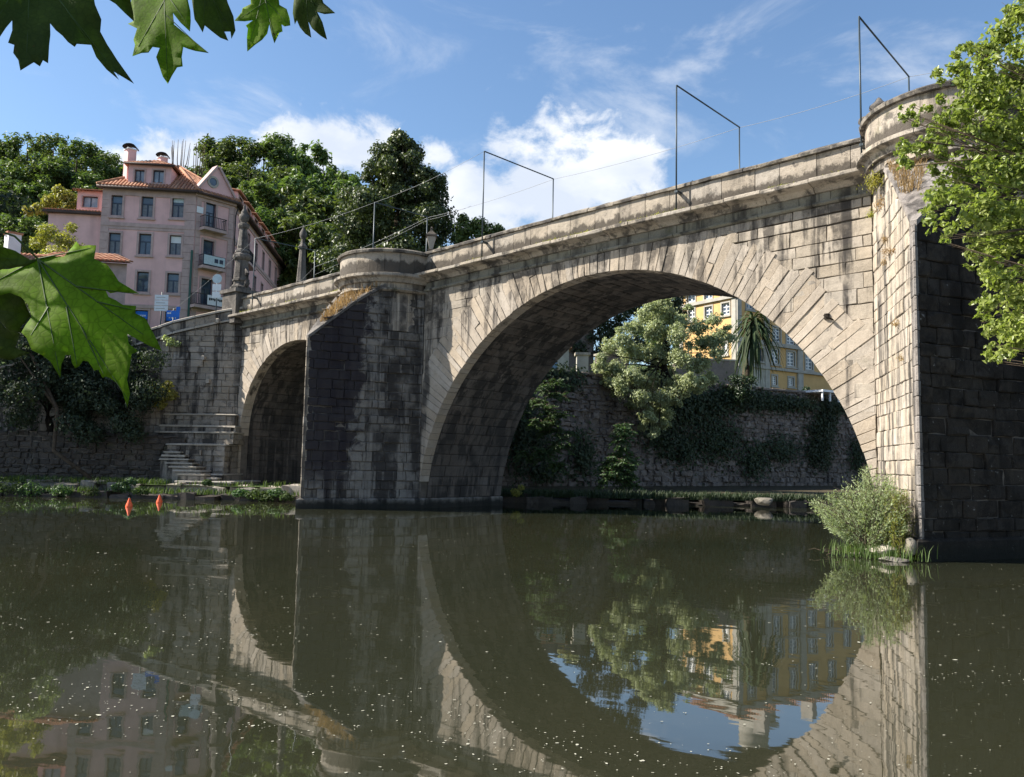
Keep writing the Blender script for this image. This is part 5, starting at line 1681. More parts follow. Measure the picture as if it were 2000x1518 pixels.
p0 = at(1137, 722, 46.0)
t = empty('gate_pillar', (p0[0], p0[1], 6.4), 'square stone gate pillar with a pale cap on the terrace edge', 'pillar')
Fp = Face(p0, RT)
mb = MB(); Fp.box(mb, -0.32, 0.32, 6.0, at(1137, 695, 46)[2], -0.3, 0.3); mb.build('shaft', MAT['grey_trim'], t)
mb = MB(); Fp.box(mb, -0.42, 0.42, at(1137, 695, 46)[2], at(1137, 690, 46)[2], -0.4, 0.4); mb.build('cap', MAT['pale_stone'], t)
p0 = at(1079, 700, 50.0)
t = empty('garden_shed', (p0[0], p0[1], 6.4), 'small stone shed with a blue door on the terrace behind the vault', 'shed')
Fp = Face(p0, RT)
zt = at(1079, 680, 50)[2]
wall_open('wall', Fp, -1.0, 1.0, 5.5, zt, [(-0.3, 0.3, 5.6, zt - 0.35)], MAT['grey_trim'], t)
mb = MB(); Fp.box(mb, -0.3, 0.3, 5.6, zt - 0.35, -0.2, -0.12); mb.build('door', plain_mat('blue_door', (0.18, 0.28, 0.42), 0.6), t)
mb = MB(); Fp.box(mb, -0.45, 0.45, zt - 0.35, zt - 0.2, -0.1, 0.04); mb.build('lintel', MAT['tiles'], t)
mb = MB(); Fp.box(mb, -1.15, 1.15, zt, zt + 0.15, -2.0, 0.2); mb.build('roof', MAT['tiles'], t)
# white canopy at the right end of the terrace
p0 = at(1618, 775, 55.0)
t = empty('canopy', (p0[0], p0[1], 6.6), 'small white canopy on posts at the end of the terrace', 'canopy')
Fp = Face(p0, RU)
mb = MB(); Fp.box(mb, -0.9, 1.3, p0[2] + 0.28, p0[2] + 0.42, -1.4, 0.2); mb.build('roof', MAT['sign_white'], t)
for u in (-0.75, 0.1, 1.1):
    mb = MB(); Fp.box(mb, u - 0.05, u + 0.05, 6.2, p0[2] + 0.28, 0.0, 0.1); mb.build('post', MAT['sign_white'], t)
mb = MB(); Fp.box(mb, -0.8, 1.2, 6.3, p0[2] + 0.1, -1.3, -1.25); mb.build('back_panel', MAT['sign_white'], t)
# church tower that shows only in the water
p0 = cw(34, 112, 0)
t = empty('church_tower', (p0[0], p0[1], 12), 'grey stone church tower with a small dome mirrored in the river beyond the ochre building', 'tower')
Ft = Face(p0, cdir(0.838, 0.545))
mb = MB(); Ft.box(mb, -2, 2, 8, 31, -4, 0); mb.build('shaft', MAT['grey_trim'], t)
mb = MB(); Ft.box(mb, -2.3, 2.3, 31, 31.8, -4.3, 0.3); mb.build('cornice', MAT['grey_trim'], t)
v, f = lathe(tuple(Ft.p(0, 31.8, -2)), [(1.9, 0), (1.9, 2.6), (2.1, 2.8), (1.8, 3.8), (1.1, 4.8), (0.4, 5.4), (0.25, 6.6), (0.0, 7.4)], 12); mk('dome', v, f, MAT['grey_trim'], t, True)
# ------------------------------------------------------------------ vegetation
def unit(v): return v / (np.linalg.norm(v, axis=-1, keepdims=True) + 1e-9)
def leaf_arrays(p, n, size, asp=0.55, fold=0.12, droop=0.3, rs=None, axis=None, axis_mix=0.0):
    """each leaf: a folded rhomb of four points"""
    rs = rs or rng
    k = len(p)
    t = rs.normal(size=(k, 3)); t[:, 2] -= droop * 1.5
    if axis is not None: t = t * (1 - axis_mix) + axis * axis_mix * 1.6
    t = unit(t - n * np.sum(t * n, axis=1, keepdims=True))
    w = np.cross(n, t)
    s = size * rs.uniform(0.65, 1.3, (k, 1))
    base, tip = p - t * s * 0.5, p + t * s * 0.5 - n * s * 0.10
    mid = p - t * s * 0.06
    L, Rr = mid + w * s * asp * 0.5 + n * s * fold, mid - w * s * asp * 0.5 + n * s * fold
    V = np.stack([base, Rr, tip, L], axis=1).reshape(-1, 3)
    i = np.arange(k) * 4
    loops = np.stack([i, i + 1, i + 2, i, i + 2, i + 3], axis=1).ravel()
    return V, loops, np.full(2 * k, 3)
def clump_points(clumps, total, rs, up=0.5, shell=0.45, jitter=0.6):
    c = np.array([q[:3] for q in clumps]); r = np.array([q[3] for q in clumps])
    pr = r ** 2; pr = pr / pr.sum()
    idx = rs.choice(len(clumps), total, p=pr)
    d = unit(rs.normal(size=(total, 3)))
    rad = r[idx] * (shell + (1 - shell) * rs.uniform(0, 1, total)) * rs.uniform(0.75, 1.12, total)
    d2 = d * np.array([1.0, 1.0, 0.8])
    p = c[idx] + d2 * rad[:, None]
    n = unit(d + np.array([0, 0, up]) + rs.normal(size=(total, 3)) * jitter)
    return p, n
def crown_clumps(c, rad, n, cr, rs, shape=None, inner=0.35):
    out = []
    while len(out) < n:
        d = unit(rs.normal(size=3))
        q = d * (inner + (1 - inner) * rs.uniform(0, 1) ** 0.6)
        if shape is not None:
            z = q[2]
            k = shape(z)
            q = np.array([q[0] * k, q[1] * k, z])
        out.append((c[0] + q[0] * rad[0], c[1] + q[1] * rad[1], c[2] + q[2] * rad[2], cr * rs.uniform(0.6, 1.3)))
    return out
def limbs_mesh(base, top, r0, clumps, nl, rs, wob=0.25, lf=0.35):
    mb = MB()
    base, top = np.array(base, float), np.array(top, float)
    k = 7
    pts = []
    for i in range(k + 1):
        s = i / k
        pts.append(base + (top - base) * s + np.array([rs.normal() * wob * 0.4, rs.normal() * wob * 0.4, 0]) * math.sin(s * math.pi))
    mb.tube(pts, [r0 * (1.25 if i == 0 else 1) * (1 - 0.8 * i / k) for i in range(k + 1)], 8)
    order = rs.permutation(len(clumps))[:nl]
    for j in order:
        e = np.array(clumps[j][:3])
        s = rs.uniform(0.3, 0.85)
        st_ = pts[int(s * k)]
        m1 = st_ + (e - st_) * 0.5 + np.array([rs.normal() * wob, rs.normal() * wob, abs(rs.normal()) * wob * 0.5])
        mb.tube([st_, m1, e], [r0 * lf * (1.1 - s), r0 * lf * 0.5 * (1.1 - s), r0 * lf * 0.12], 5)
        for _ in range(2):
            e2 = e + rs.normal(size=3) * clumps[j][3] * 0.8
            mb.tube([m1 + (e - m1) * 0.5, e2], [r0 * lf * 0.22, r0 * lf * 0.07], 4)
    return mb
def tree(name, base, top_z, clumps, leaves, lsize, lmat, label, cat='tree', group=None, r0=0.25, nl=14, seed=1, bark='bark', asp=0.55, up=0.5, droop=0.3, shell=0.45, trunk_top=None, wob=0.3, jitter=0.6, crown_name='crown', fold=0.12, lf=0.35):
    rs = np.random.default_rng(seed)
    t = empty(name, tuple(base), label, cat, group)
    tt = trunk_top if trunk_top is not None else (base[0], base[1], top_z)
    limbs_mesh(base, tt, r0, clumps, nl, rs, wob, lf).build('trunk' if cat == 'tree' else 'stem', MAT[bark], t, True)
    p, n = clump_points(clumps, leaves, rs, up, shell, jitter)
    V, L_, Sz = leaf_arrays(p, n, lsize, asp, fold, droop, rs)
    mk_np(crown_name, V, L_, Sz, lmat, t)
    return t
def copy_tree(src, loc, rz, sc, label=None, group=None):
    r = src.copy(); col.objects.link(r)
    r.location = loc; r.rotation_euler = (0, 0, rz); r.scale = (sc[0], sc[0], sc[1])
    if label: r['label'] = label
    if group: r['group'] = group
    for ch in src.children:
        c = ch.copy(); col.objects.link(c); c.parent = r
    return r

MAT['lf_right'] = leaf_mat('bright_alder_leaves', (0.13, 0.18, 0.035), (0.31, 0.345, 0.10), 0.40, 0.36, (1.3, 1.45, 0.7))
MAT['lf_dark'] = leaf_mat('dark_evergreen_leaves', (0.018, 0.032, 0.016), (0.042, 0.066, 0.026), 0.18, 0.4)
MAT['lf_shade'] = leaf_mat('deep_shade_leaves', (0.018, 0.030, 0.018), (0.042, 0.062, 0.032), 0.2, 0.7)  # dark greens put the left bank's shade into the leaf colour
MAT['lf_forest'] = leaf_mat('forest_leaves', (0.05, 0.085, 0.028), (0.125, 0.17, 0.052), 0.3, 0.5)
MAT['lf_linden'] = leaf_mat('linden_leaves', (0.022, 0.036, 0.016), (0.105, 0.13, 0.05), 0.22, 0.42)
MAT['lf_grey'] = leaf_mat('grey_green_leaves', (0.21, 0.235, 0.125), (0.42, 0.44, 0.25), 0.32, 0.55, (1.2, 1.25, 0.85))
MAT['lf_willow'] = leaf_mat('willow_leaves', (0.20, 0.26, 0.13), (0.38, 0.43, 0.25), 0.35, 0.45)
MAT['lf_yellow'] = leaf_mat('yellow_green_leaves', (0.20, 0.22, 0.04), (0.36, 0.34, 0.09), 0.35, 0.5)
MAT['lf_fern'] = leaf_mat('fern_green_leaves', (0.035, 0.075, 0.028), (0.08, 0.14, 0.05), 0.35, 0.5)
MAT['lf_ivy'] = leaf_mat('ivy_leaves', (0.016, 0.030, 0.013), (0.042, 0.064, 0.026), 0.15, 0.65)
MAT['lf_palm'] = leaf_mat('palm_fronds', (0.016, 0.030, 0.010), (0.05, 0.075, 0.025), 0.2, 0.75)
MAT['grass'] = leaf_mat('grass_blades', (0.045, 0.08, 0.02), (0.12, 0.17, 0.05), 0.35, 0.6)
MAT['grass_shade'] = leaf_mat('quay_grass_blades', (0.028, 0.05, 0.014), (0.08, 0.115, 0.035), 0.3, 0.7)  # darker copy of the grass; quay shade put into the colour
MAT['dry_grass'] = leaf_mat('dry_grass_blades', (0.24, 0.165, 0.075), (0.42, 0.31, 0.16), 0.35, 0.7, tcol=(1.2, 1.1, 0.8))

def sat(cl, rs, n=5, off=(0.45, 1.1), rr=(0.2, 0.45), keep=0.8):
    """break round clumps up into a core and loose sprays"""
    out = []
    for (x, y, z, r) in cl:
        out.append((x, y, z, r * keep))
        for _ in range(n):
            d = unit(rs.normal(size=3)) * r * rs.uniform(*off)
            out.append((x + d[0], y + d[1], z + d[2], r * rs.uniform(*rr)))
    return out
def pc_(px, py, dep, rpx):
    p = at(px, py, dep); return (p[0], p[1], p[2], rpx * dep / FPX)

# ---- forest on the hill: five built trees, the rest are copies
forest_lab = ['dense green tree in the wooded hillside beyond the pink house']
protos = []
def forest_spot(px, ytop, dep):
    p = at(px, ytop, dep)
    a, b = float((p - CAM) @ RT), float((p - CAM) @ FW)
    g = ground_z(a, b)
    return p, g
def make_forest_tree(loc, H, seed, mat, layered):
    rs = np.random.default_rng(seed)
    cl = []
    for k in range(34):
        z = H * (0.34 + 0.62 * rs.uniform())
        rr = H * 0.30 * math.sqrt(max(0.05, 1 - ((z / H - 0.55) / 0.47) ** 2))
        q = rs.uniform(0, 2 * math.pi); r_ = rr * rs.uniform(0.35, 1.0)
        cl.append((loc[0] + r_ * math.cos(q), loc[1] + r_ * math.sin(q), loc[2] + z, H * rs.uniform(0.055, 0.11)))
    cl.append((loc[0], loc[1], loc[2] + H * 0.96, H * 0.06))
    return tree('forest_tree', loc, loc[2] + H * 0.9, cl, 3600, 0.62, mat, forest_lab[0], group='trees of the wooded hillside', r0=H * 0.018, nl=18, seed=seed, up=0.9, droop=0.1, asp=0.42, shell=0.3, wob=0.5)
spots = []
rs = np.random.default_rng(11)
sky_l = [(-40, 300), (15, 280), (62, 262), (105, 268), (150, 275), (185, 292), (222, 298), (262, 305), (330, 330), (425, 268), (470, 270), (510, 278), (552, 275), (598, 282), (635, 305), (668, 335)]
for (px, yt) in sky_l: spots.append((px + rs.uniform(-8, 8), yt + rs.uniform(-4, 8), rs.uniform(108, 124)))
for row, (dep, dy) in enumerate(((100, 48), (92, 95), (84, 135))):
    for px in list(range(-30, 215, 46)) + list(range(405, 690, 46)):
        base = np.interp(px, [s[0] for s in sky_l], [s[1] for s in sky_l])
        spots.append((px + rs.uniform(-14, 14) + row * 15, base + dy + rs.uniform(-14, 14), dep + rs.uniform(-4, 4)))
for i, (px, yt, dep) in enumerate(spots):
    p, g = forest_spot(px, yt, dep)
    H = max(7.0, min(17.0, p[2] - g))
    base = (p[0], p[1], p[2] - H if p[2] - H < g else g - 0.2)
    H = p[2] - base[2]
    lab = ('green skyline tree of the wooded hill ' if i < len(sky_l) else 'green tree on the wooded slope ') + ('above the pink annex' if px < 340 else 'between pink house and dark conical tree')
    if i < 5:
        protos.append((make_forest_tree(np.array(base), H, 40 + i, MAT['lf_forest'], True), H))
        protos[-1][0]['label'] = lab
    else:
        src, h0 = protos[int(rs.integers(0, 5))]
        k = H / h0
        copy_tree(src, base, rs.uniform(0, 6.28), (max(0.75, min(1.15, k * rs.uniform(0.9, 1.15))), k), lab)
# bare saplings behind the roof ridge
for (px, yt, dep, lab) in ((352, 272, 82, 'bare leafless tree with forked twigs behind the pink house roof'), (387, 283, 84, 'thin bare saplings standing behind the roof ridge')):
    p, g = forest_spot(px, yt, dep)
    t = empty('bare_tree', (p[0], p[1], g - 0.2), lab, 'tree')
    mb = MB(); b0 = np.array([p[0], p[1], g - 0.3])
    rs2 = np.random.default_rng(int(px))
    mb.tube([b0, b0 + np.array([0.1, 0, (p[2] - g) * 0.55]), b0 + np.array([0.0, 0.1, (p[2] - g) * 0.75])], [0.16, 0.11, 0.08], 6)
    for k in range(11):
        s_ = b0 + np.array([0, 0, (p[2] - g) * rs2.uniform(0.55, 0.78)])
        q = rs2.uniform(-1, 1)
        e = np.array([p[0], p[1], p[2] + rs2.uniform(-1.2, 0.2)]) + RT * q * 1.1 + FW * rs2.uniform(-0.6, 0.6)
        m_ = s_ + (e - s_) * 0.5 + RT * q * 0.35
        mb.tube([s_, m_, e], [0.06, 0.045, 0.02], 5)
    mb.build('branches', MAT['bark'], t, True)

# ---- the tall dark linden behind the bridge
rs = np.random.default_rng(5)
tp = at(782, 258, 56.0); bz = 7.5
ctr = np.array([tp[0], tp[1], 0])
cl = []
for k in range(300):
    s = rs.uniform() ** 0.9
    z = 12.0 + (tp[2] - 12.2) * s
    rr = 5.9 * (1 - s ** 1.7) ** 0.75 * (0.85 + 0.15 * min(1, s * 6)) + 0.12
    q = rs.uniform(0, 2 * math.pi); r_ = rr * rs.uniform(0.1, 0.92)
    cl.append((ctr[0] + r_ * math.cos(q), ctr[1] + r_ * math.sin(q), z, rs.uniform(0.6, 1.25) * (1.15 - 0.55 * s)))
cl.append((tp[0], tp[1], tp[2] - 0.4, 0.4))
tree('linden_tree', (tp[0], tp[1], bz), tp[2] - 3, cl, 90000, 0.22, MAT['lf_linden'], 'tall conical dark green tree rising behind the far bastion', r0=0.4, nl=30, seed=5, up=0.35, droop=0.6, asp=0.75, shell=0.55, jitter=0.45)
cl = [pc_(910, 445, 54, 26), pc_(935, 440, 54, 22), pc_(958, 450, 54, 20), pc_(975, 448, 54, 13), pc_(900, 465, 54, 22), pc_(940, 470, 54, 26), pc_(905, 428, 54, 14), pc_(965, 468, 54, 18)]
b_ = at(935, 470, 54)
tree('small_tree', (b_[0], b_[1], 8.0), b_[2], cl, 3600, 0.22, MAT['lf_forest'], 'small light green tree just right of the tall dark tree', r0=0.14, nl=8, seed=6)

# ---- left bank
def bank_tree(pxs, dep, leaves, size, mat, label, base, r0, seed, group=None, name='bank_tree', nl=12, lean=None, **kw):
    cl = [pc_(px, py, dep + rs.uniform(-0.8, 0.8), r) for (px, py, r) in pxs]
    return tree(name, base, base[2] + 3, cl, leaves, size, mat, label, group=group, r0=r0, nl=nl, seed=seed, bark='bark_dark', trunk_top=lean, **kw)
rs = np.random.default_rng(21)
blob1 = [(rs.uniform(-30, 170), rs.uniform(650, 840), rs.uniform(26, 48)) for _ in range(32)]
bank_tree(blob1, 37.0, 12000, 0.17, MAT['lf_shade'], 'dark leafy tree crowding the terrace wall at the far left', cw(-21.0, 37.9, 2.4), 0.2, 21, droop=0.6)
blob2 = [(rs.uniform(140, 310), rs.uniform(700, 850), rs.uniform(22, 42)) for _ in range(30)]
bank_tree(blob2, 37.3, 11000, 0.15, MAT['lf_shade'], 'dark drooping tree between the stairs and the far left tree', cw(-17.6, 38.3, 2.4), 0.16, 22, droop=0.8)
# leaning trunk
p0, p1 = cw(-18.0, 36.4, 0.5), at(60, 690, 36.6)
t = empty('leaning_trunk', tuple(p0), 'bare dark trunk leaning left out of the bank bushes', 'tree')
MB().tube([p0, at(105, 880, 36.4), at(112, 800, 36.5), p1], [0.10, 0.09, 0.085, 0.06], 8).build('trunk', MAT['bark'], t, True)
MB().tube([at(112, 800, 36.5), at(70, 740, 36.4), at(40, 700, 36.4)], [0.07, 0.05, 0.02], 6).build('branch', MAT['bark'], t, True)
# unseen trees added upstream, beyond the left edge of the view, to shade the bank
for k, (a, b, z, sd) in enumerate(((-29.5, 36.2, 2.6, 31), (-35, 40, 4.0, 32), (-28.0, 41.5, 5.0, 33), (-43, 37, 3.0, 34))):
    rs2 = np.random.default_rng(sd)
    c_ = cw(a, b, z + 6.5)
    cl = crown_clumps(c_, (3.2, 3.2, 4.4), 30, 1.1, rs2)
    tree('bank_tree', tuple(cw(a, b, z - 0.3)), z + 8, cl, 4200, 0.34, MAT['lf_shade'], ['broad dark bank tree upstream above the quay', 'dark bank tree upstream behind the terrace wall', 'dark tree beside the small tiled house', 'dark bank tree farthest upstream'][k], r0=0.25, nl=14, seed=sd)
def bush(name, clumps, leaves, size, mat, label, base, seed, group=None, r0=0.04, nl=10, cat='bush', **kw):
    return tree(name, base, base[2] + 0.4, clumps, leaves, size, mat, label, cat, group, r0=r0, nl=nl, seed=seed, crown_name='foliage', wob=0.08, **kw)
bush('wall_shrub', [pc_(315, 765, 37.6, 24), pc_(298, 758, 37.5, 15), pc_(333, 772, 37.6, 15), pc_(312, 788, 37.5, 16), pc_(328, 752, 37.6, 12)], 1500, 0.13, MAT['lf_yellow'], 'bright sunlit shrub growing out of the wing wall steps', at(318, 800, 38.2), 41)
bush('wall_plant', [pc_(333, 668, 38.1, 13), pc_(322, 660, 38.1, 8), pc_(346, 672, 38.1, 8)], 420, 0.11, MAT['lf_willow'], 'small pale plant hanging below the wing wall parapet', at(333, 664, 38.5), 42)
bush('terrace_bush', [pc_(95, 455, 52, 26), pc_(125, 470, 52, 26), pc_(75, 475, 52, 20), pc_(150, 485, 52, 18), pc_(110, 500, 51, 30), pc_(140, 445, 52, 14)], 3200, 0.17, MAT['lf_yellow'], 'yellowish bush beside the small tiled house', at(110, 530, 52), 43, r0=0.08)
bush('terrace_bush', [pc_(130, 385, 66, 20), pc_(160, 395, 66, 18), pc_(100, 395, 66, 20), pc_(185, 392, 66, 14), pc_(75, 408, 66, 16), pc_(115, 372, 66, 14), pc_(140, 405, 66, 20), pc_(55, 412, 66, 14)], 3000, 0.26, MAT['lf_yellow'], 'bright yellow green bushes above the annex of the pink house', at(120, 440, 66), 44, r0=0.1)
bush('terrace_bush', [pc_(30, 530, 44, 30), pc_(70, 540, 44, 26), pc_(0, 540, 44, 30), pc_(100, 545, 44, 20), pc_(45, 560, 44, 30), pc_(110, 525, 44, 24), pc_(140, 540, 44, 24), pc_(90, 570, 44, 30), pc_(150, 570, 43, 24), pc_(20, 590, 43, 34), pc_(80, 600, 43, 34), pc_(130, 600, 42, 30)], 7000, 0.16, MAT['lf_willow'], 'pale green bush below the small tiled roof', at(45, 600, 44), 45, r0=0.08)
# more shade bushes between wing wall and terrace
bush('terrace_bush', [pc_(x, y, 38.0, r) for x, y, r in ((200, 650, 30), (240, 670, 28), (160, 640, 34), (110, 630, 34), (60, 640, 36), (270, 690, 18), (20, 620, 40), (90, 600, 30))], 5200, 0.15, MAT['lf_shade'], 'dark bushes covering the lower wing wall behind the big leaf', cw(-19.5, 38.2, 2.5), 46, r0=0.08)

def blades(name, pts, h, w, mat, label=None, parent=None, kind=None, lean=0.5, seed=0, cat=None):
    """grass: each blade a bent three-point strip"""
    rs2 = np.random.default_rng(seed)
    pts = np.asarray(pts, float); k = len(pts)
    q = rs2.uniform(0, 2*math.pi, k)
    d = np.stack([np.cos(q), np.sin(q), np.zeros(k)], 1)
    s = np.stack([-np.sin(q), np.cos(q), np.zeros(k)], 1)
    hh = h * rs2.uniform(0.5, 1.3, (k, 1)); ww = w * rs2.uniform(0.7, 1.3, (k, 1)); ln = lean * rs2.uniform(0.2, 1.2, (k, 1))
    up = np.array([0, 0, 1.0])
    b0, b1 = pts - s*ww/2, pts + s*ww/2
    m = pts + up*hh*0.55 + d*hh*ln*0.3
    m0, m1 = m - s*ww*0.4, m + s*ww*0.4
    tp_ = pts + up*hh*(1 - 0.25*ln) + d*hh*ln
    V = np.stack([b0, b1, m1, m0, tp_], 1).reshape(-1, 3)
    i = np.arange(k)*5
    L_ = np.concatenate([np.stack([i, i+1, i+2, i+3], 1), ], 1).ravel()
    T_ = np.stack([i+3, i+2, i+4], 1).ravel()
    loops = np.concatenate([L_, T_]); sizes = np.concatenate([np.full(k, 4), np.full(k, 3)])
    o = mk_np(name, V, loops, sizes, mat, parent)
    return tag(o, label, cat, None, kind)
rs = np.random.default_rng(61)
# grass on the left quay and path
n = 7000
a = rs.uniform(-27, -8.3, n); b = 33.2 + rs.uniform(0, 4.0, n) ** 1.0
z = np.where(b < 34.6, 0.2, 0.52)
keep = (rs.uniform(size=n) < 0.35 + 0.65 * (np.sin(a * 1.3) * np.sin(b * 2.1 + a * 0.4) > -0.1))
keep &= ~((a > -14.5) & (b > 34.9))
P_ = np.array([cw(x, y, zz) for x, y, zz in zip(a[keep], b[keep], z[keep])])
blades('grass', P_, 0.26, 0.035, MAT['grass_shade'], 'rough grass along the left quay and path', None, 'stuff', 0.6, 1)
for k, (px, py, rpx, dep) in enumerate(((235, 950, 14, 33.4), (275, 958, 12, 33.3), (255, 940, 10, 33.6), (15, 950, 26, 33.4), (60, 955, 22, 33.4), (500, 965, 16, 33.0), (540, 962, 14, 33.0), (520, 972, 12, 32.9), (470, 962, 12, 33.1), (560, 970, 10, 32.6), (405, 942, 8, 34.2), (180, 962, 14, 33.3), (120, 958, 16, 33.3))):
    b0_ = at(px, py + rpx, dep)
    bush('bank_plant', [pc_(px, py, dep, rpx), pc_(px + rpx * 0.8, py + 3, dep, rpx * 0.7), pc_(px - rpx * 0.8, py + 2, dep, rpx * 0.7)], 420, 0.10, MAT['grass_shade'] if k % 2 else MAT['lf_fern'],
         'low green weed clump growing on the quay edge', (b0_[0], b0_[1], 0.1), 70 + k, group='weeds along the quay', nl=4, r0=0.015, droop=0.1)
# far ledge weeds seen through the main arch
n = 9000
a = rs.uniform(-1.0, 22, n); b = 36.1 + a * 0.05 + rs.uniform(0, 1.0, n) ** 2 * 3.0
P_ = np.array([cw(x, y, 0.26) for x, y in zip(a, b)])
blades('grass', P_, 0.34, 0.035, MAT['lf_ivy'], 'dark grass on the ledge below the retaining wall', None, 'stuff', 0.6, 2)
bush('bank_plant', [pc_(1008, 962, 35.0, 12), pc_(1018, 952, 35.0, 8)], 380, 0.08, MAT['lf_yellow'], 'small bright weed at the corner of the far pier', cw(0.25, 35.0, 0.0), 90, nl=4, r0=0.012)

# ---- retaining wall greenery
def wall_uv(px, py):
    d = _f + _R * ((px - 1000) / FPX) - _U * ((py - 759) / FPX)
    O = RF(0, 0, 0)
    t_ = float((O - CAM) @ RN) / float(d @ RN)
    q = CAM + d * t_
    return float((q - O) @ RU), float(q[2])
def ivy(patches, count, label, seed):
    rs2 = np.random.default_rng(seed)
    pts = []
    for (px, py, rx, ry) in patches:
        u, v = wall_uv(px, py); u2, _ = wall_uv(px + rx, py); _, v2 = wall_uv(px, py - ry)
        ru, rv = abs(u2 - u), abs(v2 - v)
        k = int(count * 0.6 * ru * rv)
        q = rs2.normal(size=(k, 2)) * 0.5
        for a_, b_ in q:
            vv = v + b_ * rv
            if vv < 0.3: continue
            dp = abs(rs2.normal()) * 0.22 * max(0.1, 1 - (a_*a_ + b_*b_) * 0.5)
            pts.append(RF(u + a_ * ru, vv, 0.04 + dp))
    pts = np.array(pts)
    n = unit(np.tile(RN, (len(pts), 1)) + np.array([0, 0, 0.35]) + rs2.normal(size=(len(pts), 3)) * 0.45)
    V, L_, Sz = leaf_arrays(pts, n, 0.17, 0.8, 0.08, 0.9, rs2)
    t = empty('ivy', tuple(pts.mean(axis=0)), label, 'ivy', 'ivy on the retaining wall')
    t.location = RF(wall_uv(patches[0][0], patches[0][1])[0], 0.5, 0.0)
    mk_np('foliage', V, L_, Sz, MAT['lf_ivy'], t)
ivy([(1340, 800, 50, 50), (1290, 850, 45, 40), (1400, 860, 50, 45), (1380, 790, 60, 30), (1330, 880, 40, 30)], 900, 'dark ivy spreading below the grey green tree', 1)
ivy([(1600, 850, 26, 50), (1615, 820, 20, 40), (1595, 890, 26, 30)], 900, 'dark ivy column near the right end of the retaining wall', 2)
ivy([(1480, 785, 60, 22), (1550, 790, 60, 16), (1640, 795, 40, 16), (1430, 775, 50, 26)], 900, 'ivy fringe hanging over the top of the retaining wall', 3)
ivy([(1015, 780, 26, 70), (1040, 850, 36, 50), (1090, 740, 50, 30), (1060, 920, 40, 26), (1135, 890, 26, 50), (1010, 880, 20, 60)], 900, 'ivy and creepers by the inner edge of the far pier', 4)
ivy([(1670, 890, 20, 40), (1520, 880, 40, 30), (1470, 900, 30, 40)], 700, 'patchy ivy low on the right of the retaining wall', 5)
def frond_plant(name, fr_list, mat, label, base, seed, nleaf=11, group=None, cat='shrub', lsize=0.17):
    """shrub of pinnate sprays: every spray a bent stalk carrying paired leaflets"""
    rs2 = np.random.default_rng(seed)
    t = empty(name, tuple(base), label, cat, group)
    mb = MB(); P_, N_, A_ = [], [], []
    for (c, L_) in fr_list:
        c = np.array(c)
        for k in range(9):
            q = rs2.uniform(0, 2*math.pi)
            d = unit(np.array([math.cos(q), math.sin(q), rs2.uniform(-0.5, 0.9)]))
            if d @ (-FW) < -0.3: d = d - 1.4 * (d @ (-FW)) * (-FW)
            e = c + d * L_ + np.array([0, 0, -0.25 * L_])
            m_ = c + d * L_ * 0.55 + np.array([0, 0, 0.10 * L_])
            mb.tube([c, m_, e], [0.014, 0.010, 0.004], 4)
            side = unit(np.cross(d, [0, 0, 1.0]))
            for j in range(nleaf):
                s = 0.2 + 0.8 * j / (nleaf - 1)
                p = (1-s)**2 * c + 2*s*(1-s) * m_ + s*s * e
                for sg in (-1, 1):
                    P_.append(p + side * sg * lsize * 0.45 + np.array([0, 0, -0.25 * lsize])); N_.append(np.array([0, 0, 0.7]) - FW * 0.5 + rs2.normal(size=3) * 0.55); A_.append(side * sg + d * 0.4 + np.array([0, 0, -0.25]))
    mb.build('stem', MAT['bark'], t, True)
    V, L2, Sz = leaf_arrays(np.array(P_), unit(np.array(N_)), lsize, 0.38, 0.06, 0.2, rs2, np.array(A_), 0.95)
    mk_np('foliage', V, L2, Sz, mat, t)
    return t
def spread(list_px, dep, L_): return [(at(px, py, dep), L_) for px, py in list_px]
rs = np.random.default_rng(77)
b0_ = cw(2.3, 39.3, 0.5)
frond_plant('sapling', [(at(1072 + rs.normal() * 24, 745 + 180 * rs.uniform(), 40.0 + rs.uniform(-0.5, 0.4)), rs.uniform(0.45, 0.7)) for _ in range(34)], MAT['lf_fern'], 'fresh green sapling with feathery leaves against the retaining wall', b0_, 78)
b0_ = cw(5.7, 39.6, 0.4)
frond_plant('fern_shrub', [(at(1216 + rs.normal() * (6 + 16 * (y_ - 830) / 120), y_, 39.6 + rs.uniform(-0.4, 0.4)), rs.uniform(0.45, 0.7)) for y_ in 830 + 122 * rs.uniform(size=28)], MAT['lf_fern'], 'feathery dark green shrub on the ledge below the grey green tree', b0_, 79)

# ---- trees on the far terrace
rs = np.random.default_rng(81)
gl = [(1275, 600, 20), (1295, 588, 16), (1260, 620, 22), (1300, 615, 26), (1330, 630, 22), (1240, 640, 22), (1280, 645, 30), (1325, 655, 28), (1365, 640, 22), (1395, 625, 18), (1405, 655, 20), (1375, 670, 26),
      (1215, 665, 24), (1190, 680, 20), (1175, 700, 14), (1235, 690, 32), (1285, 690, 34), (1330, 700, 30), (1370, 710, 26), (1400, 690, 18), (1200, 720, 24), (1190, 745, 18), (1230, 735, 28), (1270, 740, 32), (1310, 745, 28), (1345, 745, 22), (1385, 740, 18),
      (1250, 775, 24), (1285, 790, 24), (1265, 815, 20), (1290, 825, 18), (1215, 765, 16), (1205, 785, 10), (1300, 775, 24), (1280, 840, 10), (1320, 780, 18), (1345, 600, 10), (1310, 580, 10), (1420, 640, 10), (1170, 715, 16), (1210, 750, 20), (1195, 770, 12), (1240, 790, 18), (1255, 835, 12), (1300, 810, 20), (1275, 850, 9), (1330, 760, 24), (1365, 750, 22), (1180, 730, 14), (1400, 670, 20), (1425, 660, 14)]
cl = [pc_(x, y, 44.6 + rs.uniform(-1.0, 1.4), r) for x, y, r in gl]
b0_ = at(1300, 770, 46.0)
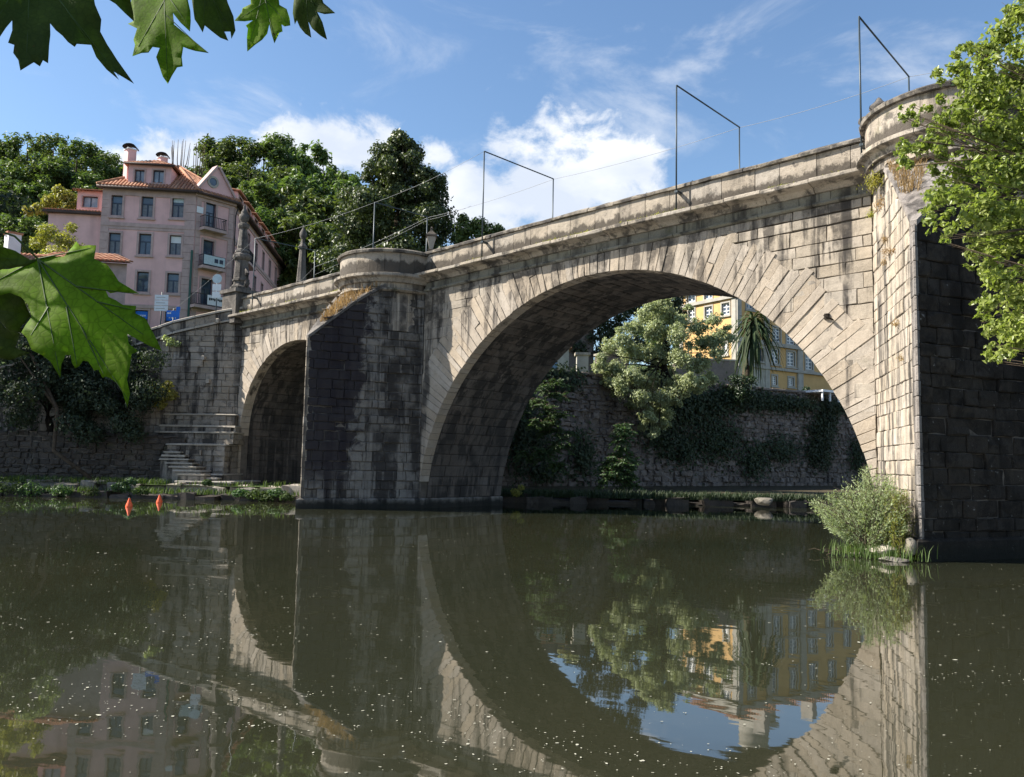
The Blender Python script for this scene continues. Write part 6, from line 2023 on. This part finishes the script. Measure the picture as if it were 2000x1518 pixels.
cl = sat(cl, rs, 5, keep=1.0)
tree('grey_green_tree', (b0_[0], b0_[1], 6.2), 9, cl, 52000, 0.15, MAT['lf_grey'], 'spreading grey green tree hanging over the retaining wall, sunlit', r0=0.25, nl=26, seed=82, bark='bark_dark', trunk_top=tuple(at(1300, 640, 45.0)), droop=0.7, asp=0.5, shell=0.2, jitter=0.8)
cl = [pc_(x, y, 56 + rs.uniform(-1, 1), r) for x, y, r in ((1130, 640, 26), (1165, 625, 30), (1200, 640, 26), (1180, 655, 24), (1215, 615, 22), (1150, 660, 20), (1100, 650, 16), (1235, 600, 26), (1200, 590, 30), (1160, 590, 30), (1240, 640, 20), (1270, 580, 30), (1300, 570, 26), (1320, 590, 22), (1280, 620, 30), (1250, 560, 26), (1330, 610, 16), (1130, 680, 22), (1170, 690, 22), (1210, 690, 22), (1240, 670, 24), (1105, 675, 14), (1200, 535, 34), (1160, 530, 34), (1120, 560, 30), (1235, 525, 30), (1080, 590, 28), (1180, 490, 26), (1140, 500, 26), (1120, 480, 30), (1160, 462, 30), (1200, 455, 30), (1240, 460, 28), (1100, 515, 34), (1220, 490, 36), (1075, 545, 34))]
b0_ = at(1180, 690, 56.5)
tree('dark_tree', (b0_[0], b0_[1], 6.6), 12, cl, 17000, 0.24, MAT['lf_dark'], 'dark glossy evergreen tree in the shade behind the vault', r0=0.22, nl=16, seed=83, bark='bark_dark')
cl = [pc_(x, y, 51, r) for x, y, r in ((1118, 655, 12), (1105, 660, 9), (1132, 650, 9))]
bush('garden_bush', cl, 500, 0.15, MAT['lf_grey'], 'small sunlit bush at the edge of the vault', at(1118, 690, 51), 84, nl=4)
cl = [pc_(x, y, 50.5, r) for x, y, r in ((1450, 745, 20), (1435, 740, 14), (1468, 742, 14), (1448, 762, 20), (1440, 780, 18), (1465, 772, 16))]
bush('clipped_bush', cl, 2000, 0.13, MAT['lf_dark'], 'round dark clipped bush at the foot of the palm', at(1450, 785, 50.5), 85, nl=6)
cl = [pc_(x, y, 57.5, r) for x, y, r in ((1575, 762, 10), (1580, 772, 10), (1570, 775, 8))]
bush('garden_bush', cl, 500, 0.15, MAT['lf_dark'], 'small dark bush beside the white canopy', at(1576, 785, 57.5), 86, nl=4)
# garden trees behind the ochre roof, seen in the river
rs2 = np.random.default_rng(87)
for k, (px, dep, zt) in enumerate(((1300, 80, 19), (1390, 84, 18.5), (1720, 90, 18))):
    c_ = at(px, 500, dep); c_[2] = zt - 4
    tree('garden_tree', (c_[0], c_[1], 7.0), zt - 2, crown_clumps(c_, (3.4, 3.4, 4.0), 24, 1.2, rs2), 2600, 0.45, MAT['lf_forest'], ['tree behind the ochre building on the left of its roof', 'tree behind the middle of the ochre roof', 'tree beyond the shaded wall of the ochre building'][k], r0=0.25, nl=10, seed=88 + k)
# palm
pt = at(1472, 628, 52.0); pb_ = at(1456, 770, 52.0)
t = empty('palm_tree', (pb_[0], pb_[1], 6.4), 'palm with a shaggy drooping crown before the ochre building', 'tree')
MB().tube([(pb_[0], pb_[1], 6.0), at(1457, 720, 52), at(1462, 670, 52), pt], [0.30, 0.22, 0.19, 0.16], 9).build('trunk', MAT['bark'], t, True)
rs2 = np.random.default_rng(91)
for k in range(120):
    q = rs2.uniform(0, 2*math.pi); el = rs2.uniform(-1.3, 1.1)
    d = np.array([math.cos(q) * math.cos(el), math.sin(q) * math.cos(el), math.sin(el)])
    L_ = rs2.uniform(1.7, 2.25)
    c0 = pt + np.array([0, 0, rs2.uniform(-0.4, 0.25)])
    pts = [c0 + d * L_ * s + np.array([0, 0, -1.15 * L_ * s**2.0 * (0.75 + 0.3 * rs2.uniform())]) for s in np.linspace(0, 1, 7)]
    side = unit(np.cross(d, [0, 0, 1.0])) * 0.02
    V, F_ = [], []
    wl2 = [0.03, 0.055, 0.075, 0.08, 0.07, 0.045, 0.005]
    sd_ = unit(np.cross(d, [0, 0, 1.0]))
    for p, w_ in zip(pts, wl2): V += [p - sd_ * w_, p + np.array([0, 0, -w_ * 0.35]), p + sd_ * w_]
    for j in range(6): F_ += [(3*j, 3*j+1, 3*j+4, 3*j+3), (3*j+1, 3*j+2, 3*j+5, 3*j+4)]
    mk('frond', V, F_, MAT['lf_palm'], t)

# ---- willow bush, grasses and dry growth on the near pier
wb_ = [(1600, 1000, 16), (1620, 985, 22), (1645, 965, 24), (1670, 945, 22), (1700, 930, 20), (1725, 935, 16), (1640, 1000, 28), (1670, 985, 30), (1700, 970, 28), (1730, 965, 22), (1660, 1025, 28), (1695, 1010, 30), (1730, 1000, 26), (1755, 985, 20), (1770, 1000, 16), (1760, 960, 16), (1615, 1020, 16), (1590, 985, 10), (1750, 1030, 22), (1710, 1040, 24), (1630, 1030, 16), (1690, 918, 10), (1765, 1030, 14), (1740, 945, 14)]
rs = np.random.default_rng(95)
cl = [pc_(x, y, 16.9 + rs.uniform(-0.35, 0.35) - (x - 1680) * 0.006, r) for x, y, r in wb_]
b0_ = at(1700, 1075, 16.6)
def spray_bush(name, base, tips, mat, label, seed, nleaf=46, lsize=0.06, asp=0.2, spread=0.03, bow=0.25, rb=0.10):
    """bush of many bowed stems rising from one stool, leaves set along each stem"""
    rs2 = np.random.default_rng(seed)
    base = np.array(base, float)
    t = empty(name, tuple(base), label, 'bush')
    mb = MB(); P_, N_, A_ = [], [], []
    for e in tips:
        e = np.array(e, float)
        b0 = base + np.array([rs2.normal() * rb, rs2.normal() * rb, 0])
        L_ = np.linalg.norm(e - b0)
        m_ = b0 + (e - b0) * 0.45 + np.array([0, 0, bow * L_ * rs2.uniform(0.2, 1.0)])
        mb.tube([b0, (b0 + m_) / 2 + (m_ - (b0 + e) / 2) * 0.35, m_, (m_ + e) / 2 + (m_ - (b0 + e) / 2) * 0.3, e], [0.006, 0.005, 0.004, 0.003, 0.0015], 4, False)
        s = rs2.uniform(0.22, 1.0, nleaf) ** 0.8
        s = s[:, None]
        p = (1-s)**2 * b0 + 2*s*(1-s) * m_ + s*s * e
        tan = unit(2*(1-s) * (m_ - b0) + 2*s * (e - m_))
        out = unit(rs2.normal(size=(nleaf, 3)))
        out = unit(out - tan * np.sum(out * tan, axis=1, keepdims=True))
        P_.append(p + out * lsize * 0.45 + rs2.normal(size=(nleaf, 3)) * spread)
        N_.append(unit(np.cross(tan, out) + rs2.normal(size=(nleaf, 3)) * 0.5))
        A_.append(tan * 0.9 + out * 0.8)
    mb.build('stem', MAT['bark'], t, True)
    V, L2, Sz = leaf_arrays(np.concatenate(P_), np.concatenate(N_), lsize, asp, 0.06, 0.0, rs2, np.concatenate(A_), 0.9)
    mk_np('foliage', V, L2, Sz, mat, t)
    return t
tips = []
for k in range(430):
    x, y, r = wb_[int(rs.integers(0, len(wb_)))]
    q = rs.uniform(0, 2*math.pi); o_ = math.sqrt(rs.uniform()) * 1.0
    tips.append(at(x + r * o_ * math.cos(q), y - 4 + r * o_ * math.sin(q), 16.9 + rs.uniform(-0.55, 0.45) - (x - 1680) * 0.006))
spray_bush('willow_bush', (b0_[0], b0_[1], -0.05), tips, MAT['lf_willow'], 'pale silvery willow bush growing on the rocks at the near pier', 96, 40, 0.062, 0.24, 0.025)
tips = [at(1757 + rs.normal() * 13, 955 + 95 * rs.uniform() ** 1.2, 16.2 + rs.uniform(-0.2, 0.2)) for _ in range(120)]
b1_ = at(1756, 1080, 16.2)
spray_bush('reed_clump', (b1_[0], b1_[1], 0.0), tips, MAT['lf_yellow'], 'yellow green leafy stems standing against the near pier', 97, 34, 0.07, 0.16, 0.02, 0.05, 0.13)
pts = []
for (px, py, dep, k, sp_) in ((1695, 1070, 16.45, 260, 0.22), (1755, 1068, 16.15, 360, 0.22), (1665, 1078, 16.7, 120, 0.2)):
    c_ = at(px, py, dep)
    pts.append(np.array([c_[0], c_[1], 0.03]) + rs.normal(size=(k, 3)) * np.array([sp_, sp_, 0.02]))
blades('grass', np.concatenate(pts), 0.30, 0.014, MAT['grass'], 'bright grass tufts on the rocks at the near pier', None, 'stuff', 0.5, 3)
pts = []
for k in range(26):
    pts.append(at(1640 + rs.normal() * 22, 1085 + rs.normal() * 5, 16.8))
t = empty('drift_twigs', tuple(at(1640, 1090, 16.8)), 'tangle of dry drift twigs at the water below the willow', 'twigs')
mb = MB()
for p in pts:
    d = RT * rs.normal() + FW * rs.normal() * 0.5 + np.array([0, 0, abs(rs.normal()) * 0.35])
    d = unit(d) * rs.uniform(0.15, 0.4); p = np.array([p[0], p[1], rs.uniform(0.0, 0.1)])
    mb.tube([p, p + d * 0.5 + np.array([0, 0, 0.03]), p + d], [0.007, 0.005, 0.003], 4)
mb.build('twigs', MAT['dry_twig'] if 'dry_twig' in MAT else MAT['bark'], t)
# dry grass on the hood of the far cutwater
pts = []
for k in range(1000):
    y = rs.uniform(-3.2, -1.2)
    w_ = W * (1 + y / P)
    pts.append((rs.uniform(-w_ * 0.5, w_ * 1.0), y, hood(y, 0) + 0.05))
blades('dry_grass', pts, 0.28, 0.022, MAT['dry_grass'], 'dry golden grass on the sloping top of the far cutwater', None, 'stuff', 0.9, 4)
pts = []
for k in range(800):
    y = rs.uniform(-2.9, -0.6)
    w_ = W * (1 + y / P)
    pts.append((S + rs.uniform(-w_, -w_ * 0.2), y, hood(y, 0.62) + 0.05))
blades('dry_grass', pts, 0.22, 0.016, MAT['dry_grass'], 'dry grass on the sloping top of the near cutwater', None, 'stuff', 0.9, 5)
# tufts rooted in the joints of the lit pier face
fr_n, U_n, N_n = None, np.array([-W, P, 0]) / LF, np.array([-P, -W, 0]) / LF
def lf2(px, py):
    O = np.array([S, -P, 0.0])
    d = _f + _R * ((px - 1000) / FPX) - _U * ((py - 759) / FPX)
    return CAM + d * (float((O - CAM) @ N_n) / float(d @ N_n))
for k, (px, py, s_) in enumerate(((1724, 352, 1.7), (1729, 398, 1.0), (1734, 468, 0.6), (1738, 492, 0.7), (1750, 490, 0.6), (1733, 512, 0.6), (1755, 632, 0.6), (1765, 700, 0.5), (1706, 418, 0.7))):
    p = lf2(px, py)
    rs2 = np.random.default_rng(300 + k)
    n_ = int(90 * s_ * s_) + 40
    P2 = p + rs2.normal(size=(n_, 3)) * 0.07 * s_ + N_n * 0.10 * s_
    nn = unit(N_n + rs2.normal(size=(n_, 3)) * 0.7)
    V, L_, Sz = leaf_arrays(P2, nn, 0.07 * (0.6 + 0.4 * s_), 0.3, 0.1, 1.2, rs2)
    t = empty('wall_tuft', tuple(p), 'tuft of half dry weeds rooted in the near pier joints', 'weed', 'weeds in the joints of the near pier')
    mk_np('foliage', V, L_, Sz, MAT['dry_grass'] if k not in (0, 8) else MAT['lf_yellow'], t)

# ---- sunlit tree overhanging from the near bank on the right
rc_ = [(1960, 70, 66), (1990, 150, 84), (1905, 195, 66), (1850, 240, 60), (1940, 260, 84), (1805, 285, 48), (1880, 330, 74), (1980, 340, 96), (1835, 385, 44), (1915, 420, 76), (1985, 460, 84), (1955, 545, 52), (1990, 590, 70), (1945, 640, 40), (1985, 665, 46),
       (1775, 225, 22), (1765, 312, 20), (1815, 430, 24), (2040, 250, 110), (2050, 430, 110), (2040, 620, 80), (2070, 80, 100), (1925, 590, 26), (1930, 690, 18), (1960, 690, 20), (1870, 135, 40), (1920, 130, 50), (1990, 30, 30), (1760, 280, 14), (1850, 455, 22), (1900, 500, 24), (1935, 500, 40)]
rs = np.random.default_rng(101)
cl = []
for x, y, r in rc_:
    dep = 9.2 + rs.uniform(-0.7, 0.7)
    cl.append(pc_(x, y, dep, r * 0.72))
    for _ in range(8):
        q = rs.uniform(0, 2*math.pi); o_ = rs.uniform(0.5, 1.05)
        cl.append(pc_(x + r * o_ * math.cos(q), y + r * o_ * math.sin(q), dep + rs.uniform(-0.6, 0.6), r * rs.uniform(0.16, 0.38)))
for _ in range(46):      # the crown goes on beyond the right edge of the view
    cl.append(pc_(rs.uniform(2050, 2500), rs.uniform(-120, 760), 9.4 + rs.uniform(-1.3, 1.3), rs.uniform(50, 110)))
t0 = cw(11.2, 9.0, 0.2)
tree('riverside_tree', tuple(t0), 9, cl, 74000, 0.068, MAT['lf_right'], 'sunlit bright green tree overhanging the near pier', r0=0.3, nl=60, seed=102, trunk_top=tuple(cw(8.2, 9.0, 6.8)), droop=0.35, asp=0.6, shell=0.15, jitter=0.9, up=0.5, fold=0.14, lf=0.10)

# moss and weeds along the cornice ledge
pts = []
rs = np.random.default_rng(333)
while len(pts) < 2600:
    x = rs.uniform(-10, 17.6)
    if -2.2 < x < 2.2: continue
    if math.sin(x * 1.7) + math.sin(x * 4.1 + 1) + math.sin(x * 0.6 + 2) < rs.uniform(-0.6, 2.2): continue
    pts.append((x, -0.06 - 0.35 * rs.uniform() ** 1.6, zc(x) - 0.01))
tag(blades('ledge_weeds', pts, 0.13, 0.022, MAT['lf_yellow'], 'short weeds and moss along the cornice ledge of the bridge', None, 'stuff', 0.9, 9))
# ------------------------------------------------------------------ plane tree leaves close to the viewpoint
def plane_leaf_mat(name, c1, c2, trans):
    m, nt, bs, out = new_mat(name)
    g = NT(nt)
    oc = g.coord()
    n1 = g.noise(14.0, 4, 0.6, oc); n2 = g.noise(90.0, 3, 0.6, oc)
    vor = g.n('ShaderNodeTexVoronoi'); vor.feature = 'DISTANCE_TO_EDGE'; vor.inputs['Scale'].default_value = 95.0
    g.l(oc, vor.inputs['Vector'])
    c = g.mix(g.ramp(n1, 0.3, 0.7), c1, c2)
    c = g.mix(g.ramp(vor.outputs['Distance'], 0.0, 0.12, 0.35, 0.0), c, tuple(x * 0.55 for x in c1))
    c = g.mix(g.ramp(n2, 0.5, 0.8, 0.0, 0.3), c, tuple(min(1, x * 1.5) for x in c2))
    sp_ = g.noise(46.0, 2, 0.5, oc)
    c = g.mix(g.ramp(sp_, 0.71, 0.76, 0.0, 0.8), c, (0.10, 0.06, 0.02))
    g.l(c, bs.inputs['Base Color'])
    bs.inputs['Roughness'].default_value = 0.6
    bs.inputs['Specular IOR Level'].default_value = 0.12
    h = g.math('ADD', g.ramp(vor.outputs['Distance'], 0.0, 0.15), n1)
    nb_ = g.bump(h, 0.10, 0.0015)
    g.l(nb_, bs.inputs['Normal'])
    tr = g.n('ShaderNodeBsdfTranslucent')
    g.l(g.mix(1.0, c, (1.5, 1.7, 0.6), 'MULTIPLY'), tr.inputs['Color'])
    g.l(nb_, tr.inputs['Normal'])
    ms = g.n('ShaderNodeMixShader'); ms.inputs[0].default_value = trans
    g.l(bs.outputs[0], ms.inputs[1]); g.l(tr.outputs[0], ms.inputs[2]); g.l(ms.outputs[0], out.inputs[0])
    return m
MAT['pl_light'] = plane_leaf_mat('plane_leaf_underside_lit', (0.125, 0.205, 0.014), (0.215, 0.32, 0.028), 0.66)  # brighter copy of the leaf; light coming through is put into the colour
MAT['pl_dark'] = plane_leaf_mat('plane_leaf_shaded', (0.045, 0.075, 0.014), (0.075, 0.115, 0.02), 0.45)  # darker copy of the leaf with its shade put into the colour
MAT['pl_vein'] = plain_mat('plane_leaf_vein', (0.04, 0.075, 0.010), 0.6, 0.1, 30)
MAT['twig'] = plain_mat('plane_twig', (0.06, 0.045, 0.03), 0.8, 0.3, 30)
trunk_p = cw(-3.6, 0.6, 0.25)
plane_t = empty('plane_tree', tuple(trunk_p), 'broad plane tree leaves on twigs hanging close before the view', 'tree')
def teeth(poly, amp, seed, step=16):
    """serrate an outline traced in photo pixels"""
    rs2 = np.random.default_rng(seed)
    out = []
    n = len(poly)
    for i in range(n):
        p, q = np.array(poly[i], float), np.array(poly[(i + 1) % n], float)
        L_ = np.linalg.norm(q - p); k = max(1, int(L_ / step))
        t = (q - p) / (L_ + 1e-9); nr = np.array([t[1], -t[0]])
        for j in range(k):
            s = j / k
            o = 0 if j == 0 else (rs2.uniform(-0.5, 1.0) * amp)
            out.append(p + (q - p) * s + nr * o)
    return out
def plane_leaf(poly, veins, d0, tilt, cup, mat, seed, stalk=None, amp=2.0, label=None):
    """a leaf with its own distance, tilt, cupping and ribs; outline in photo pixels"""
    poly = teeth(poly, amp, seed)
    P_ = np.array(poly)
    c = P_.mean(axis=0); size = max(np.ptp(P_[:, 0]), np.ptp(P_[:, 1]))
    # interior points so that the blade can bend
    step = size / 16
    gx, gy = np.meshgrid(np.arange(P_[:, 0].min(), P_[:, 0].max(), step), np.arange(P_[:, 1].min(), P_[:, 1].max(), step))
    rs2 = np.random.default_rng(seed)
    inner = np.stack([gx.ravel(), gy.ravel()], 1) + rs2.normal(size=(gx.size, 2)) * step * 0.1
    pts = [Vector((float(x), float(y))) for x, y in np.concatenate([P_, inner])]
    ed = [(i, (i + 1) % len(P_)) for i in range(len(P_))]
    vs, es, fs, *_ = delaunay_2d_cdt(pts, ed, [], 1, 1e-4)
    segs = [(np.array(a, float), np.array(b, float)) for a, b in veins]
    def depth(x, y):
        u, v = (x - c[0]) / size, (y - c[1]) / size
        dmin = 9.0
        for a, b in segs:
            t = max(0.0, min(1.0, float(np.dot(np.array([x, y]) - a, b - a) / (np.dot(b - a, b - a) + 1e-9))))
            dmin = min(dmin, float(np.linalg.norm(np.array([x, y]) - a - (b - a) * t)) / size)
        w = size * d0 / FPX      # leaf size in metres
        return d0 + w * (tilt[0] * u + tilt[1] * v + cup * (u*u + v*v) - 0.28 * min(dmin, 0.16) + 0.03 * math.sin(9*u + seed) * math.sin(8*v) + 0.5 * max(0, abs(u) - 0.3)**2 * (1 if seed % 2 else -1) + 0.6 * max(0, v - 0.25)**2)
    V = [at(p.x, p.y, depth(p.x, p.y)) for p in vs]
    o = mk('leaf', V, [tuple(f) for f in fs], mat, plane_t, smooth=True)
    sol = o.modifiers.new('thickness', 'SOLIDIFY'); sol.thickness = 0.0006
    if label: o['label'] = label
    mb = MB()
    for a, b in segs:
        k = 7
        pl = []
        for i in range(k + 1):
            q = a + (b - a) * i / k
            pl.append(at(q[0], q[1], depth(q[0], q[1]) - 0.0022))
        r0 = 0.0009 * min(1.6, size * d0 / FPX / 0.16)
        mb.tube(pl, [r0 * (1 - 0.75 * i / k) for i in range(k + 1)], 5, False)
    if segs: mb.build('vein', MAT['pl_vein'], o, True)
    if stalk is not None:
        a = segs[0][0] if segs else c
        p0 = at(a[0], a[1], depth(a[0], a[1]))
        MB().tube([p0, (p0 + np.array(stalk)) / 2 + np.array([0, 0, 0.01]), np.array(stalk)], [0.0013, 0.0014, 0.0018], 6).build('stalk', MAT['pl_vein'], o, True)
    return o
# the twigs the leaves hang from (above and left of the view)
tw_top = [at(-260, -330, 1.15), at(-60, -150, 1.2), at(120, -90, 1.35), at(330, -110, 1.8), at(500, -60, 2.2), at(590, -45, 2.4), at(640, -70, 2.5)]
MB().tube(tw_top, [0.012, 0.009, 0.007, 0.006, 0.0045, 0.0035, 0.002], 7).build('twig', MAT['twig'], plane_t, True)
tw_left = [at(-330, 300, 1.05), at(-160, 380, 1.05), at(-60, 430, 1.06), at(-20, 445, 1.07)]
MB().tube(tw_left, [0.010, 0.007, 0.005, 0.003], 7).build('twig', MAT['twig'], plane_t, True)
br = [trunk_p + np.array([0, 0, 2.6]), cw(-2.6, 0.8, 3.3), tw_top[0]]
MB().tube(br, [0.07, 0.04, 0.013], 8).build('branch', MAT['bark'], plane_t, True)
br = [trunk_p + np.array([0, 0, 1.7]), cw(-2.0, 0.9, 2.1), tw_left[0]]
MB().tube(br, [0.05, 0.03, 0.011], 8).build('branch', MAT['bark'], plane_t, True)
MB().tube([trunk_p + np.array([0, 0, -0.3]), trunk_p + np.array([0.05, 0, 1.5]), trunk_p + np.array([-0.05, 0.1, 3.5]), trunk_p + np.array([0.1, 0, 6.0])], [0.28, 0.21, 0.17, 0.1], 12).build('trunk', MAT['bark'], plane_t, True)
# big leaf at the left
big = [(72, 504), (125, 502), (150, 472), (156, 482), (188, 480), (184, 506), (210, 518), (222, 534), (232, 550), (272, 574), (234, 570), (216, 573), (207, 568), (212, 580), (240, 596), (266, 598), (264, 612), (284, 622), (300, 652), (316, 686),
       (292, 676), (270, 664), (248, 652), (252, 672), (270, 686), (257, 692), (254, 714), (248, 742), (254, 768), (249, 796), (240, 768), (228, 748), (214, 738), (206, 736), (200, 738), (192, 722), (184, 724), (172, 706), (162, 705), (154, 716), (147, 720), (140, 708), (138, 694), (128, 694), (120, 712), (118, 738), (108, 722), (98, 706), (82, 694), (62, 684), (52, 660), (42, 650), (50, 636), (62, 620), (56, 596), (40, 580), (18, 572), (-10, 580), (-40, 560), (-30, 530), (20, 526), (50, 518)]
plane_leaf(big, [((74, 506), (300, 668)), ((74, 506), (249, 780)), ((74, 506), (116, 730)), ((74, 506), (180, 484)), ((150, 560), (262, 574)), ((190, 590), (262, 606)), ((130, 600), (150, 712)), ((160, 640), (202, 730)), ((74, 506), (-20, 556)), ((95, 600), (60, 655))],
           1.08, (0.10, -0.35), 0.25, MAT['pl_light'], 1, tw_left[3], 1.6, 'large green backlit leaf spreading before the pink house')
plane_leaf([(-60, 470), (-10, 478), (30, 490), (60, 508), (72, 506), (50, 520), (10, 524), (-40, 540), (-70, 520)], [((-60, 500), (60, 508))], 1.02, (0.2, 0.3), 0.1, MAT['pl_dark'], 2, tw_left[2], 1.0)
plane_leaf([(-50, 570), (0, 548), (30, 556), (48, 590), (60, 618), (40, 640), (48, 650), (20, 648), (-5, 622), (-50, 640)], [((-50, 600), (50, 615))], 1.14, (-0.2, 0.4), 0.1, MAT['pl_dark'], 3, tw_left[1], 1.2)
plane_leaf([(-60, 600), (-20, 610), (10, 640), (40, 652), (30, 680), (58, 690), (20, 704), (-30, 690), (-60, 680)], [((-60, 640), (30, 668))], 1.2, (-0.2, 0.2), 0.1, MAT['pl_dark'], 4, tw_left[1], 1.2)
# leaves along the top
l1 = [(-60, -60), (60, -80), (150, -70), (180, -20), (186, 10), (198, 38), (196, 62), (210, 88), (228, 116), (245, 140), (262, 164), (242, 152), (222, 140), (232, 156), (208, 136), (188, 112), (178, 88), (150, 86), (146, 92), (122, 70), (98, 46), (96, 90), (94, 124), (84, 118), (78, 130), (66, 122), (40, 138), (36, 118), (26, 104), (28, 88), (16, 84), (24, 60), (24, 40), (12, 54), (0, 72), (-40, 90)]
plane_leaf(l1, [((60, -70), (52, 110)), ((60, -70), (232, 148)), ((60, -70), (-20, 60)), ((110, -10), (178, 88))], 1.25, (0.25, -0.2), 0.2, MAT['pl_dark'], 5, tw_top[1], 2.0)
l2 = [(200, -40), (250, -30), (262, 42), (244, 26), (226, 8), (205, -5)]
plane_leaf(l2, [((215, -38), (258, 36))], 1.7, (0.1, 0.3), 0.1, MAT['pl_dark'], 6, tw_top[2], 1.0)
l3 = [(262, -40), (360, -40), (372, 22), (371, 62), (352, 44), (338, 26), (340, 48), (362, 66), (384, 84), (408, 104), (382, 100), (368, 96), (358, 92), (355, 112), (357, 130), (346, 132), (336, 148), (328, 164), (318, 150), (312, 132), (305, 112), (312, 94), (298, 92), (290, 103), (276, 104), (259, 110), (264, 88), (261, 78), (268, 56), (250, 47), (260, 42), (256, 6)]
plane_leaf(l3, [((320, -30), (327, 155)), ((325, 30), (400, 100)), ((322, 0), (262, 105)), ((320, -20), (371, 55))], 1.75, (-0.2, -0.15), 0.25, MAT['pl_light'], 7, tw_top[3], 1.6)
l4 = [(372, -50), (430, -40), (445, 6), (456, 32), (460, 60), (452, 76), (450, 62), (438, 62), (446, 80), (430, 74), (412, 60), (400, 50), (396, 64), (388, 50), (380, 38), (376, 10)]
plane_leaf(l4, [((400, -45), (444, 76)), ((402, -20), (396, 58)), ((410, -10), (454, 60))], 2.1, (0.25, 0.1), 0.2, MAT['pl_dark'], 8, tw_top[4], 1.2)
l5 = [(488, -30), (540, -30), (546, 10), (560, 18), (566, 36), (567, 50), (556, 52), (550, 48), (552, 62), (546, 64), (536, 85), (530, 66), (526, 48), (522, 66), (512, 78), (498, 88), (483, 101), (482, 74), (484, 56), (480, 50), (494, 40), (478, 42), (458, 41), (472, 24), (474, 16), (490, 8)]
plane_leaf(l5, [((516, -25), (486, 95)), ((518, 0), (536, 80)), ((517, 5), (462, 40)), ((518, 0), (564, 48))], 2.35, (0.1, -0.3), 0.25, MAT['pl_light'], 9, tw_top[5], 1.2)
l6 = [(578, -30), (620, -30), (632, 6), (644, 16), (655, 26), (634, 28), (620, 24), (630, 44), (636, 66), (639, 78), (626, 70), (610, 56), (602, 42), (606, 60), (608, 74), (596, 66), (586, 54), (580, 40), (576, 48), (572, 26)]
plane_leaf(l6, [((598, -25), (636, 74)), ((600, 0), (650, 25)), ((598, -5), (604, 68))], 2.5, (-0.3, 0.2), 0.2, MAT['pl_dark'], 10, tw_top[6], 1.0)
# a few more leaves on the same twigs just outside the view
for k, (px, py, dp) in enumerate(((-140, -190, 1.2), (60, -260, 1.4), (230, -230, 1.7), (420, -200, 2.2), (560, -210, 2.5), (-220, 200, 1.1), (-170, 560, 1.1))):
    s_ = 170 / dp
    star = []
    for i in range(10):
        q = 2*math.pi*i/10 + 0.3*k; r_ = s_ * (0.62 if i % 2 == 0 else 0.3)
        star.append((px + r_*math.sin(q), py - r_*math.cos(q)))
    plane_leaf(star[::-1], [((px, py), (px + s_*0.5*math.sin(0.3*k), py - s_*0.5*math.cos(0.3*k)))], dp, (0.3, 0.2), 0.2, MAT['pl_dark'], 20 + k, tw_top[min(6, k + 1)] if k < 5 else tw_left[0], 1.5)

# ------------------------------------------------------------------ foam and seed flecks drifting on the river
MAT['fleck'] = plain_mat('drifting_fleck', (0.36, 0.35, 0.28), 0.8, 0.2, 20)
rs = np.random.default_rng(200)
V, L_, Sz = [], [], []
cnt = 0
while cnt < 2400:
    px, py = rs.uniform(-20, 2020), 1000 + 520 * rs.uniform() ** 1.15
    d = pxdir(px, py)
    if d[2] > -0.03: continue
    p = CAM + d * (-CAM[2] / d[2])
    xa, ya = float((p - CAM) @ RT), float((p - CAM) @ FW)
    nz = math.sin(ya*2.6 + 1.8*math.sin(xa*0.45) + 0.6*math.sin(xa*1.7)) + 0.7*math.sin(xa*0.8 + ya*0.5)
    if rs.uniform() > 0.16 + 0.84 * smooth((nz + 0.1) / 1.2): continue
    dist = np.linalg.norm(p - CAM)
    s = rs.uniform(0.3, 1.0) ** 2 * 0.0042 * (1 + 0.11 * dist)
    if rs.uniform() < 0.03: s *= 2.2
    k = 6; b = len(V)
    ea = rs.uniform(0.9, 2.2); q0 = rs.uniform(0, 6.28)
    for i in range(k):
        q = 2*math.pi*i/k
        u, w_ = s*ea*math.cos(q)*rs.uniform(0.7, 1.2), s*math.sin(q)*rs.uniform(0.7, 1.2)
        V.append((p[0] + u*math.cos(q0) - w_*math.sin(q0), p[1] + u*math.sin(q0) + w_*math.cos(q0), 0.006))
    L_ += list(range(b, b + k)); Sz.append(k)
    cnt += 1
o = mk_np('drifting_flecks', np.array(V), L_, Sz, MAT['fleck'])
tag(o, 'pale seed and foam flecks drifting on the dark water', None, None, 'stuff')
